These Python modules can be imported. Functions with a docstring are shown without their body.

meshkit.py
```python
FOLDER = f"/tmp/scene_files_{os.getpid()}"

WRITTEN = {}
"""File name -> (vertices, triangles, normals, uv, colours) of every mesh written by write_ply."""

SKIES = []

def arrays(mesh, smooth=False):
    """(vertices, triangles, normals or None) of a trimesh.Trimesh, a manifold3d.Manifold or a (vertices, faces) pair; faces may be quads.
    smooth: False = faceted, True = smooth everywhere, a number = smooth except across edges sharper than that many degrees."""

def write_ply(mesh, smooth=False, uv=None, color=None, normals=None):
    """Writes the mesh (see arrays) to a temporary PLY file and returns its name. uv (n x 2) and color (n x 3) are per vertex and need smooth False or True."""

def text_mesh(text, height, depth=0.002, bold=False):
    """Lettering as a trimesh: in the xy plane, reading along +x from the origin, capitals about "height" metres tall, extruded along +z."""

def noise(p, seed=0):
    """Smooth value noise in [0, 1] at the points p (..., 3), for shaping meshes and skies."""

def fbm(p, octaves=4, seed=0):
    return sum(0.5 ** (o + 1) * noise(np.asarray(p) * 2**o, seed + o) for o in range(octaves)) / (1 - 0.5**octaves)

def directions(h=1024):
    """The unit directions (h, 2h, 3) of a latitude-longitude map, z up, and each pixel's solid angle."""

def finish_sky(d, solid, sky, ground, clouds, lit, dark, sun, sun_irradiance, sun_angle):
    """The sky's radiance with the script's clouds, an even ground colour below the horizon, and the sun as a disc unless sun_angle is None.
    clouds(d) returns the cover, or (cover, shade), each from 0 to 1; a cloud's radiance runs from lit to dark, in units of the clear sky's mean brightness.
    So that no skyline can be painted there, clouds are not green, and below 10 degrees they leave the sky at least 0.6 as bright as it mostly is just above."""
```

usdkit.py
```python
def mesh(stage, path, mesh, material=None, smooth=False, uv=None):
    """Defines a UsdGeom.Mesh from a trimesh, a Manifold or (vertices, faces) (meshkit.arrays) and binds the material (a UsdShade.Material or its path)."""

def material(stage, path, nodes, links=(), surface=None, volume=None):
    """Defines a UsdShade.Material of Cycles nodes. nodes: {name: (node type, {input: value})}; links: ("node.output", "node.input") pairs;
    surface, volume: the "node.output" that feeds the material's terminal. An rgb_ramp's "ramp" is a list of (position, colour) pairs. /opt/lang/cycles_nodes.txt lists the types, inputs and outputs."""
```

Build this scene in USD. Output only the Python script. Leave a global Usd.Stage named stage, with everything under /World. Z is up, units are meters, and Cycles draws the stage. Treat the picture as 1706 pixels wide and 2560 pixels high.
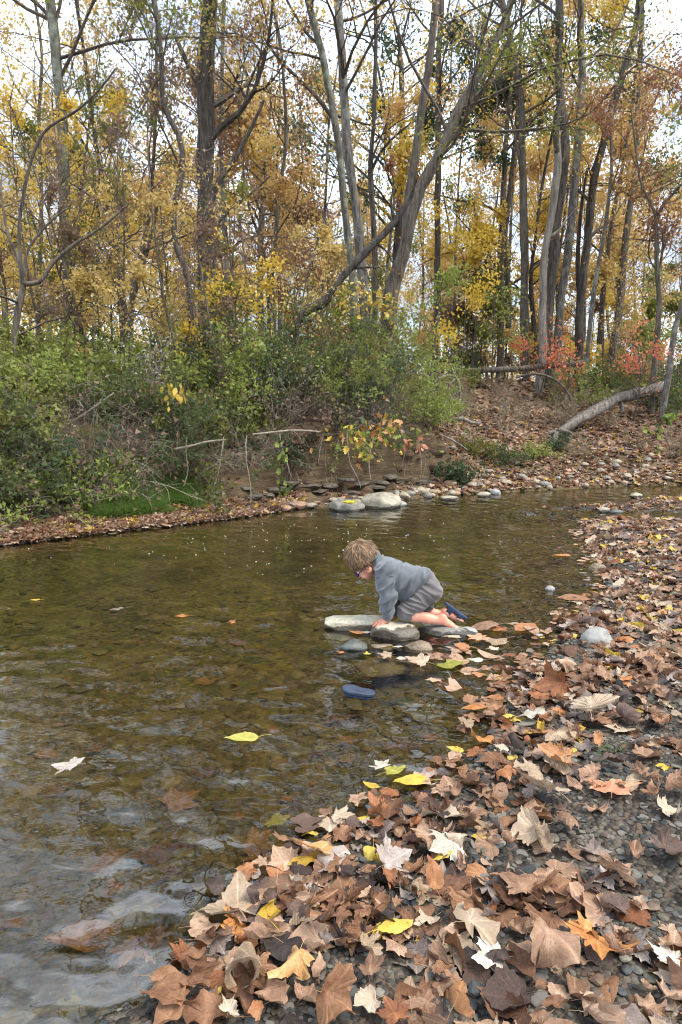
import math
import numpy as np
import trimesh
import shapely
import meshkit
import usdkit
from pxr import Usd, UsdGeom, UsdLux, UsdShade, Sdf, Gf, Vt

stage = Usd.Stage.CreateInMemory()
UsdGeom.SetStageUpAxis(stage, "Z")
UsdGeom.SetStageMetersPerUnit(stage, 1.0)
UsdGeom.Xform.Define(stage, "/World")
UsdGeom.Scope.Define(stage, "/World/Looks")

# ------------------------------------------------------------------ camera, sky, sun
CAM_H, PITCH, FOC = 1.4, math.radians(9.3), 1711.0        # camera height above the water, tilt down, focal length in photo pixels
cam = UsdGeom.Camera.Define(stage, "/World/camera")
cam.AddTranslateOp().Set(Gf.Vec3d(0, 0, CAM_H))
cam.AddRotateXOp().Set(90 - math.degrees(PITCH))
cam.CreateHorizontalApertureAttr(36.0)
cam.CreateVerticalApertureAttr(36.0 * 1024 / 682)
cam.CreateFocalLengthAttr(36.0 * FOC / 1706)
cam.CreateClippingRangeAttr((0.05, 5000.0))
cam.CreateExposureAttr(0.52)

SUN_AZ, SUN_EL = math.radians(118), math.radians(58)      # azimuth from +y towards +x, of the direction towards the sun
dome = UsdLux.DomeLight.Define(stage, "/World/sky")
dome.GetPrim().SetCustomDataByKey("kind", "structure")
sky_mat = usdkit.material(stage, "/World/Looks/sky_air", {
    "s": ("sky_texture", {"sky_type": "single_scattering", "sun_disc": False, "sun_elevation": SUN_EL, "sun_rotation": SUN_AZ,
                          "altitude": 200.0, "air_density": 1.0, "aerosol_density": 1.6}),
    "tc": ("texture_coordinate", {}),
    "mp": ("mapping", {"scale": (1.0, 1.0, 2.2)}),
    "n": ("noise_texture", {"scale": 2.6, "detail": 6.0, "roughness": 0.55}),
    "r": ("rgb_ramp", {"ramp": [(0.36, (0.15, 0.15, 0.15)), (0.66, (1, 1, 1))]}),
    "sp": ("separate_xyz", {}), "ov": ("math", {"math_type": "multiply_add", "value2": 0.667, "value3": 0.333, "use_clamp": False}),   # an overcast sky: three times as bright overhead as at the horizon
    "lo": ("math", {"math_type": "maximum", "value2": 0.0}), "cc": ("mix", {"mix_type": "multiply", "fac": 1.0, "color1": (29.0, 33.0, 38.5)}),
    "m": ("mix", {}),
    "b": ("background_shader", {"strength": 0.09}),
}, [("tc.generated", "mp.vector"), ("mp.vector", "n.vector"), ("n.fac", "r.fac"), ("r.color", "m.fac"), ("tc.generated", "sp.vector"), ("sp.z", "lo.value1"), ("lo.value", "ov.value1"), ("ov.value", "cc.color2"), ("cc.color", "m.color2"), ("s.color", "m.color1"), ("m.color", "b.color")], surface="b.background")
UsdShade.MaterialBindingAPI.Apply(dome.GetPrim()).Bind(sky_mat)

sun = UsdLux.DistantLight.Define(stage, "/World/sun")
sun.CreateIntensityAttr(1.1)
sun.CreateAngleAttr(24.0)
sun.CreateColorAttr(Gf.Vec3f(1.0, 0.95, 0.87))
sun.CreateNormalizeAttr(True)
sun.AddRotateZOp().Set(-math.degrees(SUN_AZ))
sun.AddRotateXOp().Set(-(90 - math.degrees(SUN_EL)))       # -z then points away from the sun's side

# ------------------------------------------------------------------ helpers
names = {}


def fresh(name, parent="/World"):
    k = (str(parent), name)
    n = names.get(k, 0)
    names[k] = n + 1
    return f"{parent}/{name}" if n == 0 else f"{parent}/{name}_{n:03d}"


def tag(prim, label=None, cat=None, group=None, kind=None):
    for k, v in (("label", label), ("category", cat), ("group", group), ("kind", kind)):
        if v:
            prim.SetCustomDataByKey(k, v)
    return prim


def thing(name, label, cat, loc=(0, 0, 0), group=None, kind=None):
    x = UsdGeom.Xform.Define(stage, fresh(name))
    x.AddTranslateOp().Set(Gf.Vec3d(*map(float, loc)))
    return tag(x.GetPrim(), label, cat, group, kind)


def part(name, mesh, mat, parent=None, smooth=False, uv=None, label=None):
    """One Mesh prim. Under a thing, the mesh (given in world coordinates) is moved into the thing's frame."""
    path = str(parent.GetPath()) if parent is not None else "/World"
    v, f = (mesh.vertices, mesh.faces) if isinstance(mesh, trimesh.Trimesh) else mesh
    v = np.asarray(v, float)
    p = parent
    while p is not None and str(p.GetPath()) != "/World":
        for op in UsdGeom.Xformable(p).GetOrderedXformOps():
            v = v - np.array(op.Get())
        p = p.GetParent()
    m = usdkit.mesh(stage, fresh(name, path), (v, f), mat, smooth, uv)
    m.CreateDoubleSidedAttr(True)
    if label:
        m.GetPrim().SetCustomDataByKey("label", label)
    return m.GetPrim()


def solo(name, mesh, mat, label, cat, loc, group=None, kind=None, smooth=False, uv=None, vein=None):
    """A thing that is one mesh: the prim sits at loc and the mesh is in its own frame there."""
    m = usdkit.mesh(stage, fresh(name), mesh, mat, smooth, uv)
    m.CreateDoubleSidedAttr(True)
    m.AddTranslateOp().Set(Gf.Vec3d(*map(float, loc)))
    veined(m, vein)
    return tag(m.GetPrim(), label, cat, group, kind)


def veined(m, vein):
    if vein is not None:
        UsdGeom.PrimvarsAPI(m).CreatePrimvar("vein", Sdf.ValueTypeNames.FloatArray, "vertex").Set(Vt.FloatArray.FromNumpy(np.asarray(vein, np.float32)))


def cat(parts):
    """Joins (v, f) pairs."""
    n, V, F = 0, [], []
    for v, f in parts:
        v, f = np.asarray(v), np.asarray(f)
        if len(f) and f.shape[1] == 4:
            f = np.vstack([f[:, [0, 1, 2]], f[:, [0, 2, 3]]])
        V.append(v), F.append(f + n)
        n += len(v)
    return np.vstack(V), np.vstack(F)


def ray(px, py):
    x, v = (px - 853) / FOC, (py - 1280) / FOC
    return np.array([x, math.cos(PITCH) - v * math.sin(PITCH), -math.sin(PITCH) - v * math.cos(PITCH)])


def on_z(px, py, z=0.0):
    d = ray(px, py)
    return np.array([0, 0, CAM_H]) + d * (z - CAM_H) / d[2]


def at_y(px, py, y):
    d = ray(px, py)
    return np.array([0, 0, CAM_H]) + d * y / d[1]


def depth_of(p):
    return p[1] * math.cos(PITCH) + (CAM_H - p[2]) * math.sin(PITCH)


def sstep(a, b, x):
    t = np.clip((x - a) / (b - a), 0, 1)
    return t * t * (3 - 2 * t)


def unit(v):
    return v / np.maximum(np.linalg.norm(v, axis=-1, keepdims=True), 1e-9)


def instancer(name, protos, pos, quat, scale, idx, label=None, cat_=None):
    """Stuff: one PointInstancer; protos: list of (mesh, material, smooth)."""
    path = fresh(name)
    pi = UsdGeom.PointInstancer.Define(stage, path)
    rel = pi.CreatePrototypesRel()
    for k, (m, mat, sm, *vein) in enumerate(protos):
        q = usdkit.mesh(stage, f"{path}/shape_{k:03d}", m, mat, sm)
        q.CreateDoubleSidedAttr(True)
        veined(q, vein[0] if vein else None)
        rel.AddTarget(q.GetPath())
    pi.CreateProtoIndicesAttr(Vt.IntArray.FromNumpy(np.asarray(idx, np.int32)))
    pi.CreatePositionsAttr(Vt.Vec3fArray.FromNumpy(np.asarray(pos, np.float32)))
    q = np.asarray(quat, float)                             # (n, 4) w x y z
    pi.CreateOrientationsAttr(Vt.QuathArray([Gf.Quath(*map(float, r)) for r in q]))
    s = np.asarray(scale, np.float32)
    pi.CreateScalesAttr(Vt.Vec3fArray.FromNumpy(s if s.ndim == 2 else np.repeat(s[:, None], 3, 1)))
    return tag(pi.GetPrim(), label, cat_, kind="stuff")


def quat_of(rng, n, tilt):
    """Quaternions: a turn about z, then a tilt of normal spread about a random level axis."""
    a, b, t = rng.uniform(0, 2 * np.pi, n), rng.uniform(0, 2 * np.pi, n), rng.normal(0, tilt, n)
    qz = np.stack([np.cos(a / 2), 0 * a, 0 * a, np.sin(a / 2)], 1)
    qt = np.stack([np.cos(t / 2), np.sin(t / 2) * np.cos(b), np.sin(t / 2) * np.sin(b), 0 * t], 1)
    w1, x1, y1, z1 = qt.T
    w2, x2, y2, z2 = qz.T
    return np.stack([w1 * w2 - x1 * x2 - y1 * y2 - z1 * z2, w1 * x2 + x1 * w2 + y1 * z2 - z1 * y2, w1 * y2 - x1 * z2 + y1 * w2 + z1 * x2, w1 * z2 + x1 * y2 - y1 * x2 + z1 * w2], 1)


def rot_of(rng, tilt, az=None):
    q = quat_of(rng, 1, 0)[0] if az is None else np.array([math.cos(az / 2), 0, 0, math.sin(az / 2)])
    R = trimesh.transformations.quaternion_matrix(q)[:3, :3]
    b, t = rng.uniform(0, 2 * np.pi), tilt
    T = trimesh.transformations.rotation_matrix(t, [math.cos(b), math.sin(b), 0])[:3, :3]
    return T @ R


def tubes(P, R, sides=5, closed=True):
    """P (n, k, 3) centre lines, R (n, k) radii: n tubes with k rings each, as one (v, f)."""
    P, R = np.asarray(P, float), np.asarray(R, float)
    n, k, _ = P.shape
    T = np.empty_like(P)
    T[:, 1:-1] = P[:, 2:] - P[:, :-2]
    T[:, 0], T[:, -1] = P[:, 1] - P[:, 0], P[:, -1] - P[:, -2]
    T = unit(T)
    main = unit(P[:, -1] - P[:, 0])
    ref = np.where(np.abs(main[:, 2:3]) > 0.8, np.array([[1.0, 0, 0]]), np.array([[0, 0, 1.0]]))[:, None, :]
    U = unit(np.cross(T, np.broadcast_to(ref, T.shape)))
    W = np.cross(T, U)
    a = np.arange(sides) / sides * 2 * np.pi
    ring = P[:, :, None] + R[:, :, None, None] * (np.cos(a)[:, None] * U[:, :, None] + np.sin(a)[:, None] * W[:, :, None])
    v = ring.reshape(-1, 3)
    i = np.arange(n)[:, None, None] * k * sides + np.arange(k - 1)[None, :, None] * sides
    j = np.arange(sides)[None, None, :]
    jn = (j + 1) % sides
    q = np.stack([i + j, i + jn, i + sides + jn, i + sides + j], -1).reshape(-1, 4)
    f = np.vstack([q[:, [0, 1, 2]], q[:, [0, 2, 3]]])
    if closed:
        ends = np.concatenate([P[:, 0], P[:, -1]])
        base = len(v)
        v = np.vstack([v, ends])
        r0 = np.arange(n)[:, None] * k * sides
        c0 = base + np.arange(n)[:, None]
        jj, jjn = np.arange(sides)[None], (np.arange(sides)[None] + 1) % sides
        f0 = np.stack([np.broadcast_to(c0, (n, sides)), r0 + jjn, r0 + jj], -1).reshape(-1, 3)
        r1 = r0 + (k - 1) * sides
        f1 = np.stack([np.broadcast_to(c0 + n, (n, sides)), r1 + jj, r1 + jjn], -1).reshape(-1, 3)
        f = np.vstack([f, f0, f1])
    return v, f


def spline(pts, n):
    """Catmull-Rom through pts, n samples evenly by chord."""
    p = np.asarray(pts, float)
    from scipy.interpolate import PchipInterpolator
    t = np.concatenate([[0], np.cumsum(np.linalg.norm(np.diff(p, axis=0), axis=1))])
    return PchipInterpolator(t, p, axis=0)(np.linspace(0, t[-1], n))


def bark_tube(pts, radii, sides=12, rough=0.06, seed=0):
    """A trunk with uneven girth and flutes; pts (k, 3), radii (k)."""
    v, f = tubes(np.asarray(pts)[None], np.asarray(radii)[None], sides)
    k = len(pts)
    ring = v[: k * sides].reshape(k, sides, 3)
    c = np.asarray(pts)[:, None]
    q = ring * np.array([6.0, 6.0, 1.3])
    d = 1 + rough * 3.0 * (meshkit.fbm(q, 3, seed) - 0.5) + rough * 2.2 * (meshkit.noise(ring * [16, 16, 3.0], seed + 3) - 0.5) + rough * 0.5 * np.sin(np.arange(sides) * 2.0 * np.pi * 5 / sides)[None] * 1.0
    v[: k * sides] = (c + (ring - c) * d[..., None]).reshape(-1, 3)
    return v, f


def leaf_bits(pos, size, rng, droop=0.3):
    """Leaves too far off to show more than a point and two edges: one triangle each."""
    n = len(pos)
    ax = unit(rng.normal(size=(n, 3)) + np.array([0, 0, -droop]))
    side = unit(np.cross(ax, rng.normal(size=(n, 3)))) * (size * rng.uniform(0.3, 0.5, n))[:, None]
    L = ax * size[:, None]
    v = np.stack([pos - side, pos + L * rng.uniform(0.7, 1.1, n)[:, None], pos + side], 1).reshape(-1, 3)
    return v, np.arange(3 * n).reshape(-1, 3)


def leaf_cards(pos, size, rng, droop=0.3, aspect=0.55, fold=0.25):
    """Leaf-sized folded diamonds at pos (n, 3); size (n)."""
    n = len(pos)
    ax = unit(rng.normal(size=(n, 3)) + np.array([0, 0, -droop]))
    side = unit(np.cross(ax, rng.normal(size=(n, 3))))
    nor = np.cross(ax, side)
    L, Wd = size[:, None], (size * aspect)[:, None]
    m = pos + ax * L * 0.45
    v = np.stack([pos, m + side * Wd * 0.5 + nor * Wd * fold, pos + ax * L, m - side * Wd * 0.5 + nor * Wd * fold], 1).reshape(-1, 3)
    i = np.arange(n)[:, None] * 4
    return v, np.vstack([i + [0, 1, 2], i + [0, 2, 3]])


def surface_nets(F, org, h):
    """Mesh of the zero level of the grid F (inside negative)."""
    s = F < 0
    nx, ny, nz = F.shape
    cnt = np.zeros((nx - 1, ny - 1, nz - 1), np.float32)
    acc = np.zeros((nx - 1, ny - 1, nz - 1, 3), np.float32)
    sl = lambda o, n: slice(o, n - 1 + o)
    for axis in range(3):
        for a in (0, 1):
            for b in (0, 1):
                o0 = [0, 0, 0]
                oth = [k for k in range(3) if k != axis]
                o0[oth[0]], o0[oth[1]] = a, b
                o1 = list(o0)
                o1[axis] = 1
                f0 = F[sl(o0[0], nx), sl(o0[1], ny), sl(o0[2], nz)]
                f1 = F[sl(o1[0], nx), sl(o1[1], ny), sl(o1[2], nz)]
                x = (f0 < 0) != (f1 < 0)
                t = np.where(x, f0 / np.where(f0 == f1, 1, f0 - f1), 0)
                cnt += x
                for k in range(3):
                    acc[..., k] += x * (t if k == axis else o0[k])
    idx = np.full(cnt.shape, -1, np.int64)
    on = cnt > 0
    idx[on] = np.arange(on.sum())
    v = (np.argwhere(on) + acc[on] / cnt[on][:, None]) * h + org
    faces = []
    for axis in range(3):
        f0 = [slice(1, -1)] * 3
        f1 = [slice(1, -1)] * 3
        f0[axis], f1[axis] = slice(0, -1), slice(1, None)
        a, b = s[tuple(f0)], s[tuple(f1)]
        for flip, hit in ((False, a & ~b), (True, ~a & b)):
            c = np.argwhere(hit)
            if not len(c):
                continue
            off = np.ones(3, int)
            off[axis] = 0
            c = c + off
            u, w = [k for k in range(3) if k != axis]
            if axis == 1:
                u, w = w, u
            eu, ew = np.eye(3, dtype=int)[u], np.eye(3, dtype=int)[w]
            q = [idx[tuple((c - x).T)] for x in (eu * 0, eu, eu + ew, ew)]
            q = np.stack(q, 1)
            faces.append(q[:, ::-1] if flip else q)
    q = np.vstack(faces)
    return v, np.vstack([q[:, [0, 1, 2]], q[:, [0, 2, 3]]])


class Field:
    """A signed distance grid to which shapes are blended in their own boxes."""

    def __init__(self, lo, hi, h):
        self.h, self.lo = h, np.asarray(lo, float)
        self.n = np.ceil((np.asarray(hi) - self.lo) / h).astype(int) + 1
        self.F = np.full(self.n, 0.08, np.float32)
        self.ax = [self.lo[k] + np.arange(self.n[k]) * h for k in range(3)]

    def box(self, lo, hi):
        a = np.clip(np.floor((np.asarray(lo) - self.lo) / self.h).astype(int), 0, self.n)
        b = np.clip(np.ceil((np.asarray(hi) - self.lo) / self.h).astype(int) + 1, 0, self.n)
        s = tuple(slice(x, y) for x, y in zip(a, b))
        X = np.stack(np.meshgrid(*[self.ax[k][s[k]] for k in range(3)], indexing="ij"), -1)
        return s, X

    def blend(self, s, d, k, op="add"):
        A = self.F[s]
        if op == "cut":
            d, A2 = d, A
            hh = np.clip(0.5 - 0.5 * (A2 + d) / max(k, 1e-6), 0, 1)
            self.F[s] = A2 * (1 - hh) + (-d) * hh + k * hh * (1 - hh)
            return
        hh = np.clip(0.5 + 0.5 * (d - A) / max(k, 1e-6), 0, 1)
        self.F[s] = d * (1 - hh) + A * hh - k * hh * (1 - hh)

    def cone(self, a, b, ra, rb, k=0.015, op="add"):
        a, b = np.asarray(a, float), np.asarray(b, float)
        m = max(ra, rb) + k + 0.02
        s, X = self.box(np.minimum(a, b) - m, np.maximum(a, b) + m)
        ba = b - a
        t = np.clip(((X - a) @ ba) / max(ba @ ba, 1e-12), 0, 1)
        d = np.linalg.norm(X - a - t[..., None] * ba, axis=-1) - (ra + (rb - ra) * t)
        self.blend(s, d, k, op)

    def ell(self, c, r, axes=None, k=0.015, op="add"):
        """axes: rows are the ellipsoid's unit axes for the radii r."""
        c, r = np.asarray(c, float), np.asarray(r, float)
        A = np.eye(3) if axes is None else np.asarray(axes, float)
        m = r.max() + k + 0.02
        s, X = self.box(c - m, c + m)
        q = (X - c) @ A.T
        k0 = np.linalg.norm(q / r, axis=-1)
        k1 = np.linalg.norm(q / r**2, axis=-1)
        d = k0 * (k0 - 1) / np.maximum(k1, 1e-9)
        self.blend(s, d, k, op)

    def points(self):
        return np.stack(np.meshgrid(*self.ax, indexing="ij"), -1)

    def mesh(self):
        return surface_nets(self.F, self.lo, self.h)


def look(name, stops, scale=8.0, rough=0.8, bump=0.0, bump_scale=None, detail=4.0, spec=0.3, random=None, coat=0.0, stretch=None, mixc=None):
    """A noise-coloured principled material in object space. random: ramp stops driven by each object's own number, multiplied in."""
    nodes = {
        "tc": ("texture_coordinate", {}),
        "mp": ("mapping", {"scale": stretch or (1, 1, 1)}),
        "n": ("noise_texture", {"scale": scale, "detail": detail, "roughness": 0.6}),
        "r": ("rgb_ramp", {"ramp": stops}),
        "p": ("principled_bsdf", {"roughness": rough, "specular_ior_level": spec, "coat_weight": coat}),
    }
    links = [("tc.object", "mp.vector"), ("mp.vector", "n.vector"), ("n.fac", "r.fac")]
    out = "r.color"
    if random:
        nodes["oi"] = ("object_info", {})
        nodes["rr"] = ("rgb_ramp", {"ramp": random})
        nodes["mx"] = ("mix", {"mix_type": "multiply", "fac": 1.0})
        links += [("oi.random", "rr.fac"), (out, "mx.color1"), ("rr.color", "mx.color2")]
        out = "mx.color"
    links.append((out, "p.base_color"))
    if bump:
        nodes["bn"] = ("noise_texture", {"scale": bump_scale or scale * 4, "detail": 5.0, "roughness": 0.65})
        nodes["b"] = ("bump", {"strength": bump, "distance": 0.01})
        links += [("mp.vector", "bn.vector"), ("bn.fac", "b.height"), ("b.normal", "p.normal")]
    return usdkit.material(stage, f"/World/Looks/{name}", nodes, links, surface="p.BSDF")


def leaf_look(name, stops, trans=0.45, rough=0.5, by="island", mottled=0.0, spec=0.3):
    """Foliage: colour from a ramp by each leaf's own number, part of the light passing through."""
    nodes = {
        "g": ("geometry", {}), "oi": ("object_info", {}),
        "r": ("rgb_ramp", {"ramp": stops}),
        "p": ("principled_bsdf", {"roughness": rough, "specular_ior_level": spec}),
        "t": ("translucent_bsdf", {}),
        "m": ("mix_closure", {"fac": trans}),
    }
    links = [("g.random_per_island" if by == "island" else "oi.random", "r.fac")]
    out = "r.color"
    if mottled:
        nodes["tc"] = ("texture_coordinate", {})
        nodes["n"] = ("noise_texture", {"scale": 22.0, "detail": 5.0, "roughness": 0.65})
        nodes["nr"] = ("rgb_ramp", {"ramp": [(0.3, (1 - mottled,) * 3), (0.7, (1 + 0.6 * mottled,) * 3)]})
        nodes["mx"] = ("mix", {"mix_type": "multiply", "fac": 1.0})
        links += [("tc.object", "n.vector"), ("n.fac", "nr.fac"), (out, "mx.color1"), ("nr.color", "mx.color2")]
        out = "mx.color"
        nodes["b"] = ("bump", {"strength": 0.5, "distance": 0.004})
        links += [("n.fac", "b.height"), ("b.normal", "p.normal")]
    links += [(out, "p.base_color"), (out, "t.color"), ("p.BSDF", "m.closure1"), ("t.BSDF", "m.closure2")]
    return usdkit.material(stage, f"/World/Looks/{name}", nodes, links, surface="m.closure")


# ------------------------------------------------------------------ telling alike things apart by what one can find near them
LM_WOOD = [(20, 600, "the left border tree"), (160, 560, "the lichen mottled trunk"), (290, 640, "the dark forked tree"), (350, 640, "the twin stemmed dark tree"), (455, 560, "the sinuous dark tree"), (520, 520, "the thickest trunk"), (565, 600, "the slender straight tree"),
           (700, 560, "the rust leaved thin tree"), (800, 755, "the leaning dead trunk"), (885, 500, "the tall grey brown trunk"), (1000, 640, "the Y shaped tree"), (1095, 560, "the slender dark trunk"), (1258, 600, "the twin stemmed yellow tree"), (1312, 560, "the straight brown trunk"), (1362, 640, "the white dead trunk"),
           (1435, 500, "the sloping grey trunk"), (1470, 600, "the dark mottled trunk"), (1550, 700, "the slim dark pair"), (1644, 650, "the crooked tree")]
LM_BANK = [(415, 1080, "the cascading green bramble"), (120, 1120, "the yellow tipped bramble"), (380, 1240, "the bright grass"), (450, 985, "the large yellow leaves"), (365, 880, "the white seed tufts"), (885, 990, "the reed clump"), (880, 1100, "the oak sprig"), (920, 770, "the yellow sumac"), (690, 1160, "the hanging vine"),
           (866, 1265, "the lichened boulder"), (954, 1255, "the large pale boulder"), (1146, 970, "the hooked dead twig"), (1170, 1052, "the short bleached branch"), (1150, 1170, "the leafy green plant"), (1395, 1150, "the round bluish plant"), (1506, 1018, "the fallen log"), (1410, 830, "the coral red sapling"), (1590, 860, "the coral orange sapling"),
           (1655, 1060, "the pale green sapling"), (1124, 1243, "the flat pale stone"), (1211, 1230, "the whitish round stone"), (1270, 1110, "the low green weeds"), (200, 1042, "the slanting pole"), (500, 1108, "the pale bank branch"), (720, 1078, "the long pale branch"), (1040, 1090, "the red leaved sprig"), (1320, 922, "the level log"), (60, 960, "the bush at the left border")]
LM_BAR = [(585, 2262, "the largest pale leaf"), (800, 2130, "the big orange leaf"), (938, 2035, "the upright red leaf"), (1110, 2125, "the half black leaf"), (990, 2160, "the greyish mauve leaf"), (990, 2318, "the long yellow leaf"), (1490, 2375, "the orange toothed leaf"), (1345, 1962, "the broad buff leaf"), (1535, 1965, "the coral pink leaf"),
          (1385, 1900, "the glossy red leaf"), (625, 2430, "the pale bottom leaf"), (1225, 2405, "the whitish green leaf"), (1175, 2290, "the large brown leaf"), (1290, 2210, "the broad tan leaf"), (1040, 2220, "the folded pale leaf"), (1540, 2190, "the curled gravel leaf"), (480, 2385, "the russet shallows leaf"), (725, 2330, "the wet brown leaf"),
          (870, 2345, "the purplish wet leaf"), (1660, 2390, "the whitish corner leaf"), (1375, 1730, "the cupped russet leaf"), (1480, 1770, "the pale midway leaf"), (1560, 1695, "the bright orange leaf"), (1205, 1850, "the yellow orange leaf"), (1490, 1600, "the grey stone"), (1532, 1880, "the green seedling"), (1620, 1560, "the far leaf carpet")]
LM_WATER = [(897, 1725, "the floating sandal"), (612, 1848, "the lone yellow green leaf"), (168, 1914, "the lone grey leaf"), (145, 1808, "the orange sunken leaf"), (455, 2000, "the broad brown sunken leaf"), (884, 1610, "the dark grey stone"), (880, 1560, "the stone slab"), (1050, 1610, "the brown cracked stone"), (1040, 1870, "the dark red sunken leaf"), (250, 2330, "the broad sunken russet leaf"),
            (948, 1912, "the floating whitish leaf"), (1035, 1950, "the pointed yellow leaf"), (295, 1523, "the far grey leaf"), (455, 1540, "the small orange leaf"), (585, 2262, "the largest pale leaf"), (425, 2260, "the sunken tan leaf"), (700, 2060, "the sunken lime leaf"), (1130, 1590, "the toothed yellow leaf"), (1250, 1745, "the floating russet leaf"), (1490, 1600, "the grey stone")]
said = set()


def proj(p):
    d = depth_of(p)
    return 853 + FOC * p[0] / d, 1280 - FOC * (p[1] * math.sin(PITCH) + (p[2] - CAM_H) * math.cos(PITCH)) / d


def single(base, p, marks, row=None):
    """base plus where it is seen from the nearest mark that makes the label the only one of its kind."""
    x, y = proj(p)
    y = row if row is not None else y
    order = sorted(marks, key=lambda m: (m[0] - x) ** 2 + (m[1] - y) ** 2)
    full = lambda m: base + (" just " if (m[0] - x) ** 2 + (m[1] - y) ** 2 < 3600 else " ") + (("left of " if x < m[0] else "right of ") if abs(x - m[0]) >= abs(y - m[1]) else ("above " if y < m[1] else "below ")) + m[2]
    for m in order[:7]:
        if full(m) not in said:
            said.add(full(m))
            return full(m)
    return full(order[0])
# ------------------------------------------------------------------ terrain and water
FAR = np.array([(-24, -3), (-16, 1.0), (-10, 3.4), (-6, 5.2), (-3.31, 6.51), (-2.81, 6.9), (-1.71, 7.7), (-1.04, 8.25), (-0.59, 8.78), (0.04, 8.98), (0.59, 9.3), (1.14, 9.8),
                (1.77, 10.1), (2.45, 10.46), (3.45, 10.75), (4.66, 11.2), (5.7, 11.36), (9, 12.0), (14, 12.6), (24, 13.5)], float)
NEAR = np.array([(-6, -24), (-3, -15), (-1.3, -3), (-0.8, 0.3), (-0.55, 1.35), (-0.40, 1.5), (-0.2, 1.74), (-0.03, 1.97), (0.14, 2.11), (0.37, 2.23), (0.57, 2.57), (0.74, 2.96),
                 (1.10, 3.55), (1.42, 4.16), (1.98, 4.89), (2.24, 5.92), (2.52, 6.79), (2.75, 7.9), (3.2, 8.05), (4.03, 8.0), (5.5, 8.05), (9, 8.3), (14, 9.0), (24, 10.0)], float)
ISLE = np.array([(2.66, 8.87), (3.08, 8.71), (4.32, 8.55), (6, 8.75), (9, 9.1), (14, 9.8), (24, 10.8), (24, 12.4), (14, 11.2), (9, 10.8), (6.5, 10.5), (5.04, 10.0), (3.9, 9.3)], float)
water_poly = shapely.Polygon(np.vstack([FAR, NEAR[::-1]]), [ISLE])
far_line, near_line, isle_poly = shapely.LineString(FAR), shapely.LineString(NEAR), shapely.Polygon(ISLE)
shore = shapely.unary_union([far_line, near_line, isle_poly.exterior])
for g in (water_poly, far_line, near_line, isle_poly, shore):
    shapely.prepare(g)


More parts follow.
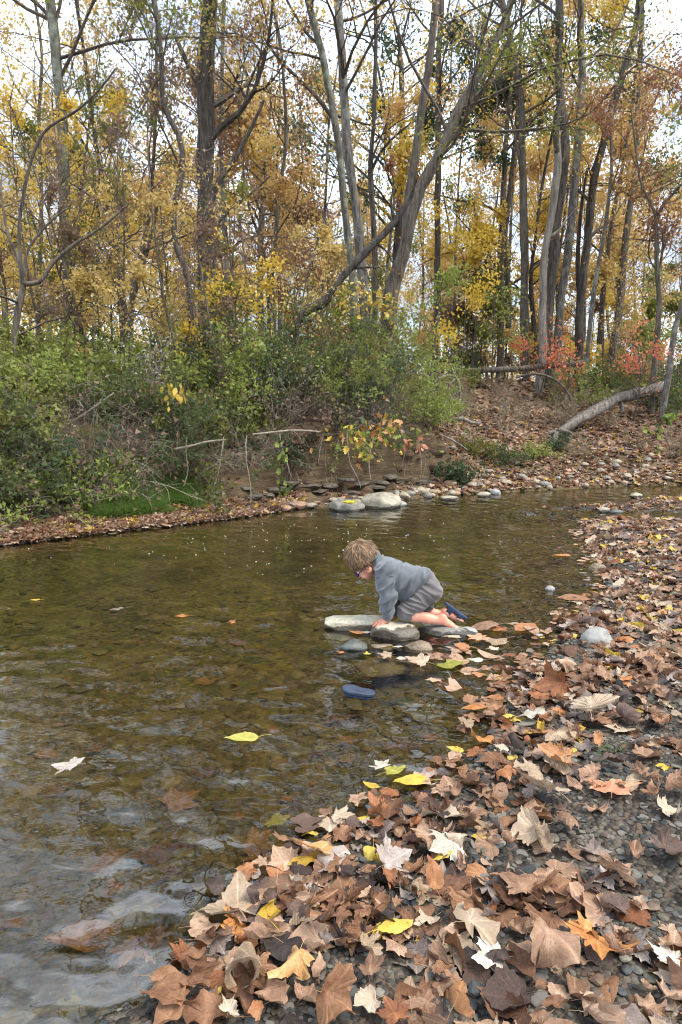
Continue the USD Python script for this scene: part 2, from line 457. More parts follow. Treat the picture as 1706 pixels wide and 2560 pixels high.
def ground(x, y):
    """Ground height and kind (0 stream bed, 1 near bar, 2 far bank, 3 forest floor) at x, y."""
    x, y = np.asarray(x, float), np.asarray(y, float)
    P = shapely.points(x, y)
    d = shapely.distance(shore, P)
    df, dn = shapely.distance(far_line, P), shapely.distance(near_line, P)
    wet = shapely.contains_xy(water_poly, x, y)
    far = ~wet & (df < dn) & ~shapely.contains_xy(isle_poly, x, y)
    q = np.stack([x, y, 0 * x], -1)
    n1, n2, n3 = meshkit.fbm(q * 0.5, 4, 3) - 0.5, meshkit.fbm(q * 2.2, 4, 7) - 0.5, meshkit.fbm(q * 9, 3, 9) - 0.5
    bed = -(0.015 + 0.30 * (1 - np.exp(-d / 1.4))) + 0.10 * n2 * np.minimum(1, d) + 0.035 * n3
    bar = 0.004 + 0.055 * d - 0.006 * np.minimum(d, 4) ** 2 + 0.05 * n2 * np.minimum(1, d * 2) + 0.02 * n3
    bar = np.where(y < -1, np.maximum(bar, 0.05), bar)
    d = d + 0.35 * n2 * np.clip(d, 0, 1)
    cut = 0.02 + 0.11 * np.minimum(d / 0.7, 1) + 0.88 * sstep(0.66, 0.86, d) + 0.92 * sstep(0.9, 5.0, d)
    grassy = 0.02 + 0.12 * np.minimum(d / 0.5, 1) + 0.95 * sstep(0.45, 1.9, d) + 0.85 * sstep(1.2, 5.0, d)
    slope = 0.02 + 0.30 * np.minimum(d / 0.9, 1) + 0.55 * sstep(0.5, 2.6, d) + 0.92 * sstep(1.2, 6.0, d)
    wl, wr = sstep(-0.8, -1.5, x), sstep(1.1, 2.4, x)
    bank = (cut * (1 - wl) + grassy * wl) * (1 - wr) + slope * wr
    bank = bank + 0.5 * n1 * sstep(1, 5, d) + 0.16 * n2 * np.clip(d, 0.1, 1) + 0.05 * n3 + 0.012 * np.maximum(d - 6, 0)
    z = np.where(wet, bed, np.where(far, np.maximum(bank, 0.012), np.maximum(bar, 0.004)))
    kind = np.where(wet, 0, np.where(far, np.where((d > 4.5) | ((x > 1.9) & (d > 1.1)), 3, 2), 1))
    return z, kind


def gz(x, y):
    return float(ground(np.array([x]), np.array([y]))[0][0])


def hit(px, py, y0=5.0, y1=40.0):
    """Where the view ray through a photo point meets the ground."""
    d = ray(px, py)
    t = np.linspace(y0, y1, 1500)
    p = np.array([0, 0, CAM_H]) + d[None] * (t / d[1])[:, None]
    z, _ = ground(p[:, 0], p[:, 1])
    below = np.nonzero(p[:, 2] <= z)[0]
    return p[below[0]] if len(below) else p[-1]


ang = np.concatenate([np.linspace(-36, 36, 300), np.linspace(36, 324, 74)[1:-1]])
rad = np.concatenate([np.linspace(0.25, 2.0, 40), np.linspace(2.0, 14, 250)[1:], np.geomspace(14, 600, 70)[1:]])
A, Rr = np.meshgrid(np.radians(ang), rad)
gx, gy = (Rr * np.sin(A)).ravel(), (Rr * np.cos(A)).ravel()
gzv, gk = ground(gx, gy)
n_r, n_a = A.shape
ii, jj = np.meshgrid(np.arange(n_r - 1), np.arange(n_a), indexing="ij")
v00, v01 = ii * n_a + jj, ii * n_a + (jj + 1) % n_a
quads = np.stack([v00, v01, v01 + n_a, v00 + n_a], -1).reshape(-1, 4)
gv = np.vstack([np.stack([gx, gy, gzv], 1), [[0, 0, gz(0, 0)]]])
gf = np.vstack([quads[:, [0, 2, 1]], quads[:, [0, 3, 2]], np.stack([np.full(n_a, len(gv) - 1), (np.arange(n_a) + 1) % n_a, np.arange(n_a)], 1)])
gk = np.append(gk, 1)
fk = np.sort(gk[gf], axis=1)[:, 1]


def soil(name, nodes, links, bump=0.6):
    base = {"g": ("geometry", {}), "p": ("principled_bsdf", {"roughness": 0.85, "specular_ior_level": 0.25}), "b": ("bump", {"strength": bump, "distance": 0.03})}
    return usdkit.material(stage, f"/World/Looks/{name}", {**base, **nodes}, links + [("b.normal", "p.normal")], surface="p.BSDF")


bed_mat = soil("stream_bed", {
    "v": ("voronoi_texture", {"scale": 22.0, "randomness": 1.0}), "v2": ("voronoi_texture", {"scale": 9.0}),
    "mp": ("mapping", {"scale": (1.0, 1.6, 1.0)}),
    "n": ("noise_texture", {"scale": 1.6, "detail": 6.0, "roughness": 0.6}), "n2": ("noise_texture", {"scale": 30.0, "detail": 4.0}),
    "r": ("rgb_ramp", {"ramp": [(0.30, (0.040, 0.032, 0.011)), (0.48, (0.092, 0.073, 0.026)), (0.62, (0.14, 0.112, 0.048)), (0.75, (0.072, 0.060, 0.025))]}),
    "rv": ("rgb_ramp", {"ramp": [(0.0, (0.55, 0.55, 0.5)), (0.5, (1, 1, 1)), (1.0, (1.5, 1.4, 1.25))]}),
    "sc": ("separate_color", {}), "m": ("mix", {"mix_type": "multiply", "fac": 0.8}), "h": ("math", {"math_type": "add"}),
}, [("g.position", "mp.vector"), ("mp.vector", "v.vector"), ("mp.vector", "v2.vector"), ("g.position", "n.vector"), ("g.position", "n2.vector"), ("n.fac", "r.fac"), ("v.color", "sc.color"), ("sc.r", "rv.fac"),
    ("r.color", "m.color1"), ("rv.color", "m.color2"), ("m.color", "p.base_color"), ("v.distance", "h.value1"), ("n2.fac", "h.value2"), ("h.value", "b.height")], 0.8)
bar_mat = soil("gravel_bar", {
    "v": ("voronoi_texture", {"scale": 55.0}), "n": ("noise_texture", {"scale": 2.0, "detail": 5.0}), "n2": ("noise_texture", {"scale": 60.0, "detail": 4.0}),
    "r": ("rgb_ramp", {"ramp": [(0.3, (0.028, 0.023, 0.017)), (0.55, (0.062, 0.050, 0.038)), (0.75, (0.10, 0.085, 0.064))]}),
    "sc": ("separate_color", {}), "rv": ("rgb_ramp", {"ramp": [(0.0, (0.5, 0.5, 0.5)), (1.0, (1.6, 1.6, 1.6))]}), "m": ("mix", {"mix_type": "multiply", "fac": 1.0}), "h": ("math", {"math_type": "subtract", "value1": 1.0}),
}, [("g.position", "v.vector"), ("g.position", "n.vector"), ("n.fac", "r.fac"), ("v.color", "sc.color"), ("sc.g", "rv.fac"), ("r.color", "m.color1"), ("rv.color", "m.color2"), ("m.color", "p.base_color"), ("v.distance", "h.value2"), ("h.value", "b.height")], 0.9)
bank_mat = soil("bank_soil", {
    "mp": ("mapping", {"scale": (1.0, 1.0, 5.0)}), "n": ("noise_texture", {"scale": 2.4, "detail": 7.0, "roughness": 0.65}), "n2": ("noise_texture", {"scale": 9.0, "detail": 7.0, "roughness": 0.7}),
    "r": ("rgb_ramp", {"ramp": [(0.28, (0.030, 0.020, 0.011)), (0.45, (0.075, 0.050, 0.027)), (0.6, (0.120, 0.082, 0.045)), (0.75, (0.070, 0.060, 0.024))]}),
}, [("g.position", "mp.vector"), ("mp.vector", "n.vector"), ("mp.vector", "n2.vector"), ("n.fac", "r.fac"), ("r.color", "p.base_color"), ("n2.fac", "b.height")], 1.0)
floor_mat = soil("forest_floor", {
    "v": ("voronoi_texture", {"scale": 11.0}), "n": ("noise_texture", {"scale": 1.1, "detail": 6.0}),
    "sc": ("separate_color", {}), "r": ("rgb_ramp", {"ramp": [(0.0, (0.05, 0.03, 0.018)), (0.4, (0.15, 0.088, 0.055)), (0.75, (0.25, 0.155, 0.105)), (1.0, (0.30, 0.20, 0.12))]}),
    "rn": ("rgb_ramp", {"ramp": [(0.3, (0.5, 0.5, 0.5)), (0.7, (1.1, 1.1, 1.1))]}), "m": ("mix", {"mix_type": "multiply", "fac": 1.0}),
}, [("g.position", "v.vector"), ("g.position", "n.vector"), ("v.color", "sc.color"), ("sc.r", "r.fac"), ("n.fac", "rn.fac"), ("r.color", "m.color1"), ("rn.color", "m.color2"), ("m.color", "p.base_color"), ("v.distance", "b.height")], 0.8)
for k, (nm, mt) in enumerate((("stream_bed", bed_mat), ("gravel_bar", bar_mat), ("river_bank", bank_mat), ("forest_ground", floor_mat))):
    f = gf[fk == k]
    use, inv = np.unique(f, return_inverse=True)
    p = part(nm, (gv[use], inv.reshape(f.shape)), mt, None, True)
    tag(p, ["stream bed of olive silt and stones under the shallow water", "gravel bar of dark wet pebbles along the near side of the creek", "eroded brown earth bank across the creek", "leaf covered forest ground behind the bank"][k], kind="structure")

# water: a clear sheet that mirrors by its angle, over the bed that shows through
water_mat = usdkit.material(stage, "/World/Looks/water", {
    "g": ("geometry", {}),
    "m1": ("mapping", {"scale": (1.0, 1.5, 1.0)}), "n1": ("noise_texture", {"scale": 7.5, "detail": 2.0, "roughness": 0.45, "distortion": 0.6}),
    "m2": ("mapping", {"scale": (0.7, 2.0, 1.0), "rotation": (0, 0, 0.35)}), "n2": ("noise_texture", {"scale": 19.0, "detail": 2.0, "roughness": 0.5}),
    "n3": ("noise_texture", {"scale": 1.3, "detail": 2.0}), "r3": ("rgb_ramp", {"ramp": [(0.3, (0.25, 0.25, 0.25)), (0.75, (1, 1, 1))]}),
    "a": ("math", {"math_type": "multiply_add", "value2": 0.38}), "a2": ("math", {"math_type": "multiply"}),
    "sp": ("separate_xyz", {}), "far": ("map_range", {"range_type": "smoothstep", "from_min": 2.0, "from_max": 9.0, "to_min": 0.55, "to_max": 1.5}), "a3": ("math", {"math_type": "multiply"}),
    "b": ("bump", {"strength": 1.0, "distance": 0.004}),
    "fr": ("fresnel", {"IOR": 1.72}), "t": ("transparent_bsdf", {"color": (0.76, 0.73, 0.54)}), "gl": ("glossy_bsdf", {"roughness": 0.0, "color": (1, 1, 1)}),
    "mix": ("mix_closure", {}),
}, [("g.position", "m1.vector"), ("m1.vector", "n1.vector"), ("g.position", "m2.vector"), ("m2.vector", "n2.vector"), ("g.position", "n3.vector"), ("n3.fac", "r3.fac"),
    ("n2.fac", "a.value1"), ("n1.fac", "a.value3"), ("a.value", "a2.value1"), ("r3.color", "a2.value2"), ("g.position", "sp.vector"), ("sp.y", "far.value"), ("a2.value", "a3.value1"), ("far.result", "a3.value2"), ("a3.value", "b.height"),
    ("b.normal", "gl.normal"), ("fr.fac", "mix.fac"), ("t.BSDF", "mix.closure1"), ("gl.BSDF", "mix.closure2")], surface="mix.closure")
wr_ = np.random.default_rng(64)


def swell(x, y):
    """Height of the rippled surface."""
    h = np.zeros_like(x)
    calm = 0.35 + 1.3 * sstep(0.35, 0.7, meshkit.fbm(np.stack([x * 0.45, y * 0.45, 0 * x], -1), 3, 2))
    calm = calm * (0.80 + 0.75 * sstep(2.2, 8.0, y))
    wx_, wy_ = 0.10 * (meshkit.noise(np.stack([x * 2.5, y * 2.5, 0 * x], -1), 4) - 0.5), 0.10 * (meshkit.noise(np.stack([x * 2.5, y * 2.5, 0 * x + 9], -1), 5) - 0.5)
    for k in range(46):
        lam = 0.055 * (6.0 ** wr_.uniform())
        th = wr_.normal(math.pi / 2 - 0.25, 0.65)
        a = 0.0145 * lam / (2 * math.pi)
        h += a * np.sin(2 * math.pi / lam * ((x + wx_) * math.cos(th) + (y + wy_) * math.sin(th)) + wr_.uniform(0, 6.28))
    h *= calm * (1 + 2.2 * np.exp(-((y - 8.35) / 0.45) ** 2) * sstep(1.6, 2.6, x))      # the riffle
    r = np.hypot(x - 0.62, y - 4.15)                        # rings spreading from the child's feet
    return h + 0.0011 * np.exp(-r / 0.9) * np.sin(2 * math.pi * r / 0.085) * sstep(0.15, 0.4, r)


wa = np.radians(np.concatenate([np.linspace(-100, -31, 24)[:-1], np.linspace(-31, 31, 310), np.linspace(31, 100, 24)[1:]]))
wrr = np.concatenate([np.linspace(0.3, 1.2, 12)[:-1], np.geomspace(1.2, 12.5, 330), np.geomspace(12.5, 30, 16)[1:]])
AA, RR = np.meshgrid(wa, wrr)
wx, wy = RR * np.sin(AA), RR * np.cos(AA)
wz = swell(wx, wy)
nr, na = AA.shape
wi = np.arange(nr - 1)[:, None] * na + np.arange(na - 1)[None]
wf = np.stack([wi, wi + 1, wi + na + 1, wi + na], -1).reshape(-1, 4)[:, ::-1] if False else np.stack([wi, wi + na, wi + na + 1, wi + 1], -1).reshape(-1, 4)[:, ::-1]
cen = np.stack([wx.ravel()[wf].mean(1), wy.ravel()[wf].mean(1)], 1)
wf = wf[shapely.distance(water_poly, shapely.points(cen)) < 0.6]  # the sheet ends inside the banks
use, inv = np.unique(wf, return_inverse=True)
wf = inv.reshape(wf.shape)
w = part("water", (np.stack([wx.ravel(), wy.ravel(), wz.ravel()], 1)[use], np.vstack([wf[:, [0, 1, 2]], wf[:, [0, 2, 3]]])), water_mat, None, True)
tag(w, "shallow clear creek water rippling between the gravel bar and the far bank", kind="structure")
# ------------------------------------------------------------------ the child kneeling on the stones
YB = 4.08


def relax(m, iterations=3):
    """Taubin smoothing over the mesh's edges."""
    from scipy.sparse import coo_matrix
    e = m.edges_unique
    n = len(m.vertices)
    A = coo_matrix((np.ones(2 * len(e)), (np.r_[e[:, 0], e[:, 1]], np.r_[e[:, 1], e[:, 0]])), shape=(n, n)).tocsr()
    deg = np.maximum(np.asarray(A.sum(1)).ravel(), 1)[:, None]
    v = np.array(m.vertices)
    for k in range(iterations):
        v = v + 0.5 * (A @ v / deg - v)
        v = v - 0.52 * (A @ v / deg - v)
    m.vertices = v
    return m


def zp(X, Y, dy=0.0):
    """A point of the close view of the child, dy metres beyond his middle plane."""
    return at_y(780 + X / 3.409, 1300 + Y / 3.409, YB + dy)


skin_mat = usdkit.material(stage, "/World/Looks/skin", {
    "tc": ("texture_coordinate", {}), "n": ("noise_texture", {"scale": 16.0, "detail": 3.0}),
    "r": ("rgb_ramp", {"ramp": [(0.35, (0.50, 0.205, 0.135)), (0.65, (0.60, 0.29, 0.20))]}),
    "p": ("principled_bsdf", {"roughness": 0.45, "specular_ior_level": 0.35, "subsurface_weight": 0.35, "subsurface_scale": 0.006, "subsurface_radius": (1.0, 0.35, 0.2)}),
}, [("tc.object", "n.vector"), ("n.fac", "r.fac"), ("r.color", "p.base_color")], surface="p.BSDF")


def cloth(name, a, b, weave=900.0):
    return usdkit.material(stage, f"/World/Looks/{name}", {
        "tc": ("texture_coordinate", {}), "n": ("noise_texture", {"scale": 14.0, "detail": 5.0, "roughness": 0.6}), "w": ("noise_texture", {"scale": weave, "detail": 2.0}),
        "n3": ("noise_texture", {"scale": 38.0, "detail": 3.0}), "h": ("math", {"math_type": "multiply_add", "value2": 0.04}),
        "r": ("rgb_ramp", {"ramp": [(0.3, a), (0.7, b)]}), "b": ("bump", {"strength": 0.35, "distance": 0.004}),
        "p": ("principled_bsdf", {"roughness": 0.95, "specular_ior_level": 0.15, "sheen_weight": 0.25, "sheen_roughness": 0.5}),
    }, [("tc.object", "n.vector"), ("tc.object", "w.vector"), ("tc.object", "n3.vector"), ("n.fac", "r.fac"), ("r.color", "p.base_color"), ("w.fac", "h.value1"), ("n3.fac", "h.value3"), ("h.value", "b.height"), ("b.normal", "p.normal")], surface="p.BSDF")


fleece = cloth("grey_fleece", (0.086, 0.093, 0.102), (0.118, 0.127, 0.138))
rib_knit = cloth("grey_rib_knit", (0.060, 0.066, 0.072), (0.085, 0.092, 0.098))
twill = cloth("grey_twill", (0.100, 0.091, 0.090), (0.138, 0.127, 0.125))
foam_navy = look("navy_foam", [(0.3, (0.018, 0.030, 0.060)), (0.7, (0.030, 0.048, 0.090))], 30, 0.5, 0.15, 300)
hair_mat = usdkit.material(stage, "/World/Looks/hair", {
    "g": ("geometry", {}), "r": ("rgb_ramp", {"ramp": [(0.2, (0.075, 0.038, 0.018)), (0.5, (0.25, 0.150, 0.080)), (0.8, (0.55, 0.39, 0.24))]}),
    "n": ("attribute", {"attribute": "vein"}), "p": ("principled_bsdf", {"roughness": 0.5, "specular_ior_level": 0.4}),
}, [("n.fac", "r.fac"), ("r.color", "p.base_color")], surface="p.BSDF")
strand_mat = usdkit.material(stage, "/World/Looks/hair_strand", {
    "hi": ("hair_info", {}), "wn": ("white_noise_texture", {"dimensions": "1D"}), "r": ("rgb_ramp", {"ramp": [(0.0, (0.075, 0.038, 0.018)), (0.4, (0.22, 0.130, 0.068)), (0.75, (0.42, 0.28, 0.165)), (1.0, (0.62, 0.47, 0.31))]}),
    "p": ("principled_bsdf", {"roughness": 0.45, "specular_ior_level": 0.5}),
}, [("wn.value", "r.fac"), ("hi.index", "wn.w"), ("r.color", "p.base_color")], surface="p.BSDF")
glass_navy = look("navy_plastic", [(0.3, (0.006, 0.008, 0.10)), (0.7, (0.010, 0.012, 0.14))], 20, 0.25, 0, spec=0.5)
strap_black = look("black_strap", [(0.3, (0.012, 0.012, 0.014)), (0.7, (0.02, 0.02, 0.022))], 40, 0.7)
eye_mat = look("eye_white", [(0.3, (0.7, 0.68, 0.65)), (0.7, (0.75, 0.73, 0.7))], 20, 0.2)
lip_mat = look("lip", [(0.3, (0.45, 0.16, 0.13)), (0.7, (0.5, 0.2, 0.16))], 40, 0.4)
lens_mat = usdkit.material(stage, "/World/Looks/lens", {"f": ("fresnel", {"IOR": 1.5}), "t": ("transparent_bsdf", {}), "g": ("glossy_bsdf", {"roughness": 0.02}), "m": ("mix_closure", {})},
                           [("f.fac", "m.fac"), ("t.BSDF", "m.closure1"), ("g.BSDF", "m.closure2")], surface="m.closure")

Hc = zp(425, 312, 0.0)
hf = np.array([-0.735, 0.16, -0.66])
hf /= np.linalg.norm(hf)
hl = np.cross(hf, np.array([-0.67, 0, 0.74]))
hl = hl / np.linalg.norm(hl)
hl = hl if hl[1] < 0 else -hl                               # towards the camera: his near ear
hu = np.cross(hl, hf)
hu = hu if hu[2] > 0 else -hu
HA = np.array([hf, hu, hl])


def hd(f, u, l=0.0):
    return Hc + f * hf + u * hu + l * hl


lo, hi = zp(270, 130, 0) - [0.02, 0.24, 0.02], zp(1350, 1010, 0) + [0.02, 0.24, 0.02]
lo, hi = np.minimum(lo, hi), np.maximum(lo, hi)
B = Field(lo, hi, 0.0044)
# head and face
B.ell(hd(0, 0), (0.083, 0.080, 0.068), HA, 0.01)
B.ell(hd(0.035, -0.070), (0.050, 0.064, 0.052), HA, 0.02)
B.ell(hd(0.056, -0.122), (0.021, 0.019, 0.022), HA, 0.015)
for l in (-0.03, 0.03):
    B.ell(hd(0.050, -0.086, l), (0.030, 0.032, 0.026), HA, 0.015)
    B.ell(hd(0.083, -0.056, l), (0.012, 0.010, 0.014), HA, 0.008, "cut")
    B.ell(hd(0.006, -0.074, l / 0.03 * 0.056), (0.021, 0.029, 0.015), HA, 0.004)
    B.ell(hd(0.010, -0.070, l / 0.03 * 0.074), (0.011, 0.017, 0.010), HA, 0.004, "cut")
B.cone(hd(0.080, -0.045), hd(0.098, -0.082), 0.007, 0.010, 0.008)
B.ell(hd(0.094, -0.086), (0.010, 0.008, 0.015), HA, 0.006)
B.ell(hd(0.078, -0.104), (0.012, 0.010, 0.018), HA, 0.01)
# neck, trunk
B.cone(hd(-0.035, -0.055), zp(610, 420, 0), 0.042, 0.046, 0.02)
for s in (-1, 1):
    B.cone(zp(655, 450, 0.035 * s), zp(745, 515, 0.035 * s), 0.062, 0.070, 0.03)
    B.cone(zp(745, 515, 0.035 * s), zp(850, 520, 0.035 * s), 0.070, 0.060, 0.03)
    B.cone(zp(850, 520, 0.035 * s), zp(1005, 545, 0.040 * s), 0.058, 0.046, 0.03)
    B.cone(zp(980, 510, 0.03 * s), zp(1003, 590, 0.045 * s), 0.040, 0.054, 0.03)
# near arm and far arm
ARMS = {-1: [zp(628, 430, -0.088), zp(645, 640, -0.122), zp(650, 832, -0.108)], 1: [zp(640, 430, 0.088), zp(690, 630, 0.118), zp(722, 800, 0.085)]}
for s, (a, b, c) in ARMS.items():
    B.cone(a, b, 0.038, 0.030, 0.02)
    B.cone(b, c, 0.029, 0.021, 0.012)
# hands: palm, four fingers, thumb
HANDS = {-1: dict(w=zp(650, 832, -0.108), palm=zp(612, 862, -0.118),
                  f=[(zp(585, 853, -0.100), zp(552, 866, -0.103), zp(520, 889, -0.108)), (zp(588, 864, -0.114), zp(556, 880, -0.120), zp(524, 905, -0.128)),
                     (zp(598, 874, -0.127), zp(570, 892, -0.136), zp(548, 913, -0.146)), (zp(612, 880, -0.136), zp(600, 898, -0.148), zp(586, 918, -0.158))],
                  t=(zp(622, 850, -0.098), zp(598, 848, -0.080), zp(566, 862, -0.072))),
         1: dict(w=zp(722, 800, 0.085), palm=zp(695, 826, 0.080),
                 f=[(zp(672, 826, 0.058), zp(650, 834, 0.052), zp(628, 848, 0.046)), (zp(668, 824, 0.072), zp(644, 832, 0.070), zp(618, 846, 0.068)),
                    (zp(668, 824, 0.086), zp(646, 832, 0.088), zp(622, 844, 0.090)), (zp(672, 826, 0.098), zp(652, 832, 0.104), zp(634, 842, 0.108))],
                 t=(zp(702, 830, 0.062), zp(692, 838, 0.045), zp(676, 850, 0.036)))}
for s, h in HANDS.items():
    B.cone(h["w"], h["palm"], 0.019, 0.020, 0.012)
    B.ell(h["palm"], (0.026, 0.026, 0.014), None, 0.01)
    for a, b, c in h["f"]:
        B.cone(h["palm"] * 0.35 + a * 0.65, a, 0.0085, 0.0078, 0.008)
        B.cone(a, b, 0.0078, 0.0070, 0.003)
        B.cone(b, c, 0.0070, 0.0060, 0.003)
    a, b, c = h["t"]
    B.cone(h["palm"] * 0.5 + a * 0.5, b, 0.010, 0.0085, 0.006)
    B.cone(b, c, 0.0085, 0.0068, 0.003)
# legs
B.cone(zp(1005, 595, -0.055), zp(800, 785, -0.085), 0.062, 0.040, 0.02)
B.cone(zp(800, 790, -0.085), zp(880, 812, -0.085), 0.036, 0.037, 0.015)
B.cone(zp(880, 812, -0.085), zp(985, 838, -0.080), 0.037, 0.031, 0.015)
B.cone(zp(985, 838, -0.080), zp(1085, 855, -0.075), 0.031, 0.0255, 0.015)
B.ell(zp(1116, 833, -0.075), (0.026, 0.023, 0.026), None, 0.014)
B.cone(zp(1108, 850, -0.075), zp(1190, 898, -0.070), 0.026, 0.021, 0.014)
for k, (dx, dy, dyy) in enumerate(((0, 0, -0.028), (8, -2, -0.014), (6, -8, -0.002), (0, -13, 0.008), (-8, -18, 0.018))):
    B.cone(zp(1190 + dx * 0.3, 900 + dy * 0.4, -0.068 + dyy * 0.7), zp(1238 + dx - 3 * (k == 0), 926 + dy, -0.062 + dyy), 0.013, 0.0105 if k == 0 else 0.0075, 0.006)
B.cone(zp(1005, 595, 0.055), zp(900, 775, 0.075), 0.060, 0.040, 0.02)
B.cone(zp(900, 780, 0.075), zp(1010, 795, 0.070), 0.036, 0.033, 0.015)
B.cone(zp(1010, 795, 0.070), zp(1125, 806, 0.062), 0.033, 0.024, 0.015)
sd_d = np.array([0.805, -0.06, -0.59])
sd_d /= np.linalg.norm(sd_d)
sd_n = unit(np.array([0.58, 0, 0.81]) - sd_d * (np.array([0.58, 0, 0.81]) @ sd_d))
sd_w = np.cross(sd_n, sd_d)
S0 = zp(1128, 712, 0.060)                                   # heel end of the sandal's sole


def sd(a, n, w=0.0):
    return S0 + sd_d * a + sd_n * n + sd_w * w


B.ell(sd(0.040, -0.036), (0.027, 0.026, 0.024), np.array([sd_d, sd_n, sd_w]), 0.014)
B.cone(zp(1125, 806, 0.062), sd(0.045, -0.040), 0.024, 0.024, 0.01)
B.cone(sd(0.045, -0.036), sd(0.125, -0.026), 0.024, 0.018, 0.014)
for k in range(5):
    w = (k - 2) * 0.0115
    B.cone(sd(0.120, -0.022, w * 0.8), sd(0.158 - 0.004 * abs(k - 1), -0.017, w), 0.011, 0.0075, 0.006)
bv, bf = B.mesh()
m_ = trimesh.Trimesh(bv, bf, process=False)
comps = m_.split(only_watertight=False)
m_ = max(comps, key=lambda c: len(c.faces))
boy_base = np.array([zp(985, 1000)[0], YB, 0.0])
boy = thing("person", "small child in grey sweatshirt and shorts kneeling on stones in the creek, leaning down", "person", boy_base)
FLIP = m_.volume < 0


def nets(F):
    v, f = F.mesh()
    m = trimesh.Trimesh(v, f[:, ::-1] if FLIP else f, process=False)
    return max(m.split(only_watertight=False), key=lambda c: len(c.faces))


if FLIP:
    m_.invert()
relax(m_, iterations=4)
part("body", m_, skin_mat, boy, True)
for l in (-0.03, 0.03):
    e = trimesh.creation.icosphere(2, 0.0115)
    e.apply_translation(hd(0.071, -0.055, l))
    part("eye", e, eye_mat, boy, True)
e = trimesh.creation.icosphere(2, 1.0)
e.apply_scale([0.004, 0.004, 0.014])
e.vertices = e.vertices @ HA + hd(0.0885, -0.103)
part("lips", e, lip_mat, boy, True)


def folds(m, amp, seed, dirs, freq, base=0.0):
    """Pushes a garment's skin in and out in soft folds running across the direction dirs."""
    v, n = np.array(m.vertices), np.array(m.vertex_normals)
    d = np.asarray(dirs, float)
    a = v @ unit(d)
    w = meshkit.fbm(v * 14, 3, seed) * 3.0
    warp = v + 0.03 * (np.stack([meshkit.noise(v * 11, seed + j) for j in (6, 7, 8)], 1) - 0.5)
    b = warp - np.outer(warp @ unit(d), unit(d))
    q = np.outer(warp @ unit(d), unit(d)) * freq + b * 9
    r = 1 - np.abs(2 * meshkit.noise(q, seed + 1) - 1)
    g = meshkit.fbm(v * 16, 2, seed + 5) - 0.5
    m.vertices = v + n * (base + amp * (r ** 1.6 - 0.35) * 1.5 * (0.25 + 1.3 * meshkit.noise(v * 8, seed + 2)) + amp * 0.9 * g)[:, None]
    return m


# sweatshirt
S = Field(lo, hi, 0.004)
for s in (-1, 1):
    S.cone(zp(645, 440, 0.038 * s), zp(742, 508, 0.036 * s), 0.074, 0.093, 0.03)
    S.cone(zp(742, 508, 0.036 * s), zp(835, 518, 0.038 * s), 0.093, 0.080, 0.03)
    S.cone(zp(835, 518, 0.038 * s), zp(925, 500, 0.040 * s), 0.080, 0.061, 0.03)
    S.cone(zp(925, 500, 0.040 * s), zp(962, 495, 0.040 * s), 0.061, 0.048, 0.01)
    S.cone(zp(780, 590, 0.03 * s), zp(870, 560, 0.03 * s), 0.062, 0.060, 0.03)
for s, (a, b, c) in ARMS.items():
    a2 = a + [0.0, 0, 0.004]
    S.cone(a2, a * 0.5 + b * 0.5 + [-0.004, 0, 0], 0.057, 0.051, 0.03)
    S.cone(a * 0.5 + b * 0.5 + [-0.004, 0, 0], b, 0.051, 0.050, 0.012)
    m1 = b * 0.28 + c * 0.72
    S.cone(b, m1, 0.050, 0.041, 0.008)
    S.cone(m1, b * 0.12 + c * 0.88, 0.041, 0.031, 0.008)
S.cone(hd(-0.038, -0.062), zp(600, 405, 0), 0.051, 0.060, 0.02)
S.cone(hd(-0.030, -0.045), hd(-0.03, -0.075), 0.046, 0.050, 0.006, "cut")
sm = nets(S)
sm = folds(sm, 0.0150, 4, (0.80, 0.1, -0.45), 34)
relax(sm, iterations=3)
shirt = part("sweatshirt", sm, fleece, boy, True)
for s, (a, b, c) in ARMS.items():                           # ribbed cuffs
    t = np.linspace(0.845, 0.985, 12)
    pts = b[None] * (1 - t[:, None]) + c[None] * t[:, None]
    v, f = tubes(pts[None], (0.0285 + 0.002 * np.sin(np.linspace(0, np.pi, 12)))[None], 40)
    cc = np.repeat(pts, 40, 0)
    v[:480] = cc + (v[:480] - cc) * (1 + 0.03 * np.cos(np.arange(480) % 40 * np.pi))[:, None]
    part("cuff", (v, f), rib_knit, shirt, True)
for s in (-1,):                                             # shoulder seam
    a, b, c = ARMS[s]
    t = np.linspace(0, 2 * np.pi, 40)
    ax = unit(b - a)
    u1 = unit(np.cross(ax, [0, 1, 0]))
    u2 = np.cross(ax, u1)
    ctr = a + ax * 0.035
    ringp = ctr + 0.0555 * (np.cos(t)[:, None] * u1 + np.sin(t)[:, None] * u2)
    part("shoulder_seam", tubes(ringp[None], np.full((1, 40), 0.0022), 6, False), fleece, shirt, True)
# hem band at the waist
hx = unit(zp(985, 500) - zp(900, 520))
hz = unit(np.cross(hx, [0, 1, 0]))
t = np.linspace(0, 2 * np.pi, 64)
prof = []
for k, (o, g) in enumerate(((0.0, 0.96), (0.004, 1.03), (0.016, 1.05), (0.026, 1.03), (0.029, 0.95))):
    c = zp(943, 500) + hx * o
    rib = 1 + 0.012 * np.cos(t * 40)
    prof.append(c + (np.cos(t) * 0.060 * g * rib)[:, None] * hz + (np.sin(t) * 0.096 * g * rib)[:, None] * np.array([0, 1.0, 0]))
V = np.vstack(prof)
i = np.arange(4)[:, None] * 64 + np.arange(64)[None]
j = np.arange(4)[:, None] * 64 + (np.arange(64)[None] + 1) % 64
Q = np.stack([i, j, j + 64, i + 64], -1).reshape(-1, 4)
part("hem_band", (V, np.vstack([Q[:, [0, 1, 2]], Q[:, [0, 2, 3]]])), rib_knit, shirt, True)

